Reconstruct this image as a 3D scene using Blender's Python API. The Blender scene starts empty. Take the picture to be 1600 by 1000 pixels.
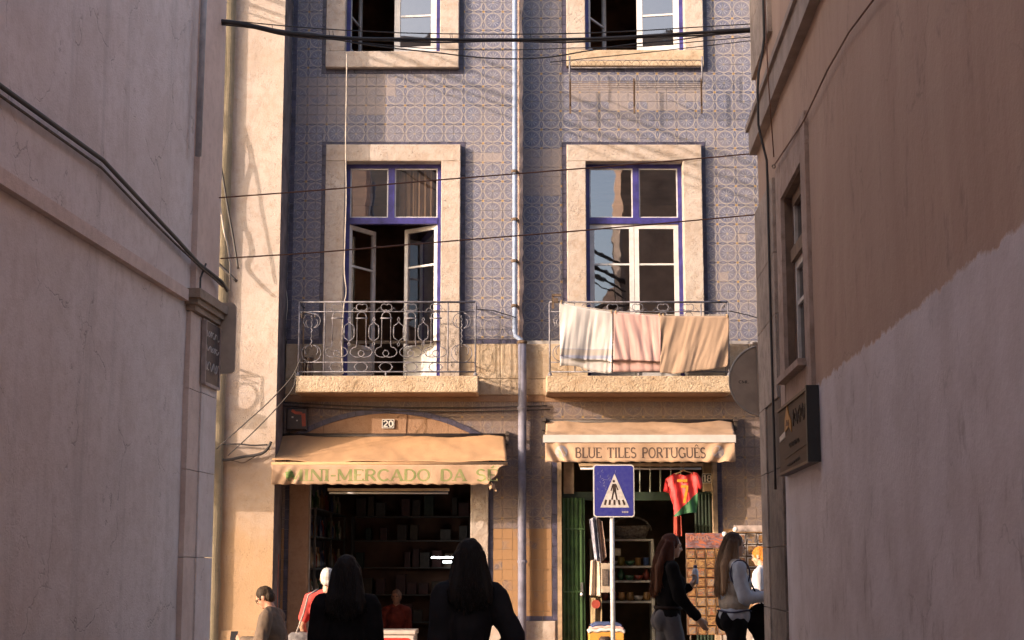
import bpy, bmesh, math, random
from mathutils import Vector, Matrix, noise
random.seed(11)
SC = bpy.context.scene
COL = SC.collection
# ------------------------------------------------------------------ camera, sky, sun, exposure
FPX, CAMZ = 2466.0, 1.42
TH = math.atan(0.154)
CT, ST = math.cos(TH), math.sin(TH)
cam_d = bpy.data.cameras.new('camera')
cam_d.sensor_width = 36.0
cam_d.lens = 36.0 * FPX / 1600.0
cam_d.clip_start, cam_d.clip_end = 0.1, 500.0
cam = bpy.data.objects.new('camera', cam_d)
cam.location = (0, 0, CAMZ)
cam.rotation_euler = (math.pi / 2 + TH, 0, 0)
COL.objects.link(cam)
SC.camera = cam

SUN_TO = Vector((-1.8, -1.0, 0.60)).normalized()
SUN_EL = math.asin(SUN_TO.z)
world = bpy.data.worlds.new('World')
SC.world = world
world.use_nodes = True
wnt = world.node_tree
sky = wnt.nodes.new('ShaderNodeTexSky')
sky.sky_type = 'NISHITA'
sky.sun_disc = False
sky.sun_elevation = SUN_EL
sky.sun_rotation = math.atan2(SUN_TO.x, SUN_TO.y)
sky.air_density, sky.dust_density, sky.ozone_density = 0.8, 4.0, 0.3
bgn = wnt.nodes['Background']
wnt.links.new(sky.outputs[0], bgn.inputs[0])
bgn.inputs[1].default_value = 0.15
sun_d = bpy.data.lights.new('sun', 'SUN')
sun_d.energy = 2.0
sun_d.angle = math.radians(0.5)
sun_d.color = (1.0, 0.80, 0.645)
sun = bpy.data.objects.new('sun', sun_d)
sun.rotation_euler = (-SUN_TO).to_track_quat('-Z', 'Y').to_euler()
sun.location = (-30, -10, 20)
COL.objects.link(sun)
SC.view_settings.view_transform = 'Standard'
SC.view_settings.look = 'None'
SC.view_settings.exposure = 1.56
SC.view_settings.gamma = 1.0
SC.view_settings.use_curve_mapping = False
SC.cycles.max_bounces = 6
SC.cycles.diffuse_bounces = 3
SC.cycles.glossy_bounces = 2
SC.cycles.transparent_max_bounces = 6
SC.cycles.caustics_reflective = False
SC.cycles.caustics_refractive = False

# ------------------------------------------------------------------ measuring the place: image point + depth -> metres
def tt(v, Y):
    return Y / (CT - (500 - v) / FPX * ST)
def X(u, v, Y):
    return (u - 800) / FPX * tt(v, Y)
def Z(v, Y):
    return CAMZ + tt(v, Y) * (ST + (500 - v) / FPX * CT)
def P(u, v, Y):
    return Vector((X(u, v, Y), Y, Z(v, Y)))

# ------------------------------------------------------------------ object helpers
WL = {}
def tag(o, label=None, cat=None, group=None, kind=None):
    if label: o['label'] = label
    if cat: o['category'] = cat
    if group: o['group'] = group
    if kind: o['kind'] = kind
    return o
def place(o, loc, parent=None):
    loc = Vector(loc)
    COL.objects.link(o)
    if parent is not None:
        o.parent = parent
        o.location = loc - WL[parent.name]
    else:
        o.location = loc
    WL[o.name] = loc
    return o
def empty(name, loc, label=None, cat=None, group=None, parent=None):
    o = bpy.data.objects.new(name, None)
    o.empty_display_size = 0.2
    place(o, loc, parent)
    return tag(o, label, cat, group)

class MB:
    def __init__(s):
        s.v, s.f = [], []
    def add(s, vs, fs):
        n = len(s.v)
        s.v += [tuple(p) for p in vs]
        s.f += [tuple(i + n for i in f) for f in fs]
        return s
    def box(s, x0, x1, y0, y1, z0, z1):
        return s.add([(x0, y0, z0), (x1, y0, z0), (x1, y1, z0), (x0, y1, z0), (x0, y0, z1), (x1, y0, z1), (x1, y1, z1), (x0, y1, z1)],
                     [(0, 3, 2, 1), (4, 5, 6, 7), (0, 1, 5, 4), (1, 2, 6, 5), (2, 3, 7, 6), (3, 0, 4, 7)])
    def cbox(s, x0, x1, y0, y1, z0, z1, c=0.004):
        """box with chamfered front (the -y side) edges"""
        vs = [(x0, y1, z0), (x1, y1, z0), (x1, y1, z1), (x0, y1, z1),
              (x0, y0 + c, z0), (x1, y0 + c, z0), (x1, y0 + c, z1), (x0, y0 + c, z1),
              (x0 + c, y0, z0 + c), (x1 - c, y0, z0 + c), (x1 - c, y0, z1 - c), (x0 + c, y0, z1 - c)]
        fs = [(8, 9, 10, 11), (4, 5, 9, 8), (5, 6, 10, 9), (6, 7, 11, 10), (7, 4, 8, 11),
              (0, 1, 5, 4), (1, 2, 6, 5), (2, 3, 7, 6), (3, 0, 4, 7), (0, 3, 2, 1)]
        return s.add(vs, fs)
    def obox(s, c, ax, ay, az):
        """oriented box: centre and half-axis vectors"""
        c, ax, ay, az = Vector(c), Vector(ax), Vector(ay), Vector(az)
        vs = [c + sx * ax + sy * ay + sz * az for sz in (-1, 1) for sx, sy in ((-1, -1), (1, -1), (1, 1), (-1, 1))]
        return s.add(vs, [(0, 3, 2, 1), (4, 5, 6, 7), (0, 1, 5, 4), (1, 2, 6, 5), (2, 3, 7, 6), (3, 0, 4, 7)])
    def tube(s, pts, r, n=6, closed=False, caps=True, flat=None):
        pts = [Vector(p) for p in pts]
        m = len(pts)
        if m < 2: return s
        base = len(s.v)
        up = None
        for i, p in enumerate(pts):
            if closed:
                d = pts[(i + 1) % m] - pts[i - 1]
            else:
                d = pts[min(i + 1, m - 1)] - pts[max(i - 1, 0)]
            if d.length < 1e-9: d = Vector((0, 0, 1))
            d.normalize()
            if up is None:
                up = Vector((0, -1, 0)) if abs(d.y) < 0.9 else Vector((0, 0, 1))
            a = d.cross(up)
            if a.length < 1e-6:
                up = Vector((1, 0, 0)); a = d.cross(up)
            a.normalize()
            b = a.cross(d).normalized()
            up = b
            rr = r[i] if isinstance(r, (list, tuple)) else r
            for k in range(n):
                t = 2 * math.pi * (k + 0.5) / n
                fy = flat if flat else 1.0
                s.v.append(tuple(p + a * (rr * math.cos(t)) + b * (rr * fy * math.sin(t))))
        rng = range(m) if closed else range(m - 1)
        for i in rng:
            for k in range(n):
                A = base + i * n + k; B = base + i * n + (k + 1) % n
                j = (i + 1) % m
                C = base + j * n + (k + 1) % n; D = base + j * n + k
                s.f.append((A, B, C, D))
        if caps and not closed:
            s.f.append(tuple(base + k for k in range(n))[::-1])
            s.f.append(tuple(base + (m - 1) * n + k for k in range(n)))
        return s
    def lathe(s, c, prof, n=10):
        c = Vector(c); base = len(s.v)
        for (r, z) in prof:
            for k in range(n):
                t = 2 * math.pi * k / n
                s.v.append((c.x + r * math.cos(t), c.y + r * math.sin(t), c.z + z))
        for i in range(len(prof) - 1):
            for k in range(n):
                s.f.append((base + i * n + k, base + i * n + (k + 1) % n, base + (i + 1) * n + (k + 1) % n, base + (i + 1) * n + k))
        s.f.append(tuple(base + k for k in range(n))[::-1])
        s.f.append(tuple(base + (len(prof) - 1) * n + k for k in range(n)))
        return s
    def grid(s, fn, nu, nv):
        base = len(s.v)
        for j in range(nv + 1):
            for i in range(nu + 1):
                s.v.append(tuple(fn(i / nu, j / nv)))
        for j in range(nv):
            for i in range(nu):
                a = base + j * (nu + 1) + i
                s.f.append((a, a + 1, a + nu + 2, a + nu + 1))
        return s
    def prism(s, poly, y0, y1):
        """poly: (x,z) points, extruded from y0 (front) to y1"""
        n = len(poly)
        vs = [(x, y0, z) for x, z in poly] + [(x, y1, z) for x, z in poly]
        fs = [tuple(range(n)), tuple(range(2 * n - 1, n - 1, -1))]
        fs += [(i, i + n, (i + 1) % n + n, (i + 1) % n) for i in range(n)]
        return s.add(vs, fs)
    def build(s, name, mat, parent=None, smooth=False, solid=0.0, fixn=True, loc=None):
        me = bpy.data.meshes.new(name)
        if not s.v: s.v = [(0, 0, 0)]
        xs = [p[0] for p in s.v]; ys = [p[1] for p in s.v]; zs = [p[2] for p in s.v]
        c = Vector(loc) if loc is not None else Vector(((min(xs) + max(xs)) / 2, (min(ys) + max(ys)) / 2, min(zs)))
        me.from_pydata([(p[0] - c.x, p[1] - c.y, p[2] - c.z) for p in s.v], [], s.f)
        if fixn:
            bm = bmesh.new(); bm.from_mesh(me)
            bmesh.ops.recalc_face_normals(bm, faces=bm.faces)
            bm.to_mesh(me); bm.free()
        me.update()
        if smooth:
            me.polygons.foreach_set('use_smooth', [True] * len(me.polygons))
        o = bpy.data.objects.new(name, me)
        if mat: me.materials.append(mat)
        place(o, c, parent)
        if solid:
            md = o.modifiers.new('thickness', 'SOLIDIFY'); md.thickness = solid; md.offset = 0
        return o

# ------------------------------------------------------------------ material helpers
class NT:
    def __init__(s, mat):
        mat.use_nodes = True
        s.nt = mat.node_tree
        s.b = s.nt.nodes['Principled BSDF']
    def n(s, t): return s.nt.nodes.new(t)
    def put(s, sock, val):
        if isinstance(val, bpy.types.NodeSocket): s.nt.links.new(val, sock)
        elif isinstance(val, (tuple, list)): sock.default_value = (*val, 1.0)[:4] if sock.type == 'RGBA' else val
        else: sock.default_value = val
    def m(s, op, a, b=None, c=None, clamp=False):
        n = s.n('ShaderNodeMath'); n.operation = op; n.use_clamp = clamp
        s.put(n.inputs[0], a)
        if b is not None: s.put(n.inputs[1], b)
        if c is not None: s.put(n.inputs[2], c)
        return n.outputs[0]
    def mix(s, fac, a, b, blend='MIX'):
        n = s.n('ShaderNodeMix'); n.data_type = 'RGBA'; n.blend_type = blend; n.clamp_factor = True
        s.put(n.inputs[0], fac); s.put(n.inputs[6], a); s.put(n.inputs[7], b)
        return n.outputs[2]
    def pos(s): return s.n('ShaderNodeNewGeometry').outputs['Position']
    def obj(s): return s.n('ShaderNodeTexCoord').outputs['Object']
    def sep(s, vec):
        n = s.n('ShaderNodeSeparateXYZ'); s.put(n.inputs[0], vec); return n.outputs
    def scale(s, vec, k):
        n = s.n('ShaderNodeVectorMath'); n.operation = 'MULTIPLY'; s.put(n.inputs[0], vec); n.inputs[1].default_value = k
        return n.outputs[0]
    def noise(s, vec, scale, detail=4, rough=0.55, out=0):
        n = s.n('ShaderNodeTexNoise'); s.put(n.inputs['Vector'], vec)
        n.inputs['Scale'].default_value = scale; n.inputs['Detail'].default_value = detail; n.inputs['Roughness'].default_value = rough
        return n.outputs[out]
    def ramp(s, val, lo, hi):
        n = s.n('ShaderNodeMapRange'); s.put(n.inputs[0], val); n.inputs[1].default_value = lo; n.inputs[2].default_value = hi
        n.clamp = True
        return n.outputs[0]
    def bump(s, h, strength=0.3, dist=0.01):
        n = s.n('ShaderNodeBump'); n.inputs['Strength'].default_value = strength; n.inputs['Distance'].default_value = dist
        s.put(n.inputs['Height'], h); s.put(s.b.inputs['Normal'], n.outputs[0])
    def col(s, c): s.put(s.b.inputs['Base Color'], c)
    def rough(s, r): s.put(s.b.inputs['Roughness'], r)

MATS = {}
def mat(name, c, rough=0.8, var=0.25, scale=6.0, bump=0.0, bscale=60.0, metal=0.0, c2=None, spec=0.5, stretch=(1, 1, 1)):
    if name in MATS: return MATS[name]
    m = bpy.data.materials.new(name); N = NT(m)
    vec = N.scale(N.pos(), stretch)
    n1 = N.noise(vec, scale, 3, 0.6)
    c2 = c2 if c2 else tuple(max(0.0, k * (1 - var * 1.6)) for k in c)
    col = N.mix(N.ramp(n1, 0.35, 0.72), tuple(min(1, k * (1 + var * 0.35)) for k in c), c2)
    N.col(col); N.rough(rough)
    N.b.inputs['Metallic'].default_value = metal
    N.b.inputs['Specular IOR Level'].default_value = spec
    if bump:
        N.bump(N.noise(vec, bscale, 2, 0.6), bump, 0.02)
    MATS[name] = m
    return m

def stone_mat(name, c, stain, pit=1.0, grime=0.5, ochre=None, crack=False):
    m = bpy.data.materials.new(name); N = NT(m)
    p = N.pos()
    big = N.noise(p, 1.6, 3, 0.6)
    mid = N.noise(p, 9.0, 4, 0.7)
    col = N.mix(N.ramp(big, 0.42, 0.68), c, tuple(a * (1 - grime) + b * grime for a, b in zip(c, stain)))
    col = N.mix(N.m('MULTIPLY', N.ramp(mid, 0.46, 0.74), 0.7), col, stain)
    if ochre:      # warm ground bounce painted into the lower wall's colour, ragged edge
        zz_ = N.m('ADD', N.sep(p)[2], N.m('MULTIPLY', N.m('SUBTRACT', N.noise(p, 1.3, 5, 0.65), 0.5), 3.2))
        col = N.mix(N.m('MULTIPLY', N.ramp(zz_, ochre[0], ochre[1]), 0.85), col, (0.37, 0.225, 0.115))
    vo = N.n('ShaderNodeTexVoronoi'); vo.inputs['Scale'].default_value = 26.0
    N.put(vo.inputs['Vector'], N.mix(0.35, p, N.noise(p, 12.0, 3, 0.5, 1)))
    pits = N.ramp(vo.outputs['Distance'], 0.30, 0.05)
    pmask = N.m('MULTIPLY', pits, N.ramp(N.noise(p, 5.0, 2, 0.5), 0.44, 0.62))
    col = N.mix(N.m('MULTIPLY', pmask, 0.62 * pit), col, tuple(k * 0.45 for k in stain))
    ck = None
    if crack:
        wv = N.n('ShaderNodeVectorMath'); wv.operation = 'ADD'
        N.put(wv.inputs[0], p); N.put(wv.inputs[1], N.scale(N.noise(p, 2.2, 4, 0.6, 1), (0.5, 0.5, 0.5)))
        vc = N.n('ShaderNodeTexVoronoi'); vc.feature = 'DISTANCE_TO_EDGE'; vc.inputs['Scale'].default_value = 0.75
        N.put(vc.inputs['Vector'], wv.outputs[0])
        ck = N.m('MULTIPLY', N.ramp(vc.outputs['Distance'], 0.0055, 0.0015), N.ramp(big, 0.46, 0.56))
        strk = N.noise(N.scale(p, (2.2, 2.2, 0.10)), 1.6, 4, 0.65)
        col = N.mix(N.m('MULTIPLY', N.ramp(strk, 0.52, 0.74), 0.40), col, tuple(k * 0.55 for k in stain))
        chip = N.m('MULTIPLY', N.ramp(N.noise(p, 3.4, 5, 0.7), 0.645, 0.66), N.ramp(N.noise(p, 0.7, 2, 0.5), 0.46, 0.56))
        col = N.mix(N.m('MULTIPLY', chip, 0.6), col, tuple(k * 0.72 for k in stain))
        col = N.mix(N.m('MULTIPLY', ck, 0.25), col, (0.08, 0.055, 0.045))
    N.col(col); N.rough(0.88)
    h = N.m('SUBTRACT', N.m('MULTIPLY', N.noise(p, 45.0, 3, 0.7), 0.8), N.m('MULTIPLY', pmask, 1.2 * pit))
    if ck is not None: h = N.m('SUBTRACT', h, N.m('ADD', N.m('MULTIPLY', ck, 1.2), N.m('MULTIPLY', chip, 0.8)))
    N.bump(h, 0.55, 0.014)
    MATS[name] = m
    return m

T0 = 0.281                      # one pattern repeat = 2 x 2 tiles
TX0 = X(770, 299, 22.0)
TZ0 = Z(299, 22.0)
def tile_mat(name, worn=0.0, worn_col=(0.40, 0.31, 0.25), tint=(1, 1, 1)):
    m = bpy.data.materials.new(name); N = NT(m)
    p = N.pos(); sx, sy, sz = N.sep(p)
    px = N.m('DIVIDE', N.m('SUBTRACT', sx, TX0), T0); pz = N.m('DIVIDE', N.m('SUBTRACT', sz, TZ0), T0)
    a = N.m('ABSOLUTE', N.m('SUBTRACT', px, N.m('ROUND', px)))
    b = N.m('ABSOLUTE', N.m('SUBTRACT', pz, N.m('ROUND', pz)))
    r = N.m('SQRT', N.m('ADD', N.m('MULTIPLY', a, a), N.m('MULTIPLY', b, b)))
    th = N.m('ARCTAN2', b, a)
    ca = N.m('SUBTRACT', 0.5, a); cb = N.m('SUBTRACT', 0.5, b)
    d = N.m('SQRT', N.m('ADD', N.m('MULTIPLY', ca, ca), N.m('MULTIPLY', cb, cb)))
    cream = tuple(k * t for k, t in zip((0.34, 0.30, 0.27), tint)); blue = tuple(k * t for k, t in zip((0.158, 0.16, 0.22), tint))
    dark = tuple(k * t for k, t in zip((0.075, 0.083, 0.155), tint)); pale = tuple(k * t for k, t in zip((0.245, 0.255, 0.315), tint)); yel = (0.50, 0.30, 0.07)
    c = blue
    # petals of the corner star
    for (u_, w_) in ((ca, cb), (cb, ca)):
        q = N.m('SUBTRACT', u_, N.m('MULTIPLY', 0.105, N.m('SINE', N.m('MULTIPLY', w_, 2 * math.pi))))
        c = N.mix(N.ramp(q, -0.008, -0.022), c, dark)
        c = N.mix(N.ramp(N.m('ABSOLUTE', q), 0.018, 0.008), c, cream)
        c = N.mix(N.m('MULTIPLY', N.ramp(u_, 0.03, 0.015), N.ramp(N.m('ABSOLUTE', N.m('SUBTRACT', w_, 0.27)), 0.09, 0.05)), c, pale)
    inside = N.ramp(r, 0.43, 0.415)
    sp = N.m('COSINE', N.m('MULTIPLY', th, 12.0))
    mid = tuple(0.5 * (p_ + q_) for p_, q_ in zip(dark, blue))
    disc = N.mix(N.m('MULTIPLY', N.ramp(sp, 0.2, 0.6), N.ramp(N.m('ABSOLUTE', N.m('SUBTRACT', r, 0.185)), 0.115, 0.095)), mid, pale)
    disc = N.mix(N.m('MULTIPLY', N.ramp(sp, 0.0, -0.5), N.ramp(N.m('ABSOLUTE', N.m('SUBTRACT', r, 0.29)), 0.06, 0.04)), disc, dark)
    disc = N.mix(N.m('MULTIPLY', N.ramp(N.m('ABSOLUTE', N.m('SUBTRACT', r, 0.365)), 0.018, 0.008), 0.7), disc, blue)
    disc = N.mix(N.ramp(r, 0.075, 0.06), disc, cream)
    c = N.mix(inside, c, disc)
    c = N.mix(N.ramp(N.m('ABSOLUTE', N.m('SUBTRACT', r, 0.425)), 0.024, 0.012), c, cream)
    c = N.mix(N.ramp(d, 0.075, 0.05), c, yel)
    # every tile its own firing shade
    tx = N.m('FLOOR', N.m('MULTIPLY', px, 2.0)); tz = N.m('FLOOR', N.m('MULTIPLY', pz, 2.0))
    cmb = N.n('ShaderNodeCombineXYZ'); N.put(cmb.inputs[0], tx); N.put(cmb.inputs[1], tz)
    wn = N.n('ShaderNodeTexWhiteNoise'); wn.noise_dimensions = '2D'; N.put(wn.inputs['Vector'], cmb.outputs[0])
    rnd = wn.outputs['Value']
    c = N.mix(N.m('MULTIPLY', rnd, 0.34), c, (0.155, 0.15, 0.19))
    grime = N.noise(N.scale(p, (1, 1, 0.35)), 1.7, 3, 0.62)
    fine = N.noise(p, 22.0, 2, 0.6)
    c = N.mix(N.m('MULTIPLY', N.ramp(grime, 0.42, 0.70), 0.28), c, (0.29, 0.225, 0.18))
    c = N.mix(N.m('MULTIPLY', N.ramp(fine, 0.55, 0.8), 0.28), c, (0.26, 0.21, 0.18))
    c = N.mix(0.16, c, tuple(k * t for k, t in zip((0.185, 0.178, 0.215), tint)))
    if worn:
        w = N.m('MULTIPLY', N.ramp(N.m('ADD', N.noise(p, 5.5, 4, 0.6), N.m('MULTIPLY', rnd, 0.25)), 0.30, 0.62), worn)
        c = N.mix(w, c, worn_col)
    N.col(c)
    N.rough(N.m('ADD', 0.30 + 0.35 * worn, N.m('MULTIPLY', fine, 0.3)))
    N.b.inputs['Specular IOR Level'].default_value = 0.35
    N.bump(N.noise(p, 30.0, 1, 0.5), 0.12, 0.006)
    MATS[name] = m
    return m

def glass_mat(name, fac=0.28, tint=(0.55, 0.5, 0.46)):
    m = bpy.data.materials.new(name); m.use_nodes = True; nt = m.node_tree
    out = nt.nodes['Material Output']; nt.nodes.remove(nt.nodes['Principled BSDF'])
    tr = nt.nodes.new('ShaderNodeBsdfTransparent'); tr.inputs[0].default_value = (*tint, 1)
    gl = nt.nodes.new('ShaderNodeBsdfGlossy'); gl.inputs['Roughness'].default_value = 0.015; gl.inputs[0].default_value = (0.95, 0.95, 1, 1)
    no = nt.nodes.new('ShaderNodeTexNoise'); no.inputs['Scale'].default_value = 2.5
    ge = nt.nodes.new('ShaderNodeNewGeometry'); nt.links.new(ge.outputs['Position'], no.inputs['Vector'])
    bu = nt.nodes.new('ShaderNodeBump'); bu.inputs['Strength'].default_value = 0.06; bu.inputs['Distance'].default_value = 0.02
    nt.links.new(no.outputs[0], bu.inputs['Height']); nt.links.new(bu.outputs[0], gl.inputs['Normal'])
    mx = nt.nodes.new('ShaderNodeMixShader'); mx.inputs[0].default_value = fac
    nt.links.new(tr.outputs[0], mx.inputs[1]); nt.links.new(gl.outputs[0], mx.inputs[2]); nt.links.new(mx.outputs[0], out.inputs[0])
    MATS[name] = m
    return m

def emit_mat(name, c, s):
    m = bpy.data.materials.new(name); N = NT(m)
    N.col(c); N.put(N.b.inputs['Emission Color'], c); N.b.inputs['Emission Strength'].default_value = s
    MATS[name] = m
    return m

STONE = stone_mat('limestone', (0.43, 0.365, 0.33), (0.29, 0.205, 0.15), 1.3, 0.45)
STONE_Y = stone_mat('ochre_limestone', (0.43, 0.335, 0.245), (0.27, 0.17, 0.095), 1.7, 0.5)
STONE_B = stone_mat('brown_limestone', (0.29, 0.175, 0.11), (0.20, 0.105, 0.055), 0.8, 0.5)
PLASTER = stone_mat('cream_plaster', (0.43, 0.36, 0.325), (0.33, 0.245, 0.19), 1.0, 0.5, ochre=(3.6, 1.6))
QUOIN = stone_mat('grey_quoin_stone', (0.46, 0.36, 0.30), (0.16, 0.12, 0.10), 0.7, 0.6)
QUOIN_D = stone_mat('stained_quoin_stone', (0.25, 0.19, 0.155), (0.07, 0.05, 0.04), 1.0, 0.7)
LEFTP = stone_mat('pinkish_render', (0.66, 0.49, 0.42), (0.49, 0.34, 0.28), 0.25, 0.5)
LEFTG = stone_mat('greyish_render', (0.69, 0.575, 0.54), (0.54, 0.42, 0.37), 0.25, 0.5, crack=True)
MOSS = stone_mat('mossy_stone', (0.28, 0.225, 0.155), (0.17, 0.14, 0.09), 0.5, 0.6)
TILE = tile_mat('blue_pattern_tile')
TILE_W = tile_mat('worn_pattern_tile', 0.60, (0.28, 0.23, 0.215))
TILE_G = tile_mat('sooty_pattern_tile', 0.45, (0.24, 0.15, 0.09), (0.8, 0.72, 0.66))
TILE_O = tile_mat('weathered_ochre_tile', 1.25, (0.29, 0.165, 0.085), (0.9, 0.75, 0.6))
BORDER = mat('dark_border_tile', (0.062, 0.055, 0.095), 0.45, 0.4, 8.0, 0.15)
MORTAR = mat('mortar', (0.42, 0.38, 0.365), 0.95, 0.3, 5.0, 0.3)
BLUEP = mat('blue_gloss_paint', (0.045, 0.038, 0.20), 0.4, 0.3, 9.0)
WHITEP = mat('white_gloss_paint', (0.56, 0.54, 0.55), 0.4, 0.12, 9.0)
IRON = mat('grey_wrought_iron', (0.17, 0.16, 0.19), 0.55, 0.5, 12.0, 0.2, metal=0.0)
RUST = mat('rusty_iron', (0.12, 0.075, 0.05), 0.75, 0.5, 14.0, 0.3)
DARKM = mat('dark_room', (0.24, 0.14, 0.10), 0.9, 0.4, 2.0)
GLASS = glass_mat('window_glass', 0.24, (0.62, 0.55, 0.5))
# ================================================================== THE SETTING
YF, YR, YN = 22.0, 22.28, 21.25
def sstep(a, b, x):
    t = max(0.0, min(1.0, (x - a) / (b - a))); return t * t * (3 - 2 * t)
def ground_z(x, y):
    s = sstep(11.0, 15.5, y)
    return -0.10 + s * (0.10 * max(-12, min(12, x)) - 0.08)

COBBLE = bpy.data.materials.new('limestone_setts'); N = NT(COBBLE)
vo = N.n('ShaderNodeTexVoronoi'); vo.feature = 'DISTANCE_TO_EDGE'; vo.inputs['Scale'].default_value = 9.0; N.put(vo.inputs['Vector'], N.pos())
N.col(N.mix(N.ramp(vo.outputs['Distance'], 0.02, 0.07), (0.09, 0.07, 0.06), N.mix(N.noise(N.pos(), 5.0), (0.36, 0.31, 0.26), (0.22, 0.19, 0.16))))
N.rough(0.7); N.bump(N.ramp(vo.outputs['Distance'], 0.0, 0.12), 0.6, 0.02)
g = MB()
def gf(a, b):
    x = -60 + 120 * a; y = -30 + 100 * b
    return (x, y, ground_z(x, y))
g.grid(gf, 120, 100)
o = g.build('ground', COBBLE, None, True, fixn=False); tag(o, 'sloping street of pale limestone setts', kind='structure')

# ---------------------------------------------------------------- blue tiled house
house = empty('tiled_house', (0.3, YF, 0.0), 'old house faced with blue patterned tiles across the street', 'house')

def split_wall(mb, x0, x1, z0, z1, holes, y, depth):
    xs = sorted({x0, x1, *[h[0] for h in holes], *[h[1] for h in holes]})
    zs = sorted({z0, z1, *[h[2] for h in holes], *[h[3] for h in holes]})
    for i in range(len(xs) - 1):
        for j in range(len(zs) - 1):
            cx, cz = (xs[i] + xs[i + 1]) / 2, (zs[j] + zs[j + 1]) / 2
            if any(h[0] < cx < h[1] and h[2] < cz < h[3] for h in holes): continue
            mb.add([(xs[i], y, zs[j]), (xs[i + 1], y, zs[j]), (xs[i + 1], y, zs[j + 1]), (xs[i], y, zs[j + 1])], [(0, 1, 2, 3)])
    for (a, b, c, d) in holes:
        e = y + depth
        mb.add([(a, y, c), (a, e, c), (a, e, d), (a, y, d)], [(0, 1, 2, 3)])
        mb.add([(b, y, c), (b, e, c), (b, e, d), (b, y, d)], [(3, 2, 1, 0)])
        mb.add([(a, y, d), (b, y, d), (b, e, d), (a, e, d)], [(0, 1, 2, 3)])
        mb.add([(a, y, c), (b, y, c), (b, e, c), (a, e, c)], [(3, 2, 1, 0)])

XN = X(437, 400, YN)                       # right edge of the neighbour's front
XS = X(813, 300, YF)                       # the step behind the downpipe
ZB0, ZB1 = Z(617, 21.95), Z(537, 21.95)    # stone band
ZTOP = 12.5
# openings (x0, x1, z0, z1)
SL = 21.40                                  # balcony slab front plane
ZSLAB = Z(587, SL)
W1 = (X(538, 420, YF), X(689, 420, YF), ZSLAB, Z(255, YF))
W2 = (X(916, 420, YR), X(1068, 420, YR), ZSLAB, Z(255, YR))
W3 = (X(541, 40, YF), X(688, 40, YF), Z(84, YF), Z(84, YF) + 2.75)
W4 = (X(914, 40, YR), X(1068, 40, YR), Z(82, YR), Z(82, YR) + 2.75)
D1 = (X(480, 870, YF), X(735, 870, YF), -0.7, Z(738, YF))
D2 = (X(877, 870, YF), X(1116, 870, YF), -0.7, Z(716, YF))
w = MB()
split_wall(w, XN - 0.3, XS, ZB1, ZTOP, [W1, W3], YF, 0.30)
w.add([(XS, YF, ZB1), (XS, YR, ZB1), (XS, YR, ZTOP), (XS, YF, ZTOP)], [(0, 1, 2, 3)])
w.build('upper_wall', MORTAR, house, fixn=False)
w = MB()
split_wall(w, XS, 9.5, ZB1, ZTOP, [W2, W4], YR, 0.30)
w.build('upper_wall', MORTAR, house, fixn=False)
w = MB()
split_wall(w, XN - 0.3, 9.5, -1.2, ZB1 + 0.05, [D1, D2, (W1[0], W1[1], W1[2], ZB1 + 0.05), (W2[0], W2[1], W2[2], ZB1 + 0.05)], YF, 0.32)
w.build('ground_floor_wall', MORTAR, house, fixn=False)
w = MB().box(XN - 0.3, 9.5, YR + 0.31, 28.0, ZTOP - 0.2, ZTOP)
w.box(9.3, 9.5, YR + 0.31, 28.0, -1.2, ZTOP - 0.2)
w.box(XN - 0.3, 9.5, 28.0, 28.2, -1.2, ZTOP)
w.build('roof_slab', MORTAR, house)
def room(name, x0, x1, y0, y1, z0, z1, m):
    r = MB()
    r.add([(x0, y0, z0), (x1, y0, z0), (x1, y1, z0), (x0, y1, z0), (x0, y0, z1), (x1, y0, z1), (x1, y1, z1), (x0, y1, z1)],
          [(0, 1, 2, 3), (7, 6, 5, 4), (3, 2, 6, 7), (0, 3, 7, 4), (2, 1, 5, 6)])
    return r.build(name, m, house, fixn=False)
room('room', W1[0] - 0.5, W1[1] + 0.5, YF + 0.301, YF + 3.6, ZSLAB - 0.05, W1[3] + 0.2, DARKM)
room('room', W2[0] - 0.5, W2[1] + 0.5, YR + 0.301, YR + 3.6, ZSLAB - 0.05, W2[3] + 0.2, DARKM)
room('room', W3[0] - 0.5, W3[1] + 0.5, YF + 0.301, YF + 3.6, W3[2] - 0.05, W3[3] + 0.2, DARKM)
room('room', W4[0] - 0.5, W4[1] + 0.5, YR + 0.301, YR + 3.6, W4[2] - 0.05, W4[3] + 0.2, DARKM)
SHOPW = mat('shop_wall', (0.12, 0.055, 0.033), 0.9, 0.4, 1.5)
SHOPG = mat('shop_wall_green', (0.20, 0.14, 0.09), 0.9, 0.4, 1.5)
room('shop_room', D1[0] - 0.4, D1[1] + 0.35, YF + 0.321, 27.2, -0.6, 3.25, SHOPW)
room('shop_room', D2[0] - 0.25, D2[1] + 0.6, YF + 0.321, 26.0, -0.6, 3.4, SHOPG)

# arch over the left shop
ARC_C = None
def circ3(a, b, c):
    ax, az = a; bx, bz = b; cx, cz = c
    d = 2 * (ax * (bz - cz) + bx * (cz - az) + cx * (az - bz))
    ux = ((ax * ax + az * az) * (bz - cz) + (bx * bx + bz * bz) * (cz - az) + (cx * cx + cz * cz) * (az - bz)) / d
    uz = ((ax * ax + az * az) * (cx - bx) + (bx * bx + bz * bz) * (ax - cx) + (cx * cx + cz * cz) * (bx - ax)) / d
    return ux, uz, math.hypot(ax - ux, az - uz)
YA = 21.94
def PX(u, v, Y): p = P(u, v, Y); return (p.x, p.z)
AX, AZ, AR = circ3(PX(455, 690, YA), PX(608, 646, YA), PX(757, 690, YA))
JL0, JL1 = X(450, 870, YA), X(480, 870, YA)
JR0, JR1 = X(735, 870, YA), X(763, 870, YA)
ZSPR = Z(700, YA)
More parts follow.
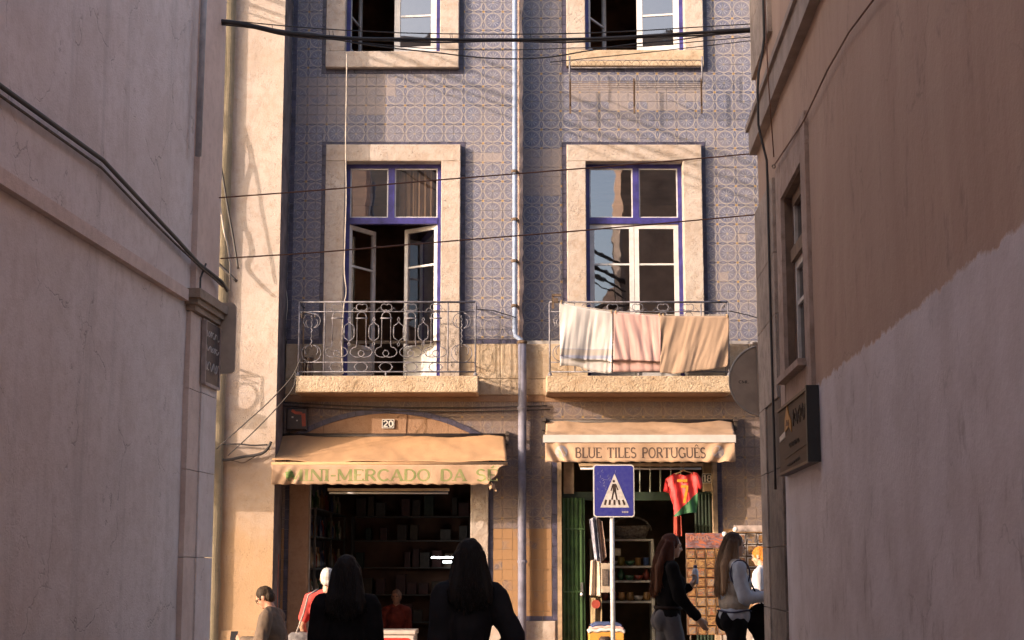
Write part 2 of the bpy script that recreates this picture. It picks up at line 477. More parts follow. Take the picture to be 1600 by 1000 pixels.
# ------------- tiles
BW = 0.066
def surround(Wn, Y, sill):
    jl, jr, top = 0.275, 0.275, 0.245
    return (Wn[0] - jl, Wn[1] + jr, Wn[2] - (sill if sill else 0.0), Wn[3] + top)
S1 = surround(W1, YF, 0); S2 = surround(W2, YR, 0); S3 = surround(W3, YF, 0.24); S4 = surround(W4, YR, 0.24)
def grow(s, k): return (s[0] - k, s[1] + k, s[2] - k, s[3] + k)

tile_jobs = []          # (x0,x1,z0,z1,Yfront,matkey)
tw = T0 / 2
def inside_patch(cx, cz, Y):
    # back to image to place the worn patches seen in the photograph
    t = (Y * CT + (cz - CAMZ) * ST)
    uu = 800 + cx / t * FPX
    vv = 500 - ((cz - CAMZ) * CT - Y * ST) / t * FPX
    return uu, vv
def tile_kind(u, v, Y):
    j = random.uniform(-6, 6)
    if v > 610:
        if v > 826: return 'o'
        if u > 820 and v > 790 + j: return 'g'
        return 'g'
    if 450 < u < 612 + j and 118 < v < 196: return 'w' if not (540 < u and v > 183) else 't'
    if 445 < u < 462 and 105 < v < 182: return 'w'
    if 560 < u < 608 and 108 < v < 130: return 'w'
    if 820 < u < 884 and 238 < v < 301: return 'w'
    if 893 < u < 1102 and 126 < v < 152: return 'w'
    if 955 < u < 1080 and 150 < v < 170 and random.random() < 0.6: return 'w'
    if 735 < u < 800 and 236 < v < 262 and random.random() < 0.5: return 'w'
    if random.random() < 0.008: return 'w'
    return 't'
def subtract(rects, h):
    out = []
    for (a, b, c, d) in rects:
        if h[0] >= b or h[1] <= a or h[2] >= d or h[3] <= c:
            out.append((a, b, c, d)); continue
        if h[0] > a: out.append((a, h[0], c, d))
        if h[1] < b: out.append((h[1], b, c, d))
        x0, x1 = max(a, h[0]), min(b, h[1])
        if h[2] > c: out.append((x0, x1, c, h[2]))
        if h[3] < d: out.append((x0, x1, h[3], d))
    return out
def lay(x0, x1, z0, z1, holes, Y, cull=None):
    i0 = math.floor((x0 - TX0) / tw) ; i1 = math.ceil((x1 - TX0) / tw)
    j0 = math.floor((z0 - TZ0) / tw) ; j1 = math.ceil((z1 - TZ0) / tw)
    for i in range(i0, i1):
        for j in range(j0, j1):
            a = TX0 + i * tw; c = TZ0 + j * tw
            full = (a, a + tw, c, c + tw)
            r = (max(a, x0), min(a + tw, x1), max(c, z0), min(c + tw, z1))
            if r[1] - r[0] < 0.012 or r[3] - r[2] < 0.012: continue
            rr = [r]
            for h in holes: rr = subtract(rr, h)
            if cull and cull((r[0] + r[1]) / 2, (r[2] + r[3]) / 2): continue
            u, v = inside_patch(a + tw / 2, c + tw / 2, Y)
            k = tile_kind(u, v, Y)
            for q in rr:
                if q[1] - q[0] < 0.012 or q[3] - q[2] < 0.012: continue
                whole = len(rr) == 1 and abs((q[1] - q[0]) - tw) < 1e-6 and abs((q[3] - q[2]) - tw) < 1e-6
                vis = -30 < v < 1010 and 440 < u < 1195
                tile_jobs.append((q, Y, k, whole, vis, u, v))
ZL = ZB1 + BW
ZVIS = Z(-60, YF)
lay(XN + 0.001, XS, ZL, ZVIS, [grow(S1, BW), grow(S3, BW)], YF)
lay(XS + 0.02, X(1215, 0, YR) + 0.4, ZL, ZVIS + 0.1, [grow(S2, BW), grow(S4, BW)], YR)
ZPL = Z(970, YF)         # top of the plinth
ZM = Z(628, YF)
def arch_cull(x, z):
    return JL0 < x < JR1 and (z < ZSPR or math.hypot(x - AX, z - AZ) < AR - 0.10)
lay(XN + 0.001, X(1215, 800, YF) + 0.5, ZPL, ZM, [(JL0 - BW, JR1 + BW, -2, ZSPR + 0.02), (X(862, 860, YF), X(1130, 860, YF), -2, Z(722, YF))], YF, arch_cull)

def tile_mesh(m):
    me = bpy.data.meshes.new('tile')
    t = MB().cbox(-tw / 2 + 0.0009, tw / 2 - 0.0009, 0, 0.013, 0.0009, tw - 0.0009, 0.0014)
    me.from_pydata(t.v, [], t.f); me.materials.append(m); me.update()
    return me
TM = {'t': tile_mesh(TILE), 'w': tile_mesh(TILE_W), 'g': tile_mesh(TILE_G), 'o': tile_mesh(TILE_O)}
TMAT = {'t': TILE, 'w': TILE_W, 'g': TILE_G, 'o': TILE_O}
whole = [j for j in tile_jobs if j[3] and j[4]]
random.shuffle(whole)
# the clear strip right of the left windows, the strip beside the downpipe and the far right strip come first
whole.sort(key=lambda j: 0 if (725 < j[5] < 882 and j[6] > 110) else (1 if j[5] > 1105 and 40 < j[6] < 520 else 2))
solo = set(id(j) for j in whole[:300])
rest = {}
for j in tile_jobs:
    q, Y, k = j[0], j[1], j[2]
    yj = Y - 0.016 + random.uniform(-0.0015, 0.0015)
    if id(j) in solo:
        o = bpy.data.objects.new('tile', TM[k])
        o.rotation_euler = (math.radians(random.gauss(0, 0.45)), 0, math.radians(random.gauss(0, 0.45)))
        place(o, ((q[0] + q[1]) / 2 + random.gauss(0, 0.0005), yj, q[2] + random.gauss(0, 0.0005)), house)
    else:
        mb = rest.setdefault(k, MB())
        n0 = len(mb.v)
        g1 = random.choice((0.0006, 0.0008, 0.0009, 0.0012, 0.0024))
        mb.cbox(q[0] + g1, q[1] - g1, yj, yj + 0.013, q[2] + g1, q[3] - g1, 0.0014)
        tx_, tz_ = random.gauss(0, 0.008), random.gauss(0, 0.008)
        cx, cz = (q[0] + q[1]) / 2, (q[2] + q[3]) / 2
        for i in range(n0, len(mb.v)):
            x, y, z = mb.v[i]
            mb.v[i] = (x, y + tx_ * (z - cz) + tz_ * (x - cx), z)
for k, mb in rest.items():
    o = mb.build('tile_field', TMAT[k], house, fixn=False); tag(o, kind='stuff')
# plain tiled continuation to the right, out of the picture
w = MB(); XE = X(1215, 0, YR) + 0.4
w.box(XE, 9.5, YR - 0.012, YR - 0.002, ZL, ZTOP)
w.box(X(1215, 800, YF) + 0.5, 9.5, YF - 0.012, YF - 0.002, ZPL, ZM)
w.box(XN, XS, YF - 0.012, YF - 0.002, ZVIS, ZTOP); w.box(XS + 0.02, XE, YR - 0.012, YR - 0.002, ZVIS + 0.1, ZTOP)
o = w.build('tile_field', TILE, house); tag(o, kind='stuff')

# ------------- dark border tiles
border_n = [0]
def border_piece(x0, x1, z0, z1, Y):
    border_n[0] += 1
    m = MB().cbox(x0 + 0.001, x1 - 0.001, Y - 0.019, Y - 0.001, z0 + 0.001, z1 - 0.001, 0.003)
    m.build('border_tile', BORDER, house, fixn=False)
def border_run(x0, x1, z0, z1, Y):
    horiz = (x1 - x0) > (z1 - z0)
    L = (x1 - x0) if horiz else (z1 - z0)
    n = max(1, round(L / 0.1405))
    for i in range(n):
        a, b = i / n, (i + 1) / n
        if horiz: border_piece(x0 + a * L, x0 + b * L, z0, z1, Y)
        else: border_piece(x0, x1, z0 + a * L, z0 + b * L, Y)
for S, Y, low in ((S1, YF, ZB1), (S2, YR, ZB1), (S3, YF, None), (S4, YR, None)):
    z0 = low if low else S[2] - BW
    ztop = min(S[3], ZVIS)
    border_run(S[0] - BW, S[0], z0, ztop, Y)
    border_run(S[1], S[1] + BW, z0, ztop, Y)
    if low: border_run(S[0] - BW, S[1] + BW, S[3], S[3] + BW, Y)
    else: border_run(S[0], S[1], S[2] - BW, S[2], Y)
border_run(XN + 0.02, S1[0] - BW, ZB1, ZL, YF); border_run(S1[1] + BW, XS, ZB1, ZL, YF)
border_run(XS + 0.02, S2[0] - BW, ZB1, ZL, YR); border_run(S2[1] + BW, X(1215, 520, YR), ZB1, ZL, YR)
border_run(XN + 0.01, XN + 0.01 + BW, ZL, ZVIS, YF)
border_run(JR1, JR1 + BW, ZPL, ZSPR - 0.02, YF); border_run(JL0 - BW, JL0, ZPL, ZSPR - 0.02, YF)
border_run(X(863, 860, YF), X(871, 860, YF), ZPL, Z(722, YF), YF)
border_run(X(1122, 860, YF), X(1130, 860, YF), ZPL, Z(722, YF), YF)
border_run(JR1 + BW, X(863, 860, YF), ZPL, ZPL + BW, YF)
# curved border over the arch: one piece per tile
a0, a1 = math.atan2(ZSPR - AZ, JR1 + 0.03 - AX), math.atan2(ZSPR - AZ, JL0 - 0.03 - AX)
na = 26
for i in range(na):
    t0, t1 = a0 + (a1 - a0) * i / na + 0.0006, a0 + (a1 - a0) * (i + 1) / na - 0.0006
    def ap(r, t): return (AX + r * math.cos(t), AZ + r * math.sin(t))
    MB().prism([ap(AR, t0), ap(AR + 0.07, t0), ap(AR + 0.07, t1), ap(AR, t1)], YA - 0.008, YF - 0.002).build('border_tile', BORDER, house)

# ------------- stone dressings
def rough_block(mb, x0, x1, y0, y1, z0, z1, amp=0.003, nu=None, nv=None, seed=0.0, round_=0.006, cell=0.035, fq=1.0):
    """block with a pitted, uneven front face and worn edges"""
    nu = nu or max(3, int((x1 - x0) / cell)); nv = nv or max(3, int((z1 - z0) / cell))
    ex, ez = 0.010 / (x1 - x0), 0.010 / (z1 - z0)
    def q_(a, n, e_):
        i = round(a * n)
        return 0.0 if i == 0 else 1.0 if i == n else e_ + (1 - 2 * e_) * (i - 1) / (n - 2)
    nu += 2; nv += 2
    def fn(a, b):
        a = q_(a, nu, ex); b = q_(b, nv, ez)
        x = x0 + (x1 - x0) * a; z = z0 + (z1 - z0) * b
        e = min(a * (x1 - x0), (1 - a) * (x1 - x0), b * (z1 - z0), (1 - b) * (z1 - z0))
        nz = noise.noise(Vector((x * 9 * fq + seed, z * 9 * fq, seed))) + 0.8 * noise.noise(Vector((x * 23 * fq, z * 23 * fq + seed, 3.1)))
        if fq > 1: nz = abs(nz) * 1.4 - 0.5
        y = y0 + amp * nz
        if e < 1e-6:
            y = y0 + round_ + abs(amp * noise.noise(Vector((x * 17, z * 17, seed + 9)))) * 1.5
            k = 0.5 * amp * noise.noise(Vector((x * 20 + 5, z * 20, seed)))
            if a < 1e-6 or a > 1 - 1e-6: x += k if a < 0.5 else -k
        return (x, y, z)
    n0 = len(mb.v)
    mb.grid(fn, nu, nv)
    # sides
    def idx(i, j): return n0 + j * (nu + 1) + i
    ring = [idx(i, 0) for i in range(nu)] + [idx(nu, j) for j in range(nv)] + [idx(i, nv) for i in range(nu, 0, -1)] + [idx(0, j) for j in range(nv, 0, -1)]
    b0 = len(mb.v)
    for r in ring:
        mb.v.append((mb.v[r][0], y1, mb.v[r][2]))
    m = len(ring)
    for i in range(m):
        mb.f.append((ring[i], b0 + i, b0 + (i + 1) % m, ring[(i + 1) % m]))
    return mb
sd = [0.0]
def block(name, x0, x1, y0, y1, z0, z1, m, parent, amp=0.003):
    sd[0] += 3.7
    return rough_block(MB(), x0, x1, y0, y1, z0, z1, amp, seed=sd[0]).build(name, m, parent, False)

def window(Wn, S, Y, sill, transom=None, mull=None):
    """stone surround + blue frame; returns the window part"""
    x0, x1, z0, z1 = Wn
    fy0, fy1 = Y + 0.07, Y + 0.15
    m = MB()
    fw = 0.058
    m.box(x0, x0 + fw, fy0, fy1, z0, z1); m.box(x1 - fw, x1, fy0, fy1, z0, z1)
    m.box(x0 + fw, x1 - fw, fy0, fy1, z1 - fw, z1)
    if sill: m.box(x0 + fw, x1 - fw, fy0 + 0.001, fy1, z0, z0 + 0.04)
    if transom: m.box(x0 + fw, x1 - fw, fy0 - 0.012, fy1, transom - 0.045, transom + 0.045)
    if mull: m.box(mull - 0.045, mull + 0.045, fy0 + 0.002, fy1 - 0.002, transom + 0.045, z1 - fw)
    win = m.build('window', BLUEP, house)
    q = 0.125
    if sill:
        block('sill', S[0], S[1], Y - q, Y + 0.06, S[2], z0 - 0.001, STONE_Y if x0 > 0 else STONE, win)
        zb = z0
    else: zb = z0
    block('jamb', S[0], x0 - 0.001, Y - q + 0.003, Y + 0.07, zb, z1, STONE, win)
    block('jamb', x1 + 0.001, S[1], Y - q + 0.003, Y + 0.07, zb, z1, STONE, win)
    block('lintel', S[0], S[1], Y - q, Y + 0.07, z1 + 0.001, S[3], STONE, win)
    return win
ZT1 = Z(345, YF + 0.07); ZT2 = Z(345, YR + 0.07)
win1 = window(W1, S1, YF, False, ZT1, X(611, 300, YF))
win2 = window(W2, S2, YR, False, ZT2, X(994, 300, YR))
win3 = window(W3, S3, YF, True)
win4 = window(W4, S4, YR, True)
def leaf(win, hinge, sgn, width, z0, z1, yy, ang, bars, panel=0.0, st=0.062, handle=False):
    """one casement; hinge x, sgn=+1 extends to +x; opens inward (to +y) by ang"""
    c, s = math.cos(ang), math.sin(ang)
    def tr(a, b, z):   # a along the leaf, b through it
        return (hinge + sgn * (a * c) - sgn * 0 + (b * s * (-sgn)) * 1.0, yy + a * s + b * c, z)
    def bx(m, a0, a1, b0, b1, za, zb):
        vs = [tr(a, b, z) for z in (za, zb) for a, b in ((a0, b0), (a1, b0), (a1, b1), (a0, b1))]
        m.add(vs, [(0, 3, 2, 1), (4, 5, 6, 7), (0, 1, 5, 4), (1, 2, 6, 5), (2, 3, 7, 6), (3, 0, 4, 7)])
    m = MB(); th = 0.045
    bx(m, 0, st, 0, th, z0, z1); bx(m, width - st, width, 0, th, z0, z1)
    bx(m, st, width - st, 0.001, th - 0.001, z1 - st, z1); bx(m, st, width - st, 0.001, th - 0.001, z0, z0 + st + 0.02)
    for zb in bars: bx(m, st, width - st, 0.006, th - 0.006, zb - 0.014, zb + 0.014)
    zp = z0 + st + 0.02
    if panel:
        bx(m, st, width - st, 0.012, th - 0.012, zp, panel - 0.02)
        bx(m, st, width - st, -0.008, th + 0.002, panel - 0.02, panel + 0.035)
        zp = panel + 0.035
    if handle:
        bx(m, width - 0.05, width - 0.03, -0.05, 0, (z0 + z1) / 2 - 0.4, (z0 + z1) / 2 - 0.26)
    m.build('sash', WHITEP, win)
    g_ = MB(); g_.add([tr(st, th / 2, zp), tr(width - st, th / 2, zp), tr(width - st, th / 2, z1 - st), tr(st, th / 2, z1 - st)], [(0, 1, 2, 3)])
    g_.build('pane', GLASS, win, fixn=False)
def fixed_pane(win, x0, x1, z0, z1, y):
    m = MB()
    f = 0.018
    m.box(x0, x0 + f, y - 0.012, y + 0.012, z0, z1); m.box(x1 - f, x1, y - 0.012, y + 0.012, z0, z1)
    m.box(x0 + f, x1 - f, y - 0.011, y + 0.011, z0, z0 + f); m.box(x0 + f, x1 - f, y - 0.011, y + 0.011, z1 - f, z1)
    m.build('glazing_bead', WHITEP, win)
    MB().add([(x0 + f, y, z0 + f), (x1 - f, y, z0 + f), (x1 - f, y, z1 - f), (x0 + f, y, z1 - f)], [(0, 1, 2, 3)]).build('pane', GLASS, win, fixn=False)
fw = 0.058
for win, Wn, Y, zt, mu in ((win1, W1, YF, ZT1, X(611, 300, YF)), (win2, W2, YR, ZT2, X(994, 300, YR))):
    fixed_pane(win, Wn[0] + fw, mu - 0.045, zt + 0.045, Wn[3] - fw, Y + 0.10)
    fixed_pane(win, mu + 0.045, Wn[1] - fw, zt + 0.045, Wn[3] - fw, Y + 0.10)
lw = (W1[1] - W1[0] - 2 * fw) / 2
zl0 = ZSLAB + 0.03
leaf(win1, W1[0] + fw, 1, lw, zl0, ZT1 - 0.048, YF + 0.09, math.radians(58), [Z(412, YF)], Z(538, YF))
leaf(win1, W1[1] - fw, -1, lw, zl0, ZT1 - 0.048, YF + 0.09, math.radians(38), [Z(410, YF)], Z(538, YF))
lw2 = (W2[1] - W2[0] - 2 * fw) / 2
leaf(win2, W2[0] + fw, 1, lw2 - 0.003, zl0, ZT2 - 0.048, YR + 0.09, 0.0, [Z(411, YR)], Z(536, YR), 0.066)
leaf(win2, W2[1] - fw, -1, lw2 - 0.003, zl0, ZT2 - 0.048, YR + 0.088, 0.0, [Z(411, YR)], Z(536, YR), 0.066)
lw3 = (W3[1] - W3[0] - 2 * fw) / 2
leaf(win3, W3[0] + fw, 1, lw3, W3[2] + 0.045, W3[3] - fw, YF + 0.09, math.radians(80), [Z(20, YF), Z(20, YF) + 0.72], 0)
leaf(win3, W3[1] - fw, -1, lw3, W3[2] + 0.045, W3[3] - fw, YF + 0.09, math.radians(7), [Z(20, YF), Z(20, YF) + 0.72], 0, 0.085)
leaf(win4, W4[0] + fw, 1, lw3, W4[2] + 0.045, W4[3] - fw, YR + 0.09, math.radians(62), [Z(22, YR), Z(22, YR) + 0.72], 0)
leaf(win4, W4[1] - fw, -1, lw3, W4[2] + 0.045, W4[3] - fw, YR + 0.09, math.radians(10), [Z(18, YR), Z(18, YR) + 0.72], 0, 0.085)
# curtain behind the left transom lights
CURT = mat('curtain_cloth', (0.42, 0.34, 0.28), 0.9, 0.2, 3.0)
def curt(a, b):
    x = X(622, 300, YF) + (X(676, 300, YF) - X(622, 300, YF)) * a
    return (x, YF + 0.22 + 0.02 * math.sin(a * 38) + 0.012 * math.sin(a * 71), W1[3] - 0.05 - b * 0.78)
MB().grid(curt, 60, 6).build('curtain', CURT, win1, True, solid=0.004, fixn=False)

# stone band at first-floor level, in blocks
YBAND = 21.955
cuts = [XN + 0.01, X(462, 570, YBAND), W1[0] - 0.002]
def band(x0, x1, zsplit=Z(592, YBAND)):
    block('band_stone', x0 + 0.002, x1 - 0.002, YBAND, YR + 0.02, ZB0, zsplit - 0.002, STONE_Y, house, 0.004)
    block('band_stone', x0 + 0.002, x1 - 0.002, YBAND + 0.003, YR + 0.02, zsplit + 0.002, ZB1, STONE_Y, house, 0.004)
band(XN + 0.01, S1[0]); band(S1[1], X(782, 570, YBAND)); band(X(782, 570, YBAND), XS); band(XS, S2[0]); band(S2[1], X(1170, 570, YBAND)); band(X(1170, 570, YBAND), 4.6)
band(4.6, 7.0); band(7.0, 9.5)
for S in (S1, S2):    # jamb feet behind the balconies
    Wn = W1 if S is S1 else W2
    if S is S1: continue
    block('jamb_foot', S[0], Wn[0] - 0.001, YBAND - 0.01, YR + 0.02, ZB0, ZB1 - 0.002, STONE_Y, house)
    block('jamb_foot', Wn[1] + 0.001, S[1], YBAND - 0.01, YR + 0.02, ZB0, ZB1 - 0.002, STONE_Y, house)
for Wn in (W1, W2):
    MB().box(Wn[0], Wn[1], YF - 0.04, YR + 0.3, ZB0, ZSLAB - 0.003).build('threshold', STONE_Y, house)
# string course under the band
w = MB()
w.box(XN + 0.01, 9.5, YF - 0.03, YF + 0.05, ZM - 0.0, ZB0 - 0.002)
w.build('string_course', STONE_B, house)
# plinth and shop jambs
def plinth(x0, x1): block('plinth_stone', x0 + 0.002, x1 - 0.002, YF - 0.05, YF + 0.1, -1.1, ZPL - 0.002, STONE, house, 0.003)
plinth(JR1, X(800, 970, YF)); plinth(X(800, 970, YF), X(868, 970, YF)); plinth(X(1124, 970, YF), X(1190, 970, YF)); plinth(X(1190, 970, YF), 6.0)
ZJS = Z(738, YA)
block('door_jamb', JL0, JL1, YA, YF + 0.12, -1.1, ZJS - 0.002, STONE_B, house, 0.004)
block('door_jamb', JR0, JR1, YA, YF + 0.12, -1.1, ZJS - 0.002, STONE, house, 0.008)
JX = [JL0, X(505, 700, YA), X(580, 700, YA), X(630, 700, YA), X(700, 700, YA), JR1]
for i in range(5):
    xa, xb = JX[i] + 0.002, JX[i + 1] - 0.002
    sp = 0.05 if i == 2 else 0.0
    ts = [k / 10 for k in range(11)]
    poly = [(xa + (xb - xa) * 0.0, ZJS), (xb, ZJS)]
    top = []
    for k in ts[::-1]:
        x = (xa - sp) + (xb + sp - xa + sp) * k if i == 2 else xa + (xb - xa) * k
        top.append((x, AZ + math.sqrt(max(0.0, (AR - 0.003) ** 2 - (x - AX) ** 2))))
    MB().prism(poly + top, YA - (0.012 if i == 2 else 0.0) + 0.002 * i, YF - 0.001).build('arch_stone', STONE_B, house)
# right shop frame
FRAMEC = mat('beige_frame_paint', (0.36, 0.25, 0.16), 0.6, 0.3, 7.0)
w = MB()
w.box(X(871, 860, YF), X(877.5, 860, YF), YF - 0.05, YF + 0.15, -0.8, Z(716, YF)); w.build('door_frame', FRAMEC, house)
w = MB(); w.box(X(1115.5, 860, YF), X(1122, 860, YF), YF - 0.05, YF + 0.15, -0.8, Z(716, YF)); w.build('door_frame', FRAMEC, house)
GREEN = mat('green_shutter_paint', (0.045, 0.095, 0.03), 0.45, 0.35, 6.0)
GREEND = mat('dark_green_paint', (0.02, 0.035, 0.02), 0.5, 0.4, 6.0)
def shutter(x0, x1, z0, z1, y, m, n, lab=None):
    s = MB()
    k = n * 6
    def fn(a, b):
        x = x0 + (x1 - x0) * a
        return (x, y - 0.012 * (1 if math.sin(a * n * 2 * math.pi) > 0 else -1) * min(1, abs(math.sin(a * n * 2 * math.pi)) * 3), z0 + (z1 - z0) * b)
    s.grid(fn, k, 2)
    sh = s.build('folding_shutter', m, house, solid=0.012)
    for zz in (0.30, 0.58, 0.86):
        z = z0 + (z1 - z0) * zz
        MB().box(x0, x1, y - 0.024, y - 0.0135, z - 0.012, z + 0.012).build('rail', m, sh)
    return sh
sh = shutter(X(879, 900, 22.1), X(914, 900, 22.1), -0.75, Z(778, 22.1), 22.10, GREEN, 5)
MB().box(X(907, 917, 22.06), X(911, 917, 22.06), 22.03, 22.085, Z(925, 22.06), Z(910, 22.06)).lathe((X(909, 930, 22.05), 22.05, Z(932, 22.05)), [(0.02, 0), (0.03, 0.02), (0.02, 0.05)], 8).build('padlock', mat('steel', (0.6, 0.58, 0.55), 0.3, 0.2, 8, metal=1.0), sh)
shutter(X(1088, 900, 22.1), X(1115, 900, 22.1), -0.75, Z(772, 22.1), 22.12, GREEND, 5)
# transom with bars over the shop door
w = MB(); w.box(X(879, 780, 22.2), X(1115, 780, 22.2), 22.16, 22.24, Z(782, 22.2), Z(769, 22.2)); w.build('door_transom', GREEND, house)
BARG = mat('pale_green_bar', (0.30, 0.31, 0.22), 0.5, 0.3, 9)
for u in (984, 1000, 1016, 1032, 1048, 1064):
    MB().tube([P(u, 769, 22.2), P(u, 722, 22.2)], 0.012, 6).build('transom_bar', BARG, house)
MB().box(X(880, 745, 22.25), X(896, 745, 22.25), 22.1, 22.3, Z(772, 22.2), Z(712, 22.2)).build('door_post', FRAMEC, house)
MB().box(X(1098, 745, 22.25), X(1115, 745, 22.25), 22.16, 22.3, Z(768, 22.2), Z(712, 22.2)).build('door_post', FRAMEC, house)

# ------------- balconies
def spiral(cx, cz, r0, r1, a0, a1, n=14):
    return [(cx + (r0 + (r1 - r0) * i / n) * math.cos(a0 + (a1 - a0) * i / n), cz + (r0 + (r1 - r0) * i / n) * math.sin(a0 + (a1 - a0) * i / n)) for i in range(n + 1)]
def balcony(u0, u1, ur, vs):
    Yr = SL + 0.07
    x0, x1 = X(u0, 600, SL), X(u1, 600, SL)
    zs0, zs1 = Z(613, SL), ZSLAB
    sd[0] += 5
    sl = rough_block(MB(), x0, x1, SL, YBAND + 0.02, zs0, zs1, 0.0055, seed=sd[0], round_=0.012, cell=0.014, fq=2.3)
    slab = sl.build('balcony', STONE_Y, house)
    tag(slab, None)
    MB().box(x0 + 0.03, x1 - 0.03, SL + 0.06, YBAND, ZB0 - 0.03, zs0 - 0.001).build('slab_moulding', STONE_B, slab)
    px0, px1 = X(ur[0], 520, Yr), X(ur[3], 520, Yr)
    pa, pb = X(ur[1], 520, Yr), X(ur[2], 520, Yr)
    zt, z2, z3, z4 = Z(472, Yr), Z(487, Yr), Z(566, Yr), Z(581, Yr)
    def rail(name, pts, r, closed=False, n=6): return MB().tube(pts, r, n, closed).build(name, IRON, slab, True)
    for z, r in ((zt, 0.014), (z2, 0.007), (z3, 0.007), (z4, 0.010)):
        rail('rail', [(px0, YBAND, z), (px0, Yr, z), (px1, Yr, z), (px1, YBAND, z)], r)
    for px in (px0, px1):
        rail('corner_post', [(px, Yr, zs1 - 0.02), (px, Yr, zt)], 0.014)
        MB().lathe((px, Yr, zs1 - 0.002), [(0.028, 0), (0.03, 0.03), (0.016, 0.05), (0.014, 0.06)], 8).build('post_foot', IRON, slab, True)
    for px in (pa, pb):
        rail('upright', [(px, Yr, z4), (px, Yr, zt)], 0.010)
    rail('stub', [((pa + pb) / 2, Yr, zs1 - 0.02), ((pa + pb) / 2, Yr, z4)], 0.012)
    n = 5; pitch = (pb - pa) / n
    H = z2 - z3
    def to3(pts, cx, y=Yr): return [(cx + a, y, b) for a, b in pts]
    r0 = 0.0062
    rp = MB()
    # a pillar: arched top, two stems, collar, flared foot ending in scrolls
    hw = 0.062
    for i in range(n):
        pass
    def pillar_mesh():
        m = MB()
        zc = z2 - hw
        arch = [(hw * math.cos(t), zc - 0.005 + hw * math.sin(t)) for t in [math.pi * k / 10 for k in range(11)]]
        zlow = z3 + 0.42 * H
        zf = z3 + 0.19 * H
        path = [(hw, zlow)] + arch + [(-hw, zlow)]
        m.tube(to3(path, 0, 0), r0, 5)
        m.tube(to3([(-hw - 0.02, zc - 0.03), (hw + 0.02, zc - 0.03)], 0, 0), 0.010, 5)
        for s in (-1, 1):
            big = [(s * hw, zlow), (s * (hw + 0.012), zlow - 0.03)]
            big += [(s * (pitch / 2 - 0.012) , zf + 0.03)]
            rr = pitch / 2 - 0.022
            c_ = spiral(0, 0, 0, 0, 0, 1, 1)
            pts = []
            for k in range(15):
                t = math.radians(75) - math.radians(330) * k / 14
                rad = (0.40 * pitch) * (1 - 0.60 * (k / 14) ** 1.3)
                pts.append((s * (0.10 * pitch + rad * math.cos(t) * 0.95), zf + rad * 0.62 * math.sin(t)))
            m.tube(to3([(s * hw, zlow)] + pts, 0, 0), r0, 5)
        return m
    def lantern_mesh():
        m = MB()
        zc = (z2 + z3) / 2 + 0.10 * H
        hh = 0.20 * H; ww = 0.068
        for s in (-1, 1):
            m.tube(to3([(0, zc + hh), (s * 0.018, zc + hh + 0.03), (0, zc + hh + 0.065)], 0, 0), r0 * 0.9, 5)
            m.tube(to3([(0, zc + hh), (s * 0.03, zc + hh - 0.035), (s * ww * 0.9, zc + hh * 0.62), (s * ww, zc + hh * 0.35), (s * ww, zc - hh * 0.35), (s * ww * 0.9, zc - hh * 0.62), (s * 0.03, zc - hh + 0.035), (0, zc - hh)], 0, 0), r0, 5)
            m.tube(to3([(0, zc - hh), (s * 0.018, zc - hh - 0.03), (0, zc - hh - 0.065)], 0, 0), r0 * 0.9, 5)
            m.tube(to3([(s * ww, zc + 0.05), (s * (ww + 0.0001), zc - 0.05)], 0, 0), r0 * 1.7, 5)
        return m
    def crest_mesh():
        m = MB(); zc = (zt + z2) / 2; hh = (zt - z2) * 0.42
        for s in (-1, 1):
            m.tube(to3([(s * 0.028 + s * hh * math.cos(t) * (1 - 0.35 * k / 12), zc + hh * math.sin(t) * (1 - 0.35 * k / 12)) for k, t in enumerate([math.radians(-130) + math.radians(265) * k / 12 * 1 for k in range(13)])], 0, 0), r0, 5)
            m.tube(to3([(s * 0.055, z2), (s * 0.10, zc - 0.01), (s * 0.14, z2 + 0.006)], 0, 0), r0 * 0.8, 4)
        return m
    def oval_mesh():
        m = MB(); zc = (z3 + z4) / 2; hh = (z3 - z4) / 2; ww = 0.085
        m.tube(to3([(ww * math.cos(t), zc + hh * 0.95 * math.sin(t)) for t in [2 * math.pi * k / 18 for k in range(18)]], 0, 0), r0, 5, True)
        for s in (-1, 1): m.lathe((s * ww * 1.06, 0, zc - 0.012), [(0.004, 0), (0.012, 0.012), (0.004, 0.024)], 6)
        return m
    meshes = {}
    def put(name, fn, cx):
        if name not in meshes:
            o = fn().build(name, IRON, slab, True, loc=(0, 0, z3)); meshes[name] = o
            o.location = Vector((cx, Yr, z3)) - WL[slab.name]
        else:
            o = meshes[name].copy(); COL.objects.link(o); o.parent = slab
            o.location = Vector((cx, Yr, z3)) - WL[slab.name]
    for i in range(n): put('arched_baluster', pillar_mesh, pa + (i + 0.5) * pitch)
    for i in range(n + 1):
        if 0 < i < n: put('lantern_scroll', lantern_mesh, pa + i * pitch)
        else: pass
    for i in range(n): put('crest_scroll', crest_mesh, pa + (i + 0.5) * pitch)
    for i in range(n): put('oval_ring', oval_mesh, pa + (i + 0.5) * pitch)
    # the narrow end panels: a twisted bar with scrolls either side
    for ca, cb in ((px0, pa), (pb, px1)):
        c = (ca + cb) / 2; hwid = (cb - ca) / 2
        m = MB()
        m.tube([(c + 0.008 * math.cos(k * 0.9), Yr + 0.008 * math.sin(k * 0.9), z3 + (z2 - z3) * (0.30 + 0.62 * k / 40)) for k in range(41)], 0.007, 5)
        for s in (-1, 1):
            for zc, rr, sg in ((z3 + 0.20 * H, 0.42 * hwid * 2, 1), (z3 + 0.80 * H, 0.36 * hwid * 2, -1)):
                m.tube([(c + s * (0.02 + rr * (1 - 0.55 * k / 14) * abs(math.cos(t)) * 0.9), Yr, zc + sg * rr * (1 - 0.5 * k / 14) * math.sin(t) * 0.9) for k, t in enumerate([math.radians(-85) + math.radians(300) * k / 14 for k in range(15)])], r0, 5)
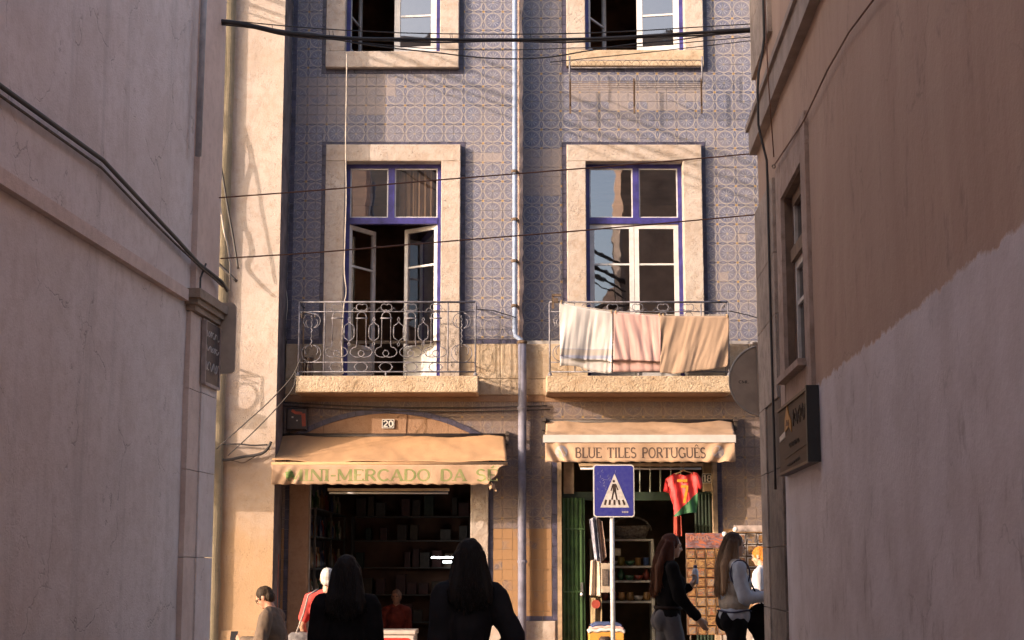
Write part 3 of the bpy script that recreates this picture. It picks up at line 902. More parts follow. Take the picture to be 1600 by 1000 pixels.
        m.build('end_scroll_panel', IRON, slab, True)
    # side returns: plain bars
    for px in (px0, px1):
        for k in (0.35, 0.68):
            yy = Yr + (YBAND - Yr) * k
            rail('side_bar', [(px, yy, z4), (px, yy, zt)], 0.006, n=5)
    return slab, (px0, px1, Yr, zt)
bal1, R1 = balcony(462, 747, (467, 507, 700, 743), 0)
bal2, R2 = balcony(854, 1143, (859, 898, 1096, 1138), 0)
# ------------- rainwater pipe
PIPE1 = mat('pale_blue_pipe_paint', (0.27, 0.33, 0.47), 0.85, 0.15, 8)
PIPE2 = mat('slate_blue_pipe_paint', (0.17, 0.165, 0.23), 0.6, 0.3, 6, 0.1)
xp = X(804, 250, 21.9); xq = X(816, 750, 21.86)
zj = Z(528, 21.9)
pp = MB().tube([(xp, 21.90, ZTOP), (xp, 21.90, zj + 0.10), (xp + 0.01, 21.90, zj + 0.03), (xq - 0.015, 21.88, zj - 0.03), (xq, 21.88, zj - 0.09)], 0.032, 10).build('rain_pipe', PIPE1, house, True)
MB().tube([(xq, 21.87, zj - 0.07), (xq + 0.004, 21.86, zj - 0.5), (xq - 0.004, 21.86, 1.9), (xq, 21.86, -1.0)], 0.060, 12).build('lower_pipe', PIPE2, pp, True)
MB().lathe((xq, 21.87, zj - 0.09), [(0.062, 0), (0.075, 0.01), (0.075, 0.035), (0.06, 0.05)], 12).build('pipe_collar', RUST, pp, True)
for v in (270, 345, 410, 480):
    MB().lathe((xp, 21.90, Z(v, 21.9)), [(0.046, 0), (0.049, 0.01), (0.049, 0.03), (0.046, 0.04)], 10).box(xp - 0.01, xp + 0.06, 21.92, 21.99, Z(v, 21.9) + 0.01, Z(v, 21.9) + 0.03).build('pipe_clip', RUST, pp)
for v in (640, 740, 880):
    MB().lathe((xq, 21.862, Z(v, 21.86)), [(0.064, 0), (0.068, 0.008), (0.068, 0.032), (0.064, 0.04)], 12).build('pipe_clip', PIPE2, pp)
# ragged mortar seam right of the pipe
m = MB()
def seam(a, b):
    z = ZB1 + 0.02 + (ZTOP - 3 - ZB1) * b
    wv = 0.02 + 0.028 * noise.noise(Vector((z * 3.1, 0, 7))) + 0.012 * noise.noise(Vector((z * 11, 0, 3)))
    return (XS - 0.035 + (0.05 + wv) * a, YF - 0.018 - 0.012 * math.sin(a * math.pi) + 0.006 * noise.noise(Vector((a * 4, z * 15, 1))), z)
m.grid(seam, 4, 240); m.build('mortar_seam', mat('pink_mortar', (0.52, 0.38, 0.32), 0.95, 0.3, 6, 0.4), house, solid=0.004)

# ---------------------------------------------------------------- neighbouring house (cream, stands forward)
nb = empty('cream_house', (XN - 3, YN, 0), 'cream rendered house front standing forward left of the tiled house', 'house')
XNL = -10.5
w = MB()
def nbw(a, b):
    x = XNL + (XN - XNL) * a; z = -1.2 + 13.2 * b
    return (x, YN + 0.006 * noise.noise(Vector((x * 2, z * 2, 1))) + 0.003 * noise.noise(Vector((x * 9, z * 9, 4))), z)
w.grid(nbw, 120, 160)
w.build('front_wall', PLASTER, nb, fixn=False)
w = MB()
w.add([(XN, YN, -1.2), (XN, 28.2, -1.2), (XN, 28.2, 12), (XN, YN, 12)], [(0, 1, 2, 3)])
w.add([(XNL, YN, -1.2), (XNL, 28.2, -1.2), (XNL, 28.2, 12), (XNL, YN, 12)], [(3, 2, 1, 0)])
w.box(XNL, XN, YN, 28.2, 12.0, 12.3)
w.build('side_wall', mat('shaded_side_render', (0.17, 0.135, 0.14), 0.9, 0.4, 4, 0.2), nb, fixn=False)  # the side face's shade is painted in as a darker colour
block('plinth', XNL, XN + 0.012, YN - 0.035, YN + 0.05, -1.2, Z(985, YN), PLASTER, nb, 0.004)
# weathered corner strip that throws the narrow shadow
xs0, xs1 = X(334, 300, 21.1), X(359, 300, 21.1)
w = MB()
def strip(a, b):
    z = -1.1 + 12.4 * b
    e = 0.012 * noise.noise(Vector((z * 2.3, a * 2, 5)))
    x = xs0 + (xs1 - xs0) * a + e * (1 if a > 0.5 else 0)
    return (x, YN - 0.135 * math.sin(math.pi * min(1, max(0, 0.02 + 0.96 * a))) ** 0.25 + e * 0.4, z)
w.grid(strip, 8, 160); w.build('mossy_corner_strip', MOSS, nb, fixn=False)
# the neighbour's own balcony and shop awning, just out of sight: they shade the wall beside them
YB2 = YN - 0.62
bs = Z(645, YN) + 0.32
nbb = MB().box(-8.2, -4.42, YB2, YN + 0.02, bs - 0.17, bs).build('balcony', STONE_Y, nb)
m = MB()
m.tube([(-8.2, YN, bs + 0.52), (-8.2, YB2 + 0.05, bs + 0.52), (-4.46, YB2 + 0.05, bs + 0.52), (-4.46, YN, bs + 0.52)], 0.02, 6)
m.tube([(-8.2, YB2 + 0.05, bs + 0.42), (-4.46, YB2 + 0.05, bs + 0.42), (-4.46, YN, bs + 0.42)], 0.012, 6)
m.tube([(-8.2, YB2 + 0.05, bs + 0.05), (-4.46, YB2 + 0.05, bs + 0.05)], 0.012, 6)
k = -8.0
while k < -4.5:
    m.tube([(k + 0.18 * math.cos(t), YB2 + 0.05, bs + 0.235 + 0.185 * math.sin(t)) for t in [2 * math.pi * q / 16 for q in range(16)]], 0.016, 5, True)
    m.tube([(k + 0.24, YB2 + 0.05, bs + 0.05), (k + 0.24, YB2 + 0.05, bs + 0.52)], 0.013, 5)
    k += 0.48
m.build('balcony_railing', IRON, nbb)
zc = Z(668, YN)
aw0 = MB()
aw0.grid(lambda a, b: (-8.3 + 3.85 * a, YN - 1.0 * b, zc + 0.1 - 0.35 * b + 0.01 * math.sin(a * 20)), 30, 6)
aw0.grid(lambda a, b: (-8.3 + 3.85 * a, YN - 1.0 - 0.01 * math.sin(a * 30) * b, zc - 0.25 - 0.28 * b), 30, 3)
tag(aw0.build('shop_awning', mat('faded_green_canvas', (0.12, 0.16, 0.10), 0.9, 0.2, 4), None, solid=0.004), 'faded green awning on the cream house, behind the alley corner', 'awning')
# ---------------------------------------------------------------- the alley: house on the right
AR0 = Vector((X(1190, 500, 13.8), 13.8)); ARD = Vector((0.049, 1.0)).normalized()
def RW(s, out=0.0):
    """point on the right alley wall: s metres back from the corner towards the camera, out = proud into the alley"""
    p = AR0 - ARD * s
    nrm = Vector((-ARD.y, ARD.x))
    q = p + nrm * out
    return q.x, q.y
def s_at(u, v):       # distance along the right wall where image column u meets it
    lo, hi = -0.5, 9.0
    for _ in range(50):
        mid = (lo + hi) / 2
        x, y = RW(mid)
        t = y * CT + (Z(v, y) - CAMZ) * ST
        uu = 800 + x / t * FPX
        if uu < u: lo = mid
        else: hi = mid
    return (lo + hi) / 2
def RZ(u, v, out=0.0):
    x, y = RW(s_at(u, v), out); return Z(v, y)
rh = empty('right_alley_house', (AR0.x, AR0.y, 0), 'brown rendered house along the right side of the alley', 'house')
def rbox(m, s0, s1, o0, o1, z0, z1):
    a = RW(s0, o1); b = RW(s1, o1); c = RW(s1, o0); d = RW(s0, o0)
    m.add([(*a, z0), (*b, z0), (*c, z0), (*d, z0), (*a, z1), (*b, z1), (*c, z1), (*d, z1)],
          [(0, 3, 2, 1), (4, 5, 6, 7), (0, 1, 5, 4), (1, 2, 6, 5), (2, 3, 7, 6), (3, 0, 4, 7)])
    return m
# plaster: brown above, white paint below a ragged line
m_ = bpy.data.materials.new('two_tone_render'); N = NT(m_)
p = N.pos(); sx, sy, sz = N.sep(p)
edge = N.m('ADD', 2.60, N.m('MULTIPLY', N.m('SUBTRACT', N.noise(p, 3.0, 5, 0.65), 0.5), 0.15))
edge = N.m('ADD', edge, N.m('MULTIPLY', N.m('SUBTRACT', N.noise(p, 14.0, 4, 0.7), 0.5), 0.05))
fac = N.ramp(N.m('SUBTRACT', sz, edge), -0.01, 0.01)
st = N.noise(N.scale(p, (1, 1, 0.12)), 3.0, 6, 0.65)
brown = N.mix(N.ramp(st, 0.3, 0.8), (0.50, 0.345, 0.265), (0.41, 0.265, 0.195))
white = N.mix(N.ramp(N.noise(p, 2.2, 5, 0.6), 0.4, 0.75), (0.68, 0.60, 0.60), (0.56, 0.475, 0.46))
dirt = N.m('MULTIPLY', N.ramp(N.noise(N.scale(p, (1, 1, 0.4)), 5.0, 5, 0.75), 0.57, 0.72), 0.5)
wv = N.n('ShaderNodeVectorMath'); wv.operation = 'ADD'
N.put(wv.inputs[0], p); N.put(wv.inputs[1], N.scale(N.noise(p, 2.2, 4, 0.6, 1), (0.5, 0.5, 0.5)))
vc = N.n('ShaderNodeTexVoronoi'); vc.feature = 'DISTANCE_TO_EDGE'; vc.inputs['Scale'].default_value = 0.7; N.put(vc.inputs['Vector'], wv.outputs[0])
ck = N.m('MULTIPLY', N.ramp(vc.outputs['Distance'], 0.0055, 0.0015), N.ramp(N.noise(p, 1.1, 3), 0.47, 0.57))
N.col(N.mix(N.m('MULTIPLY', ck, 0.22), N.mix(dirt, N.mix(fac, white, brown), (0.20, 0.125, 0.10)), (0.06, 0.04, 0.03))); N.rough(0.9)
N.bump(N.m('ADD', N.noise(p, 30.0, 5, 0.65), N.m('MULTIPLY', fac, -0.4)), 0.35, 0.012)
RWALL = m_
SW0, SW1 = s_at(1229, 450), s_at(1262, 450)
ZW0, ZW1 = RZ(1231, 592), RZ(1228, 306)
RSIDE = 14.0
m = MB()
def rquad(m, s0, s1, z0, z1, nu, nv):
    def fn(a, b):
        s = s0 + (s1 - s0) * a; z = z0 + (z1 - z0) * b
        x, y = RW(s, 0.008 * noise.noise(Vector((s * 1.3, z * 1.3, 2))) + 0.002 * noise.noise(Vector((s * 9, z * 9, 2))))
        return (x, y, z)
    m.grid(fn, nu, nv)
rquad(m, 0, SW0, -0.8, 7.2, 10, 120); rquad(m, SW1, 15.5, -0.8, 7.2, 120, 100); rquad(m, 0, 1.5, 7.2, 10.4, 8, 20)
rquad(m, SW0, SW1, -0.8, ZW0, 6, 30); rquad(m, SW0, SW1, ZW1, 7.2, 6, 80)
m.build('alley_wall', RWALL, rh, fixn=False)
m = MB()
c0 = RW(0); 
m.add([(c0[0], c0[1], -0.8), (c0[0] + RSIDE, c0[1] + 0.4, -0.8), (c0[0] + RSIDE, c0[1] + 0.4, 10.4), (c0[0], c0[1], 10.4)], [(3, 2, 1, 0)])
q5 = RW(1.5)
m.add([(q5[0], q5[1], 7.2), (q5[0] + RSIDE, q5[1] + 0.4, 7.2), (q5[0] + RSIDE, q5[1] + 0.4, 10.4), (q5[0], q5[1], 10.4)], [(0, 1, 2, 3)])
m.add([(c0[0], c0[1], 10.4), (c0[0] + RSIDE, c0[1] + 0.4, 10.4), (q5[0] + RSIDE, q5[1] + 0.4, 10.4), (q5[0], q5[1], 10.4)], [(0, 1, 2, 3)])
e0 = RW(15.5)
m.add([(q5[0], q5[1], 7.2), (q5[0] + RSIDE, q5[1] + 0.4, 7.2), (e0[0] + RSIDE, e0[1], 7.2), (e0[0], e0[1], 7.2)], [(0, 1, 2, 3)])
m.build('street_wall', mat('brown_render', (0.52, 0.36, 0.25), 0.9, 0.25, 2), rh, fixn=False)
# window in that wall
RFR = mat('old_brown_frame', (0.17, 0.095, 0.06), 0.6, 0.35, 8)
rwin = rbox(MB(), SW0, SW0 + 0.07, -0.12, -0.055, ZW0, ZW1)
rbox(rwin, SW1 - 0.07, SW1, -0.12, -0.055, ZW0, ZW1); rbox(rwin, SW0 + 0.07, SW1 - 0.07, -0.12, -0.055, ZW1 - 0.08, ZW1)
ZTR = RZ(1240, 385)
rbox(rwin, SW0 + 0.07, SW1 - 0.07, -0.12, -0.03, ZTR - 0.05, ZTR + 0.05)
rwin = rwin.build('window', RFR, rh)
m = MB()
for (a, b) in ((SW0, SW0), (SW1, SW1)):
    pass
def reveal(s, z0, z1):
    a = RW(s, 0); b = RW(s, -0.13)
    return [(*a, z0), (*b, z0), (*b, z1), (*a, z1)]
m.add(reveal(SW0, ZW0, ZW1), [(0, 1, 2, 3)]); m.add(reveal(SW1, ZW0, ZW1), [(3, 2, 1, 0)])
for z, f in ((ZW0, (0, 1, 2, 3)), (ZW1, (3, 2, 1, 0))):
    m.add([(*RW(SW0, 0), z), (*RW(SW1, 0), z), (*RW(SW1, -0.13), z), (*RW(SW0, -0.13), z)], [f])
m.build('reveal', mat('reveal_render', (0.22, 0.14, 0.10), 0.9, 0.3, 5), rwin, fixn=False)
m = MB()
zc_ = (ZTR - 0.05)
midS = (SW0 + SW1) / 2
for a, b in ((SW0 + 0.07, midS), (midS, SW1 - 0.07)):
    rbox(m, a, a + 0.06, -0.105, -0.062, ZW0 + 0.01, zc_); rbox(m, b - 0.06, b, -0.105, -0.062, ZW0 + 0.01, zc_)
    rbox(m, a + 0.06, b - 0.06, -0.104, -0.063, zc_ - 0.06, zc_); rbox(m, a + 0.06, b - 0.06, -0.104, -0.063, ZW0 + 0.01, ZW0 + 0.09)
    rbox(m, a + 0.06, b - 0.06, -0.10, -0.067, (ZW0 + zc_) / 2 + 0.1, (ZW0 + zc_) / 2 + 0.13)
rbox(m, midS - 0.03, midS + 0.03, -0.104, -0.06, ZTR + 0.05, ZW1 - 0.08); rbox(m, SW0 + 0.07, SW0 + 0.12, -0.103, -0.06, ZTR + 0.05, ZW1 - 0.08); rbox(m, SW1 - 0.12, SW1 - 0.07, -0.103, -0.06, ZTR + 0.05, ZW1 - 0.08)
m.build('sash', mat('grey_white_paint', (0.62, 0.56, 0.53), 0.5, 0.2, 8), rwin)
MB().add([(*RW(SW0 + 0.07, -0.085), ZW0), (*RW(SW1 - 0.07, -0.085), ZW0), (*RW(SW1 - 0.07, -0.085), ZW1), (*RW(SW0 + 0.07, -0.085), ZW1)], [(0, 1, 2, 3)]).build('pane', glass_mat('alley_glass', 0.35, (0.25, 0.2, 0.18)), rwin, fixn=False)
MB().add([(*RW(SW0 - 0.3, -0.6), ZW0 - 0.2), (*RW(SW1 + 0.3, -0.6), ZW0 - 0.2), (*RW(SW1 + 0.3, -0.6), ZW1 + 0.2), (*RW(SW0 - 0.3, -0.6), ZW1 + 0.2)], [(0, 1, 2, 3)]).build('dark_room', DARKM, rwin, fixn=False)
SUR = stone_mat('brown_surround', (0.46, 0.335, 0.28), (0.22, 0.14, 0.10), 0.5, 0.5)
for a, b, z0, z1 in ((SW0 - 0.30, SW0 - 0.002, ZW0 - 0.25, ZW1 + 0.30), (SW1 + 0.002, SW1 + 0.26, ZW0 - 0.25, ZW1 + 0.30)):
    rbox(MB(), a, b, -0.05, 0.03, z0, z1).build('jamb', SUR, rwin)
rbox(MB(), SW0 - 0.001, SW1 + 0.001, -0.05, 0.028, ZW1 + 0.002, ZW1 + 0.30).build('lintel', SUR, rwin)
rbox(MB(), SW0 - 0.001, SW1 + 0.001, -0.05, 0.027, ZW0 - 0.25, ZW0 - 0.052).build('apron', SUR, rwin)
rbox(MB(), SW0 - 0.04, SW1 + 0.04, -0.15, 0.09, ZW0 - 0.05, ZW0 - 0.002).build('sill', SUR, rwin)
# string course
ZC0 = Z(240, 13.8)
m = rbox(MB(), -0.06, 15.0, -0.02, 0.07, ZC0, ZC0 + 0.27)
rbox(m, -0.10, 15.0, -0.02, 0.095, ZC0 + 0.22, ZC0 + 0.275)
m.build('string_course', mat('grey_string_render', (0.37, 0.29, 0.25), 0.9, 0.2, 4, 0.2), rh)
# quoin stones up the corner
zq = -0.8
i = 0
while zq < 8.2:
    h = (0.62, 0.55, 0.68, 0.5)[i % 4]
    z1 = min(zq + h, 8.28)
    if not (zq < ZC0 + 0.28 and z1 > ZC0):
        wq = s_at(1213, 300) if zq > 2.6 else s_at(1206, 800)
        m = rbox(MB(), -0.04, wq, -0.03, 0.035, zq + 0.004, z1 - 0.004)
        o = m.build('quoin_stone', QUOIN, rh)
        if zq < 3.0:
            rbox(MB(), wq + 0.002, s_at(1228, 800), -0.03, 0.020, zq + 0.003, z1 - 0.003).build('quoin_stone', QUOIN_D, rh)
    zq = z1
    i += 1
def wire(name, pts, r, m, label, cat='cable', group=None, n=5):
    o = MB().tube(pts, r, n).build(name, m, None, True)
    return tag(o, label, cat, group)
BLACKC = mat('black_cable_sheath', (0.035, 0.028, 0.028), 0.6, 0.2, 8)
REDC = mat('reddish_cable', (0.16, 0.06, 0.03), 0.6, 0.2, 8)
CORD = mat('pale_cord', (0.60, 0.52, 0.45), 0.8, 0.2, 8)
sA = s_at(1209, 300) + 0.05
wire('wall_cable', [(*RW(sA + 0.02 * math.sin(z * 1.3) - 0.03, 0.05 + 0.065 * max(0.0, 1 - max(0, abs(z - ZC0 - 0.13) - 0.2) / 0.3)), z) for z in [2.0 + 0.15 * k for k in range(41)]], 0.011, BLACKC, 'thick black cable running up the right corner of the alley')
sB = s_at(1222, 200)
zr = RZ(1221, 258)
wire('loose_string', [(*RW(sB, 0.11), zr + 1.4), (*RW(sB, 0.10), zr + 0.7), (*RW(sB, 0.07), zr + 0.04)], 0.005, REDC, 'thin cord hanging to a ring beside the right alley window', 'string')
def rpt(u, v, out): x, y = RW(s_at(u, v), out); return (x, y, Z(v, y))
tag(MB().tube([rpt(1221 + 2.6 * math.cos(t), 260 + 2.6 * math.sin(t), 0.06) for t in [2 * math.pi * k / 12 for k in range(12)]], 0.005, 5, True).build('iron_ring', RUST), 'small iron ring fixed above the right alley window', 'ring')
wire('slack_wire', [rpt(1222, 258, 0.06), rpt(1262, 190, 0.03), rpt(1300, 110, 0.03), rpt(1335, 50, 0.03), rpt(1420, -60, 0.03)], 0.006, REDC, 'thin slanting wire across the upper right alley wall', 'wire')

# sign board on the right wall
WOODS = mat('varnished_sign_wood', (0.085, 0.045, 0.025), 0.75, 0.3, 3, stretch=(0.4, 0.4, 4))
sb0, sb1 = s_at(1229, 690), s_at(1281, 660)
zb0, zb1 = RZ(1281, 722), RZ(1281, 600)
sgn = empty('wooden_shop_sign', (*RW((sb0 + sb1) / 2, 0.05), zb0), 'wooden shop board with orange flame emblem on right alley wall', 'sign')
rbox(MB(), sb0, sb1 - 0.06, 0.0, 0.055, zb0 + 0.02, zb1 - 0.02).build('board', WOODS, sgn)
rbox(MB(), sb1 - 0.06, sb1, 0.0, 0.085, zb0, zb1).build('frame_end', mat('black_frame', (0.02, 0.017, 0.018), 0.5, 0.3, 6), sgn)
rbox(rbox(MB(), sb0, sb1 - 0.061, 0.0, 0.07, zb0, zb0 + 0.019), sb0, sb1 - 0.061, 0.0, 0.07, zb1 - 0.019, zb1).build('frame_rail', mat('brown_frame', (0.10, 0.05, 0.03), 0.5, 0.3, 6), sgn)
FLAME = mat('orange_emblem', (0.42, 0.17, 0.02), 0.5, 0.25, 12)
def rpoly(pts, out, th=0.006):
    """pts in board fractions (0..1 far->near, 0..1 bottom->top)"""
    n = len(pts)
    vs = []
    for o_ in (out, out + th):
        for a, b in pts:
            vs.append((*RW(sb0 + (sb1 - sb0 - 0.06) * a, o_), zb0 + (zb1 - zb0) * b))
    return MB().add(vs, [tuple(range(n)), tuple(range(2 * n - 1, n - 1, -1))] + [(i, (i + 1) % n, (i + 1) % n + n, i + n) for i in range(n)])
rpoly([(0.22, 0.60), (0.24, 0.78), (0.30, 0.93), (0.33, 0.98), (0.36, 0.85), (0.44, 0.72), (0.45, 0.55), (0.40, 0.62), (0.36, 0.66), (0.30, 0.62)], 0.056).build('flame_emblem', FLAME, sgn)
rpoly([(0.28, 0.68), (0.31, 0.76), (0.34, 0.70), (0.37, 0.75), (0.38, 0.66)], 0.0625, 0.003).build('emblem_mark', mat('emblem_dark', (0.10, 0.03, 0.01), 0.6), sgn)
rpoly([(0.04, 0.50), (0.24, 0.53), (0.24, 0.62), (0.04, 0.58)], 0.056).build('white_plate', mat('white_plate', (0.62, 0.55, 0.50), 0.5, 0.2, 20), sgn)
INKD = mat('dark_lettering', (0.035, 0.018, 0.012), 0.6, 0.1, 8)
def rstroke(m, pts, r): m.tube([(*RW(sb0 + (sb1 - sb0 - 0.06) * a, 0.058), zb0 + (zb1 - zb0) * b) for a, b in pts], r, 4)
m = MB()
cur = []
for k in range(60):
    a = 0.50 + 0.42 * k / 59
    cur.append((a + 0.018 * math.sin(k * 1.1), 0.72 + 0.10 * math.sin(k * 0.9 + 0.6) * (1.2 if k % 14 < 5 else 0.6)))
rstroke(m, cur, 0.0045)
m.build('script_lettering', INKD, sgn)
m = MB()
rstroke(m, [(0.34 + 0.34 * k / 40 + 0.008 * math.sin(k * 1.9), 0.38 + 0.035 * math.sin(k * 1.25)) for k in range(41)], 0.003)
rstroke(m, [(0.20, 0.22), (0.90, 0.27)], 0.003); rstroke(m, [(0.28 + 0.40 * k / 30, 0.10 + 0.02 * math.sin(k * 1.4) + 0.03 * k / 30) for k in range(31)], 0.003)
m.build('small_lettering', INKD, sgn)

# ---------------------------------------------------------------- the alley: house on the left
AL0 = Vector((X(338, 250, 14.5), 14.5)); ALD = Vector((0.06, 1.0)).normalized()
def LW(s, out=0.0):
    p = AL0 - ALD * s
    nrm = Vector((ALD.y, -ALD.x))
    q = p + nrm * out
    return q.x, q.y
def ls_at(u, v):
    lo, hi = -0.5, 7.0
    for _ in range(50):
        mid = (lo + hi) / 2
        x, y = LW(mid); t = y * CT + (Z(v, y) - CAMZ) * ST
        uu = 800 + x / t * FPX
        if uu > u: lo = mid
        else: hi = mid
    return (lo + hi) / 2
def lbox(m, s0, s1, o0, o1, z0, z1):
    a = LW(s0, o1); b = LW(s1, o1); c = LW(s1, o0); d = LW(s0, o0)
    m.add([(*a, z0), (*b, z0), (*c, z0), (*d, z0), (*a, z1), (*b, z1), (*c, z1), (*d, z1)],
          [(0, 3, 2, 1), (4, 5, 6, 7), (0, 1, 5, 4), (1, 2, 6, 5), (2, 3, 7, 6), (3, 0, 4, 7)])
    return m
lh = empty('left_alley_house', (AL0.x, AL0.y, 0), 'mauve-grey rendered house along the left side of the alley', 'house')
m = MB()
def lquad(a, b):
    s = 15.0 * a; z = -0.8 + 9.8 * b
    x, y = LW(s, 0.008 * noise.noise(Vector((s * 1.3, z * 1.3, 9))))
    return (x, y, z)
m.grid(lquad, 120, 120); m.build('alley_wall', LEFTG, lh, fixn=False)
m = MB()
c0 = LW(0); e0 = LW(15.0); LX = -9.0
LY = c0[1] - 4.0      # the street front runs back at an angle, opening the corner to the evening sun
m.add([(c0[0], c0[1], -0.8), (LX, LY, -0.8), (LX, LY, 9), (c0[0], c0[1], 9)], [(0, 1, 2, 3)])
m.add([(LX, LY, -0.8), (LX, e0[1], -0.8), (LX, e0[1], 9), (LX, LY, 9)], [(0, 1, 2, 3)])
m.add([(c0[0], c0[1], 9), (LX, LY, 9), (LX, e0[1], 9), (e0[0], e0[1], 9)], [(3, 2, 1, 0)])
m.build('street_wall', LEFTP, lh, fixn=False)
# corner pilaster: pink upper stretch, grey quoined foot with capital
zcap0, zcap1 = 3.60, 3.78
sq = ls_at(302, 300)
lbox(MB(), -0.03, sq, -0.03, 0.05, zcap1 + 0.002, 8.98).build('corner_pilaster', LEFTP, lh)
lbox(lbox(lbox(MB(), -0.10, ls_at(286, 470), -0.03, 0.15, zcap0 + 0.10, zcap1), -0.07, ls_at(288, 470), -0.03, 0.12, zcap0 + 0.05, zcap0 + 0.099), -0.05, ls_at(290, 470), -0.03, 0.09, zcap0, zcap0 + 0.049).build('capital', stone_mat('capital_stone', (0.36, 0.26, 0.20), (0.20, 0.13, 0.08), 0.6, 0.6), lh)
zq = -0.8; i = 0
sp0, sp1 = ls_at(302, 700), ls_at(284, 700)
while zq < zcap0 - 0.01:
    z1 = min(zq + (0.75, 0.7, 0.82)[i % 3], zcap0 - 0.002)
    lbox(MB(), -0.03, sp0 - 0.002, -0.03, 0.06, zq + 0.003, z1 - 0.003).build('quoin_stone', LEFTG, lh)
    lbox(MB(), sp0, sp1, -0.03, 0.045, zq + 0.003, z1 - 0.003).build('quoin_stone', LEFTP, lh)
    zq = z1; i += 1
lbox(MB(), ls_at(284, 470), 15, -0.02, 0.06, zcap0 + 0.06, zcap1 - 0.02).build('string_course', LEFTP, lh)
# conduit
sc_ = ls_at(301, 100)
tag(MB().tube([(*LW(sc_, 0.085), 8.9), (*LW(sc_, 0.085), 6.5), (*LW(sc_ + 0.03, 0.085), Z(238, 13.4))], 0.028, 8).build('grey_conduit', mat('grey_conduit_paint', (0.36, 0.33, 0.34), 0.5, 0.2, 9), None, True), 'grey conduit pipe down the left alley wall', 'pipe')
# street-name panel of painted tiles
PANEL = mat('dark_tile_panel', (0.085, 0.05, 0.045), 0.5, 0.4, 9)
pn = lbox(MB(), ls_at(329, 530), ls_at(307, 530), 0.055, 0.085, 3.02, zcap0 - 0.03).build('street_name_panel', PANEL)
tag(pn, 'dark street-name panel with pale lettering on left alley corner', 'sign')
FRM = mat('panel_frame', (0.40, 0.31, 0.28), 0.7, 0.2, 9)
a_, b_ = ls_at(329, 530), ls_at(307, 530)
m = lbox(MB(), a_ - 0.03, a_ - 0.001, 0.055, 0.095, 3.0, zcap0 - 0.03); lbox(m, a_, b_, 0.055, 0.095, 2.99, 3.018); lbox(m, b_ + 0.001, b_ + 0.025, 0.055, 0.095, 3.0, zcap0 - 0.03)
m.build('frame', FRM, pn)
m = MB()
for row, (z, amp) in enumerate(((3.46, 0.028), (3.33, 0.024), (3.17, 0.042))):
    for k0 in range(3):
        c = a_ + (b_ - a_) * (0.2 + 0.28 * k0)
        m.tube([(*LW(c + 0.10 * math.sin(k * 0.35), 0.088), z + amp * math.sin(k * 1.1 + row + k0) + 0.0) for k in range(12)], 0.006, 4)
m.build('lettering', mat('pale_lettering', (0.50, 0.43, 0.40), 0.7, 0.2, 9), pn)
# cables on the left wall
def lpt(u, v, out): x, y = LW(ls_at(u, v), out); return (x, y, Z(v, y))
wire('wall_cable', [lpt(-260, -40, 0.05), lpt(-60, 100, 0.05), lpt(150, 250, 0.05), lpt(230, 335, 0.05), lpt(268, 375, 0.05), lpt(300, 412, 0.06), (*LW(ls_at(318, 430), 0.09), Z(425, 14)), (*LW(0.15, 0.12), Z(442, 14.4)), (*LW(0.0, 0.14), Z(455, 14.5))], 0.017, BLACKC, 'black cable drooping along the left alley wall above the capital')
wire('wall_cable', [lpt(-260, -25, 0.04), lpt(-60, 114, 0.04), lpt(150, 262, 0.04), lpt(230, 345, 0.04), lpt(268, 382, 0.04), lpt(300, 418, 0.08), (*LW(ls_at(316, 430), 0.11), Z(432, 14)), (*LW(0.1, 0.12), Z(448, 14.4))], 0.010, RUST, 'thin rusty cable below the black one on left alley wall')
wire('wall_cable', [lpt(308, 412, 0.08), lpt(301, 435, 0.07), lpt(295, 456, 0.1)], 0.009, BLACKC, 'short black cable dropping onto the left capital')
wire('loose_string', [(AL0.x + 0.03 + dx, 14.55, Z(v, 14.55)) for dx, v in ((0.0, -80), (0.0, 60), (-0.02, 160), (-0.03, 240), (0.0, 262))], 0.009, CORD, 'pale cord hanging down the left alley corner, upper length', 'string')
wire('loose_string', [P(u, v, 14.6) for u, v in ((341, 300), (345, 330), (350, 362), (356, 385), (359, 410), (360, 455))], 0.008, CORD, 'pale cord dangling below the thin wire at left', 'string')

# building closing the alley behind the viewer (only seen mirrored in the panes)
bh = MB()
bh.box(-14.0, -0.7, -14.0, -11.0, -0.8, 21.0)
bh.box(-13.0, -0.9, -10.99, -10.9, 12.0, 12.3); bh.box(-13.0, -0.9, -10.99, -10.9, 8.0, 8.3)
tag(bh.build('house_behind', mat('ochre_render', (0.58, 0.42, 0.31), 0.9, 0.2, 1.0)), 'ochre house closing the alley behind the viewer', 'house')

# ---------------------------------------------------------------- overhead wires (at the mouth of the alley)
YW = 14.35
def sag(pts): return [P(u, v, YW) for u, v in pts]
def smooth_pts(pts, n=10):
    out = []
    for i in range(len(pts) - 1):
        p0 = pts[max(i - 1, 0)]; p1 = pts[i]; p2 = pts[i + 1]; p3 = pts[min(i + 2, len(pts) - 1)]
        for k in range(n):
            t = k / n
            out.append(tuple(0.5 * ((2 * p1[j]) + (-p0[j] + p2[j]) * t + (2 * p0[j] - 5 * p1[j] + 4 * p2[j] - p3[j]) * t * t + (-p0[j] + 3 * p1[j] - 3 * p2[j] + p3[j]) * t ** 3) for j in range(len(p1))))
    out.append(tuple(pts[-1]))
    return out
main = smooth_pts([(338, 33), (362, 35), (400, 42), (440, 50), (500, 56), (560, 60), (620, 61), (720, 62), (830, 62), (910, 61), (980, 58), (1060, 53), (1130, 49), (1195, 46)], 8)
wire('cable_bundle', sag(main), [0.024 if u < 500 or u > 1120 else 0.016 for u, v in main], BLACKC, 'thick black cable bundle sagging across the alley mouth')
wire('overhead_cable', sag([(u, v + 3.2 + 1.2 * math.sin(u * 0.03)) for u, v in main]), 0.009, BLACKC, 'black cable twisted just under the thick bundle', group=None)
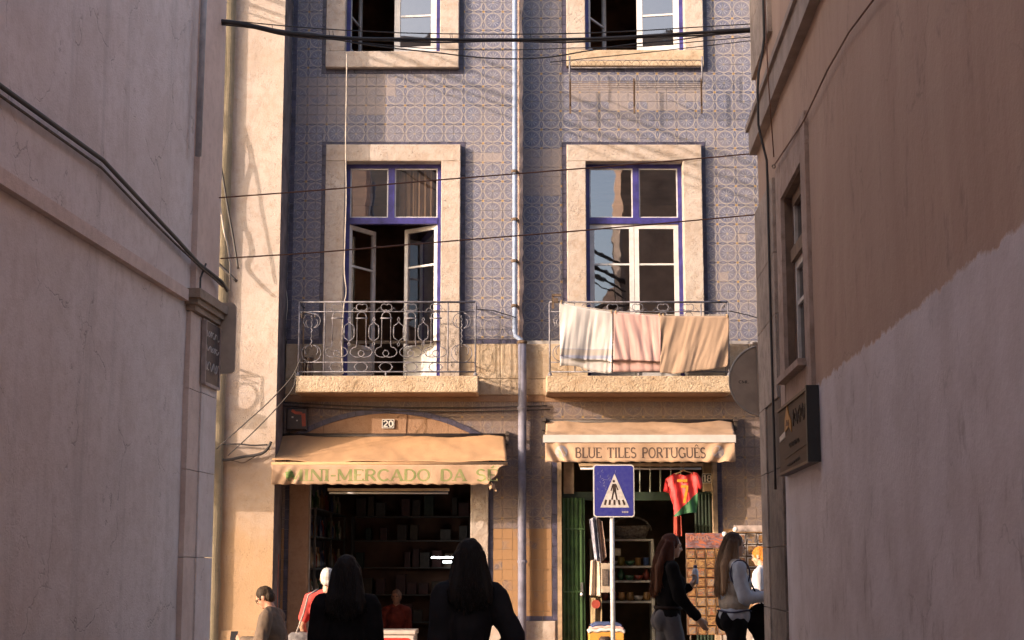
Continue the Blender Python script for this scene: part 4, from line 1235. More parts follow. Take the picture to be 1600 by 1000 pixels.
wire('overhead_cable', sag(smooth_pts([(338, 30), (440, 40), (520, 46), (620, 51), (720, 53), (850, 53), (960, 50), (1080, 43), (1195, 36)])), 0.0055, BLACKC, 'thin support wire just above the thick bundle')
m = MB()
for u, d in ((425, 9), (514, 10), (520, 10), (703, 9), (706, 9), (829, 8), (1041, 8), (1048, 8), (1112, 9), (1180, 8)):
    v0 = [q for q in main if q[0] >= u][0][1]
    m.tube([P(u, v0 - d, YW), P(u + 1, v0 - 1, YW)], 0.004, 4)
tag(m.build('wire_tie', BLACKC), 'small ties linking the support wire to the bundle', 'tie')
wire('overhead_cable', sag(smooth_pts([(338, 38), (430, 47), (505, 58), (560, 68), (620, 76), (680, 82), (740, 89), (800, 92), (860, 89), (915, 80), (980, 70), (1060, 62), (1130, 53), (1195, 49)])), 0.0065, BLACKC, 'slackest thin black cable hanging lowest across the alley')
wire('overhead_cable', sag(smooth_pts([(338, 36), (505, 60), (620, 72), (700, 77), (800, 78), (900, 75), (1000, 73), (1100, 64), (1195, 56)])), 0.0045, BLACKC, 'thin black cable between the bundle and the slackest cable')
wire('overhead_cable', sag(smooth_pts([(860, 97), (930, 90), (1000, 83), (1100, 72), (1195, 61)])), 0.0045, BLACKC, 'short thin black cable rising to the right alley corner')
wire('overhead_cable', sag(smooth_pts([(342, 309), (500, 297), (700, 280), (900, 264), (1100, 247), (1195, 238)])), 0.0068, REDC, 'reddish single wire slanting across, upper of the two')
wire('overhead_cable', sag(smooth_pts([(344, 404), (500, 394), (700, 377), (900, 361), (1100, 343), (1196, 334)])), 0.0068, REDC, 'reddish single wire slanting across, lower of the two')
# street cables high above the view: their shadows slant over the tiles below the upper right window
for k, (za, zb, ya, r, lab) in enumerate(((10.2, 6.95, 21.1, 0.030, 'thick'), (10.45, 6.95, 21.1, 0.016, 'second'), (10.05, 6.75, 21.1, 0.020, 'third'), (10.6, 7.25, 21.0, 0.024, 'highest'), (9.9, 6.62, 21.1, 0.012, 'lowest'))):
    pts = [(-6.0 + 8.25 * t, ya - 7.3 * t, za + (zb - za) * t - 0.10 * math.sin(math.pi * t) + 0.02 * math.sin(t * 25 + k)) for t in [q / 40 for q in range(41)]]
    wire('unseen_street_cable', pts, r * 1.35, BLACKC, '%s black street cable strung high above the cross street, out of view' % lab)
# wires and cords on the fronts
wire('loose_string', [P(u, v, 21.7) for u, v in smooth_pts([(542, 84), (541, 160), (540, 225), (541, 300), (540, 345), (538, 420), (541, 455), (537, 480), (534, 540), (536, 584)], 6)], 0.008, CORD, 'pale cord hanging from the upper left window past the open doors', 'string')
wire('loose_string', [P(u, v, 21.93) for u, v in smooth_pts([(449, -10), (448, 100), (447, 200), (446, 262), (443, 300), (447, 360), (444, 430), (449, 470), (447, 500)], 6)], 0.006, CORD, 'wavy pale cord down the left edge of the tiles', 'string')
YC = 21.18
wire('wall_cable', [P(u, v, YC) for u, v in smooth_pts([(300, 700), (330, 716), (352, 719), (380, 714), (400, 711), (415, 705), (424, 690)], 6)], 0.02, BLACKC, 'black cable across the cream wall left of the awning')
wire('wall_cable', [P(u, v, YC) for u, v in smooth_pts([(300, 697), (340, 695), (372, 694), (395, 696), (418, 695)], 6)], 0.012, BLACKC, 'upper thinner cable across the cream wall left of the awning')
wire('wall_cable', [P(u, v, YC) for u, v in smooth_pts([(342, 716), (365, 720), (380, 723), (392, 717), (402, 711)], 6)], 0.008, RUST, 'short looped cable below the black one on cream wall')
wire('wall_cable', [P(u, v, 21.0) for u, v in smooth_pts([(338, 702), (380, 664), (420, 628), (455, 590), (470, 560)], 6)], 0.008, BLACKC, 'thin slanting wire rising to the left balcony')
wire('wall_cable', [P(u, v, 21.0) for u, v in smooth_pts([(356, 712), (395, 676), (430, 640), (458, 606), (462, 580)], 6)], 0.008, BLACKC, 'second thin slanting wire just below, rising to the balcony')
# loose cables near the cream wall: their shadows wander over it
wire('wall_cable', [P(u, v, YN - 0.26) for u, v in smooth_pts([(318, -30), (322, 90), (318, 175), (331, 200), (335, 230), (326, 265), (322, 320), (330, 345), (336, 372), (330, 398), (370, 440)], 6)], 0.022, BLACKC, 'slack cable in front of the mossy strip on cream house')
wire('wall_cable', [P(u, v, YN - 0.26) for u, v in smooth_pts([(322, 165), (331, 205), (345, 260), (355, 320), (364, 370), (372, 420)], 6)], 0.016, BLACKC, 'straighter slack cable beside the wavy one on cream house')
for (u0, v0, u1, v1, lab) in ((428, 628, 855, 634, 'sagging black cable under the stone band, upper'), (440, 634, 860, 640, 'sagging black cable under the stone band, lower')):
    wire('wall_cable', [(*P(u0 + (u1 - u0) * k / 12, v0, 21.93).xy, Z(v0 + (v1 - v0) * k / 12 + 6 * math.sin(math.pi * k / 12), 21.93)) for k in range(13)], 0.009, BLACKC, lab)
wire('stay_wire', [(R1[1], R1[2], R1[3] - 0.1), P(770, 485, 21.8), P(806, 496, 21.86)], 0.007, BLACKC, 'dark wire from the left balcony to the downpipe', 'wire')
wire('stay_wire', [(R2[1], R2[2], R2[3] - 0.12), P(1168, 492, 21.8), P(1200, 502, 21.9)], 0.007, BLACKC, 'dark wire from the right balcony to the alley corner', 'wire')
# ================================================================== THINGS ON AND IN FRONT OF THE HOUSES
# ---------------------------------------------------------------- painted lettering: stroke letters with slab serifs
def arc(cx, cz, rx, rz, a0, a1, n=14):
    return [(cx + rx * math.cos(math.radians(a0 + (a1 - a0) * i / n)), cz + rz * math.sin(math.radians(a0 + (a1 - a0) * i / n))) for i in range(n + 1)]
K, H_ = 0.085, 0.045
GL = {
 'A': (0.80, [([(0.08, 0), (0.40, 1)], H_), ([(0.40, 1), (0.72, 0)], K), ([(0.2, 0.34), (0.6, 0.34)], H_)], [(0.08, 0), (0.72, 0)]),
 'B': (0.74, [([(0.15, 0), (0.15, 1)], K), ([(0.15, 0.97), (0.38, 0.97)] + arc(0.38, 0.75, 0.20, 0.22, 90, -90) + [(0.15, 0.53)], H_ * 1.3), ([(0.15, 0.53), (0.40, 0.53)] + arc(0.40, 0.28, 0.24, 0.25, 90, -90) + [(0.15, 0.03)], H_ * 1.3)], []),
 'C': (0.78, [(arc(0.42, 0.5, 0.33, 0.47, 40, 320, 20), K * 0.85)], []),
 'D': (0.80, [([(0.15, 0), (0.15, 1)], K), ([(0.15, 0.97), (0.36, 0.97)] + arc(0.36, 0.5, 0.34, 0.47, 90, -90) + [(0.15, 0.03)], K * 0.75)], []),
 'E': (0.68, [([(0.15, 0), (0.15, 1)], K), ([(0.05, 0.96), (0.60, 0.96), (0.60, 0.82)], H_), ([(0.15, 0.52), (0.48, 0.52)], H_), ([(0.05, 0.04), (0.62, 0.04), (0.62, 0.2)], H_)], []),
 'G': (0.84, [(arc(0.42, 0.5, 0.33, 0.47, 40, 300, 20), K * 0.85), ([(0.72, 0.42), (0.72, 0.06)], K), ([(0.54, 0.42), (0.80, 0.42)], H_)], []),
 'I': (0.38, [([(0.19, 0), (0.19, 1)], K)], [(0.19, 0), (0.19, 1)]),
 'L': (0.66, [([(0.15, 0), (0.15, 1)], K), ([(0.05, 0.04), (0.60, 0.04), (0.60, 0.22)], H_)], [(0.15, 1)]),
 'M': (0.98, [([(0.12, 0), (0.12, 1)], H_), ([(0.12, 1), (0.49, 0.1)], K), ([(0.49, 0.1), (0.84, 1)], H_), ([(0.84, 1), (0.84, 0)], K)], [(0.12, 0), (0.84, 0)]),
 'N': (0.84, [([(0.12, 0), (0.12, 1)], H_), ([(0.12, 1), (0.72, 0)], K), ([(0.72, 0), (0.72, 1)], H_)], [(0.12, 0), (0.72, 1)]),
 'O': (0.84, [(arc(0.42, 0.5, 0.33, 0.47, 0, 360, 24), K * 0.8)], []),
 'P': (0.70, [([(0.15, 0), (0.15, 1)], K), ([(0.15, 0.97), (0.38, 0.97)] + arc(0.38, 0.73, 0.24, 0.24, 90, -90) + [(0.15, 0.49)], H_ * 1.4)], [(0.15, 0)]),
 'R': (0.78, [([(0.15, 0), (0.15, 1)], K), ([(0.15, 0.97), (0.38, 0.97)] + arc(0.38, 0.73, 0.23, 0.24, 90, -90) + [(0.15, 0.49)], H_ * 1.4), ([(0.38, 0.49), (0.70, 0.02)], K)], [(0.15, 0)]),
 'S': (0.68, [(arc(0.34, 0.74, 0.22, 0.23, 30, 265, 14) + arc(0.34, 0.26, 0.24, 0.24, 85, -150, 14), K * 0.8)], []),
 'T': (0.76, [([(0.38, 0), (0.38, 1)], K), ([(0.06, 0.80), (0.06, 0.96), (0.70, 0.96), (0.70, 0.80)], H_)], [(0.38, 0)]),
 'U': (0.82, [([(0.13, 1), (0.13, 0.32)] + arc(0.41, 0.32, 0.28, 0.29, 180, 360) + [(0.69, 1)], K * 0.75)], [(0.13, 1), (0.69, 1)]),
 '-': (0.40, [([(0.05, 0.45), (0.35, 0.45)], K * 0.8)], []), ' ': (0.55, [], []),
 '0': (0.70, [(arc(0.35, 0.5, 0.24, 0.46, 0, 360, 20), K * 0.9)], []),
 '1': (0.45, [([(0.08, 0.8), (0.24, 1), (0.24, 0)], K)], [(0.24, 0)]),
 '2': (0.70, [(arc(0.34, 0.72, 0.24, 0.25, 170, -30, 12) + [(0.08, 0.05), (0.62, 0.05)], K * 0.85)], []),
 '7': (0.66, [([(0.06, 0.92), (0.60, 0.92), (0.26, 0)], K * 1.2)], []),
 '8': (0.68, [(arc(0.34, 0.73, 0.2, 0.24, 0, 360, 16), K * 0.8), (arc(0.34, 0.26, 0.25, 0.26, 0, 360, 16), K * 0.8)], []),
}
GL['É'] = (0.68, GL['E'][1] + [([(0.28, 1.10), (0.46, 1.30)], K * 0.7)], [])
GL['Ê'] = (0.68, GL['E'][1] + [([(0.16, 1.10), (0.34, 1.28), (0.52, 1.10)], H_)], [])
for lo in 'isboa': GL[lo] = GL[{'i': 'I', 's': 'S', 'b': 'B', 'o': 'O', 'a': 'A'}[lo]]
def ribbon(mb, pts, hw, fn, maxseg=0.12):
    dense = [pts[0]]
    for a, b in zip(pts, pts[1:]):
        L = math.hypot(b[0] - a[0], b[1] - a[1]); k = max(1, int(L / maxseg))
        dense += [(a[0] + (b[0] - a[0]) * i / k, a[1] + (b[1] - a[1]) * i / k) for i in range(1, k + 1)]
    n0 = len(mb.v); m = len(dense)
    for i, p in enumerate(dense):
        q0 = dense[max(i - 1, 0)]; q1 = dense[min(i + 1, m - 1)]
        dx, dz = q1[0] - q0[0], q1[1] - q0[1]
        L = math.hypot(dx, dz) or 1
        nx, nz = -dz / L * hw, dx / L * hw
        mb.v.append(tuple(fn(p[0] + nx, p[1] + nz))); mb.v.append(tuple(fn(p[0] - nx, p[1] - nz)))
    for i in range(m - 1):
        a = n0 + 2 * i
        mb.f.append((a, a + 1, a + 3, a + 2))
def lettering(mb, text, x0, x1, z0, h, surf, weight=1.0):
    tot = sum(GL[c][0] for c in text)
    k = (x1 - x0) / tot
    cur = 0.0
    for c in text:
        wd, strokes, serifs = GL[c]
        def fn(a, b, cur=cur): return surf(x0 + (cur + a) * k, z0 + b * h)
        for pts, hw in strokes: ribbon(mb, pts, hw * weight, fn)
        for sx_, sz_ in serifs: ribbon(mb, [(sx_ - 0.15, sz_ + (0.03 if sz_ < 0.5 else -0.03)), (sx_ + 0.15, sz_ + (0.03 if sz_ < 0.5 else -0.03))], 0.035 * weight, fn)
        cur += wd
    return mb

# ---------------------------------------------------------------- awnings
CANVAS = mat('sand_canvas', (0.43, 0.25, 0.13), 0.9, 0.14, 2.5, 0.1, 40, c2=(0.35, 0.20, 0.105))
CANVAS2 = mat('pale_canvas', (0.39, 0.255, 0.17), 0.9, 0.16, 3.0, 0.15, 30, c2=(0.28, 0.175, 0.11))
ALU = mat('white_aluminium', (0.50, 0.46, 0.45), 0.35, 0.1, 6)
BRK = mat('dark_bracket', (0.05, 0.035, 0.03), 0.6, 0.3, 8)
def awning(name, label, uw, vw, uf, vf, vb, proj, cloth, text, tu, tcol, front, torn):
    Yf = YF - proj
    aw = empty(name, (X((uw[0] + uw[1]) / 2, vw, YF), YF - 0.03, Z(vw, YF)), label, 'awning')
    xw0, xw1 = X(uw[0], vw, 21.92), X(uw[1], vw, 21.92); zw = Z(vw, 21.92)
    xf0, xf1 = X(uf[0], vf, Yf), X(uf[1], vf, Yf); zf = Z(vf, Yf)
    zb = Z(vb, Yf)
    def top(a, b):
        xa = xw0 + (xw1 - xw0) * a; xb = xf0 + (xf1 - xf0) * a
        x = xa + (xb - xa) * b
        sagz = -0.035 * math.sin(math.pi * b) * (0.6 + 0.4 * math.sin(a * 5)) + 0.024 * noise.noise(Vector((a * 6, b * 2, 3))) + 0.008 * noise.noise(Vector((a * 22, b * 5, 8)))
        # tension folds running in from the corners
        wr = 0.022 * math.exp(-a * 7) * math.sin((a * 16 - b * 5)) + 0.022 * math.exp(-(1 - a) * 9) * math.sin(((1 - a) * 22 - b * 6))
        return (x, 21.92 + (Yf - 21.92) * b, zw + (zf - zw) * b + sagz + wr)
    MB().grid(top, 90, 16).build('canopy', cloth, aw, True, solid=0.004, fixn=False)
    zv0 = zf - front
    def vsurf(x, z, off=0.0):
        b = (zv0 - z) / (zv0 - zb)
        a = (x - xf0) / (xf1 - xf0)
        cr = 0.0
        if torn == 'left':
            cr = 0.05 * math.exp(-((a - 0.075) / 0.05) ** 2) * math.sin(a * 120 + b * 5) * b
            cr += 0.05 * math.exp(-((a - 0.94) / 0.05) ** 2) * math.sin(a * 70 - b * 4) * b
        else:
            cr = 0.045 * math.exp(-((a - 0.06) / 0.06) ** 2) * math.sin(a * 75 - b * 4) * (0.3 + b) + 0.04 * math.exp(-((a - 0.93) / 0.08) ** 2) * math.sin(a * 60 + b * 4) * (0.3 + b)
        return (x, Yf - 0.012 + 0.012 * math.sin(a * 23 + 1) * b + 0.006 * math.sin(a * 61) * b + cr - off - 0.03 * b, z)
    def val(a, b):
        r = xf1
        l = xf0
        if torn == 'left':
            r = xf1 - (0.02 + 0.21 * b ** 0.7 + 0.02 * math.sin(b * 9))
            l = xf0
        x = l + (r - l) * a
        z = zv0 + (zb - zv0) * b
        if b > 0.999: z += 0.010 * noise.noise(Vector((x * 7, 0, 2))) + 0.006 * math.sin(x * 40)
        return vsurf(x, z)
    vo_ = MB().grid(val, 150, 10).build('valance', cloth if torn == 'right' else CANVAS2, aw, True, solid=0.003, fixn=False)
    # front bar
    fb = MB()
    if torn == 'right':
        fb.box(xf0 - 0.03, xf1 + 0.01, Yf - 0.03, Yf + 0.05, zv0 - 0.005, zf + 0.012)
    else:
        fb.tube([(xf0 - 0.01, Yf + 0.01, zf - 0.03), (xf1 + 0.01, Yf + 0.01, zf - 0.03)], 0.024, 10)
    fb.build('front_bar', ALU if torn == 'right' else cloth, aw, torn != 'right')
    for xx in (xw0 - 0.03, xw1 + 0.03):
        MB().box(xx - 0.02, xx + 0.02, 21.86, 21.99, zw - 0.12, zw + 0.06).box(xx - 0.03, xx + 0.03, 21.80, 21.92, zw + 0.0, zw + 0.03).build('wall_bracket', BRK, aw)
    MB().tube([(xw0 - 0.02, 21.93, zw), (xw1 + 0.02, 21.93, zw)], 0.035, 10).build('roller', BRK, aw, True)
    for xx, xe in ((xw0 + 0.05, xf0 + 0.05), (xw1 - 0.05, xf1 - 0.05)):
        MB().tube([(xx, 21.95, zw - 0.22), (xe, Yf + 0.03, zf - 0.02)], 0.014, 6).build('side_arm', BRK, aw, True)
    hcap = (zv0 - zb) * (0.52 if torn == 'right' else 0.60)
    tb = zb + (zv0 - zb) * (0.20 if torn == 'right' else 0.17)
    ta, tb2 = X(tu[0], vb - 15, Yf), X(tu[1], vb - 15, Yf)
    kk = (tb2 - ta) / sum(GL[c][0] for c in text); cur = ta
    for wd in text.split(' '):
        ww = kk * sum(GL[c][0] for c in wd)
        lettering(MB(), wd, cur, cur + ww, tb, hcap, lambda x, z: vsurf(x, z, 0.0035), 1.05).build('lettering', tcol, vo_, fixn=False)
        cur += ww + kk * GL[' '][0]
    return aw, vsurf, (xf0, xf1, zv0, zb, Yf)
INKB = mat('brown_letter_paint', (0.085, 0.05, 0.038), 0.8, 0.3, 20)
INKG = mat('faded_green_letter_paint', (0.12, 0.14, 0.045), 0.8, 0.5, 14, c2=(0.24, 0.21, 0.09))
aw1, vs1, av1 = awning('shop_awning', 'wide faded sand awning with green lettering over the dark grocery', (434, 789), 681, (425, 792), 721, 757, 0.80, CANVAS, 'MINI-MERCADO DA SÉ', (449, 778), INKG, 0.045, 'left')
aw2, vs2, av2 = awning('shop_awning', 'narrower awning with white front bar lettered in brown over souvenir shop', (853, 1145), 659, (852, 1148), 681, 722, 0.66, CANVAS2, 'BLUE TILES PORTUGUÊS', (898, 1103), INKB, 0.085, 'right')
# torn rag ends and emblem patches on the valances
m = MB()
m.grid(lambda a, b: (X(762, 757, 21.2) + 0.09 * a + 0.03 * b, 21.17 + 0.03 * math.sin(a * 7 + b * 3), Z(754, 21.2) - 0.10 * b + 0.02 * math.sin(a * 5)), 8, 6)
m.build('torn_end', CANVAS2, aw1, True, solid=0.003)
GRNP = mat('green_emblem', (0.13, 0.20, 0.05), 0.8, 0.4, 18)
m = MB()
m.grid(lambda a, b: vs1(X(446, 742, 21.2) + 0.12 * a + 0.02 * b, Z(737, 21.2) - 0.10 * b * (1 - 0.4 * a), 0.006 + 0.02 * math.sin(a * 4)), 8, 6)
m.build('green_patch', GRNP, aw1, True)
BLUP = mat('blue_emblem', (0.20, 0.19, 0.24), 0.8, 0.5, 30, c2=(0.42, 0.33, 0.26))
for u in (877, 1122):
    cx, cz = X(u, 706, 21.33), Z(706, 21.33)
    m = MB()
    n0 = len(m.v); m.v.append(tuple(vs2(cx, cz, 0.005)))
    for k in range(16): t = 2 * math.pi * k / 16; m.v.append(tuple(vs2(cx + 0.085 * math.cos(t), cz + 0.085 * math.sin(t), 0.005)))
    m.f += [(0, 1 + k, 1 + (k + 1) % 16) for k in range(16)]
    m.build('tile_emblem', BLUP, aw2, fixn=False)
# unlit strip lamps under the awnings
LAMPC = mat('yellowed_lamp_housing', (0.48, 0.33, 0.20), 0.5, 0.2, 6)
def strip_lamp(u0, u1, v0, v1, Y, label):
    t = empty('strip_lamp', (X((u0 + u1) / 2, v1, Y), Y, Z(v1, Y)), label, 'lamp')
    MB().box(X(u0, v0, Y), X(u1, v0, Y), Y, Y + 0.07, Z((v0 + v1) / 2, Y), Z(v0, Y)).build('housing', LAMPC, t)
    MB().tube([(X(u0 + 2, v0, Y), Y + 0.03, Z(v1 - 1, Y)), (X(u1 - 2, v0, Y), Y + 0.03, Z(v1 - 1, Y))], 0.016, 8).build('tube', ALU, t, True)
    return t
strip_lamp(512, 702, 763, 771, 21.75, 'unlit strip lamp under the sand awning')
strip_lamp(905, 1098, 724, 733, 21.75, 'unlit strip lamp under the souvenir shop awning')

# ---------------------------------------------------------------- plates and small signs
ENB = mat('black_enamel', (0.03, 0.025, 0.03), 0.3, 0.2, 9)
ENW = mat('white_enamel', (0.66, 0.62, 0.58), 0.35, 0.1, 9)
def number_plate(txt, u0, u1, v0, v1, Y, label):
    t = MB().cbox(X(u0, v0, Y), X(u1, v0, Y), Y, Y + 0.012, Z(v1, Y), Z(v0, Y), 0.004).build('number_plate', ENB)
    tag(t, label, 'number plate')
    w_, h = X(u1, v0, Y) - X(u0, v0, Y), Z(v0, Y) - Z(v1, Y)
    l = lettering(MB(), txt, X(u0, v0, Y) + 0.09 * w_, X(u1, v0, Y) - 0.06 * w_, Z(v1, Y) + 0.16 * h, 0.68 * h, lambda x, z: (x, Y - 0.003, z), 1.15)
    l.build('digits', ENW, t, fixn=False)
    f = MB()
    a, b, c, d = X(u0, v0, Y), X(u1, v0, Y), Z(v1, Y), Z(v0, Y)
    f.box(a, b, Y - 0.003, Y - 0.0005, c, c + 0.008); f.box(a, b, Y - 0.003, Y - 0.0005, d - 0.008, d); f.box(a, a + 0.008, Y - 0.003, Y - 0.0005, c + 0.009, d - 0.009); f.box(b - 0.008, b, Y - 0.003, Y - 0.0005, c + 0.009, d - 0.009)
    f.build('rim', ENW, t)
number_plate('20', 597, 616, 655, 669, 21.905, 'house number plate 20 on the arch keystone')
number_plate('18', 1097, 1113, 740, 755, 22.13, 'house number plate 18 beside the red shirt')
# dark company sign by the arch
Ys = 21.85
lb = MB().cbox(X(447, 650, Ys), X(480, 650, Ys), Ys, Ys + 0.08, Z(672, Ys), Z(637, Ys), 0.02).build('dark_logo_sign', mat('dark_sign_plastic', (0.035, 0.025, 0.028), 0.4, 0.3, 9))
tag(lb, 'dark square sign with red stroke left of the arch', 'sign')
REDS = mat('red_sign_paint', (0.42, 0.07, 0.03), 0.5, 0.3, 9)
m = MB()
ribbon(m, [(456, 641), (462, 645), (472, 646)], 2.2, lambda a, b: (X(a, b, Ys), Ys - 0.003, Z(b, Ys)), 3); ribbon(m, [(474, 646), (475, 666)], 3.0, lambda a, b: (X(a, b, Ys), Ys - 0.003, Z(b, Ys)), 3)
m.build('red_stroke', REDS, lb, fixn=False)
m = MB(); m.lathe((X(457, 653, Ys), Ys - 0.002, Z(653, Ys)), [(0.012, 0), (0.015, 0.01), (0.012, 0.02)], 8); m.lathe((X(464, 658, Ys), Ys - 0.002, Z(658, Ys)), [(0.01, 0), (0.012, 0.008), (0.01, 0.016)], 8)
m.build('white_dots', ENW, lb)

# pedestrian-crossing sign on its post
YS = 18.0
BLUES = mat('sign_blue', (0.02, 0.022, 0.19), 0.45, 0.25, 25, c2=(0.045, 0.045, 0.22))
ped = empty('crossing_sign', (X(957, 900, YS), YS, ground_z(1.1, YS)), 'blue pedestrian crossing sign with white triangle on thin post', 'sign')
def rrect(x0, x1, z0, z1, r, n=6):
    pts = []
    for cx, cz, a in ((x1 - r, z1 - r, 0), (x0 + r, z1 - r, 90), (x0 + r, z0 + r, 180), (x1 - r, z0 + r, 270)):
        for k in range(n + 1):
            t = math.radians(a + 90 * k / n); pts.append((cx + r * math.cos(t), cz + r * math.sin(t)))
    return pts
sx0, sx1, sz0, sz1 = X(927, 766, YS), X(991, 766, YS), Z(808, YS), Z(726, YS)
# turned a few degrees: the left edge catches the sun
MB().prism(rrect(sx0, sx1, sz0, sz1, 0.035), YS - 0.004, YS + 0.022).build('plate', ENW, ped)
MB().prism(rrect(sx0 + 0.012, sx1 - 0.012, sz0 + 0.012, sz1 - 0.012, 0.03), YS - 0.0065, YS - 0.0041).build('blue_field', BLUES, ped)
def S_(u, v): return PX(u, v, YS)
WHS = mat('sign_white', (0.55, 0.50, 0.48), 0.5, 0.2, 20)
MB().prism([S_(960, 740), S_(983, 793), S_(938, 793)], YS - 0.009, YS - 0.0066).build('triangle', WHS, ped)
m = MB()
sf = lambda a, b: (X(a, b, YS), YS - 0.0105, Z(b, YS))
def bar(u0, v0, u1, v1, hw): ribbon(m, [(u0, v0), (u1, v1)], hw, sf, 4)
for k, (ua, ub) in enumerate(((947, 945), (953, 952), (960, 960), (966.5, 968), (973, 976))): bar(ua, 781, ub, 789, 1.6)
m.add([sf(958.4 + 2.0 * math.cos(t) + 0.6, 752 + 2.2 * math.sin(t)) for t in [2 * math.pi * k / 10 for k in range(10)]], [tuple(range(10))])
bar(959.5, 756, 960, 768, 2.6); bar(957.5, 757, 954.5, 767, 0.9); bar(962, 757, 965.5, 766, 0.9)
bar(958.8, 767, 956, 781, 1.2); bar(961, 767, 964, 781, 1.2)
m.build('walking_figure', INKD, ped, fixn=False)
m = MB(); 
for k in range(3): ribbon(m, arc(973 + 3.6 * k, 800, 1.2, 1.1, 0, 360, 8), 0.35, sf, 2)
m.build('maker_mark', WHS, ped, fixn=False)
m = MB(); rs = random.Random(3)
for k in range(34):
    a, b = rs.gauss(945, 8), rs.gauss(752, 9)
    if not (930 < a < 985 and 732 < b < 790): continue
    t = rs.uniform(0, 3.14); L = rs.uniform(1, 4)
    ribbon(m, [(a, b), (a + L * math.cos(t), b + L * math.sin(t))], 0.16, sf, 3)
m.build('scratches', mat('scratch_grey', (0.35, 0.34, 0.40), 0.6), ped, fixn=False)
MB().tube([(X(957, 900, YS + 0.05), YS + 0.05, ground_z(1.1, YS) - 0.05), (X(957, 900, YS + 0.05), YS + 0.05, sz1 - 0.1)], 0.026, 12).build('post', mat('galvanised_post', (0.55, 0.53, 0.53), 0.4, 0.2, 7), ped, True)
for v in (745, 795): MB().box(X(957, 800, YS) - 0.05, X(957, 800, YS) + 0.05, YS + 0.022, YS + 0.082, Z(v, YS) - 0.02, Z(v, YS) + 0.02).build('clamp', mat('steel', (0.5,) * 3), ped)
# backs of two road signs
BACKM = mat('sign_back_grey', (0.44, 0.34, 0.265), 0.5, 0.15, 5)
INKS = mat('small_dark_print', (0.04, 0.035, 0.035), 0.7)
Yb = 14.50
rb_ = empty('road_sign', (X(330, 580, Yb), Yb, Z(584, Yb)), 'back of a square rounded road sign at left alley corner', 'sign')
MB().prism(rrect(X(318, 530, Yb), X(368, 530, Yb), Z(584, Yb), Z(473, Yb), 0.055), Yb, Yb + 0.025).build('plate', BACKM, rb_)
lettering(MB(), 'CML', X(334, 516, Yb), X(348, 516, Yb), Z(519, Yb), 0.022, lambda x, z: (x, Yb - 0.002, z)).build('print', INKS, rb_, fixn=False)
MB().box(X(318, 530, Yb), X(360, 530, Yb), Yb + 0.026, Yb + 0.05, Z(560, Yb), Z(555, Yb)).box(X(318, 530, Yb), X(360, 530, Yb), Yb + 0.026, Yb + 0.05, Z(500, Yb), Z(495, Yb)).build('bracket', BACKM, rb_)
Yc = 14.25
rc_ = empty('road_sign', (X(1196, 650, Yc), Yc, Z(650, Yc)), 'back of a round road sign at right alley corner', 'sign')
cx, cz, rr = X(1196, 595, Yc), Z(595, Yc), 56 * tt(595, Yc) / FPX
circ = [(cx + rr * math.cos(2 * math.pi * k / 48), cz + rr * math.sin(2 * math.pi * k / 48)) for k in range(48)]
MB().prism(circ, Yc, Yc + 0.012).build('disc', BACKM, rc_)
MB().tube([(x, Yc + 0.004, z) for x, z in circ], 0.011, 6, True).build('rim', mat('pale_rim', (0.42, 0.36, 0.31), 0.5, 0.2, 5), rc_, True)
lettering(MB(), 'CML', X(1154, 597, Yc), X(1170, 597, Yc), Z(599, Yc), 0.026, lambda x, z: (x, Yc - 0.002, z)).build('print', INKS, rc_, fixn=False)
m = MB()
for u in (1183, 1189): m.box(X(u, 595, Yc), X(u + 3.5, 595, Yc), Yc - 0.045, Yc - 0.001, Z(640, Yc), Z(538, Yc))
m.box(X(1176, 595, Yc), X(1200, 595, Yc), Yc - 0.06, Yc - 0.046, Z(541, Yc), Z(536, Yc))
m.build('mounting_rail', BACKM, rc_)

# ---------------------------------------------------------------- drying rack below the upper right window
YD = 21.93
dr = empty('drying_rack', P(992, 175, YD), 'iron drying rack with ring frieze below the upper right window', 'rack')
x0, x1 = X(890, 120, YD), X(1098, 120, YD)
def zz(v): return Z(v, YD)
for u in (890, 1097):
    MB().tube([P(u, 88, YD), P(u, 130, YD)], 0.013, 6).build('upright', IRON, dr, True)
MB().tube([(x0, YD, zz(94)), (x1, YD, zz(94))], 0.006, 5).build('rail', IRON, dr, True)
MB().tube([(x0, YD, zz(106)), (x1, YD, zz(106))], 0.006, 5).build('rail', IRON, dr, True)
nr = 15; pr = (x1 - x0) / nr
ring = MB().tube([(0.44 * pr * math.cos(t), 0, 0.44 * pr * math.sin(t) * 0.95) for t in [2 * math.pi * k / 16 for k in range(16)]], 0.0035, 4, True)
ring.lathe((0, 0, -0.008), [(0.003, 0), (0.008, 0.008), (0.003, 0.016)], 6)
r0_ = ring.build('frieze_ring', RUST, dr, True, loc=(0, 0, 0))
for k in range(nr):
    o = r0_ if k == 0 else r0_.copy()
    if k: COL.objects.link(o); o.parent = dr
    o.location = Vector((x0 + (k + 0.5) * pr, YD, zz(100))) - WL[dr.name]
for u in (891, 991, 1096):
    MB().obox((P(u, 150, YD + 0.1)), (0.014, 0, 0), (0, 0.010, 0.0), (0, 0, 0.26)).tube([P(u, 124, YD - 0.28), P(u, 128, YD + 0.05)], 0.009, 5).tube([P(u, 126, YD - 0.27), P(u, 176, YD + 0.2)], 0.009, 5).build('bracket', RUST, dr)
for k, v in enumerate((127, 130, 133.5, 137, 140.5)):
    MB().tube([P(889, v, YD - 0.28 + 0.06 * k), P(1098, v, YD - 0.28 + 0.06 * k)], 0.004, 4).build('drying_wire', RUST, dr, True)

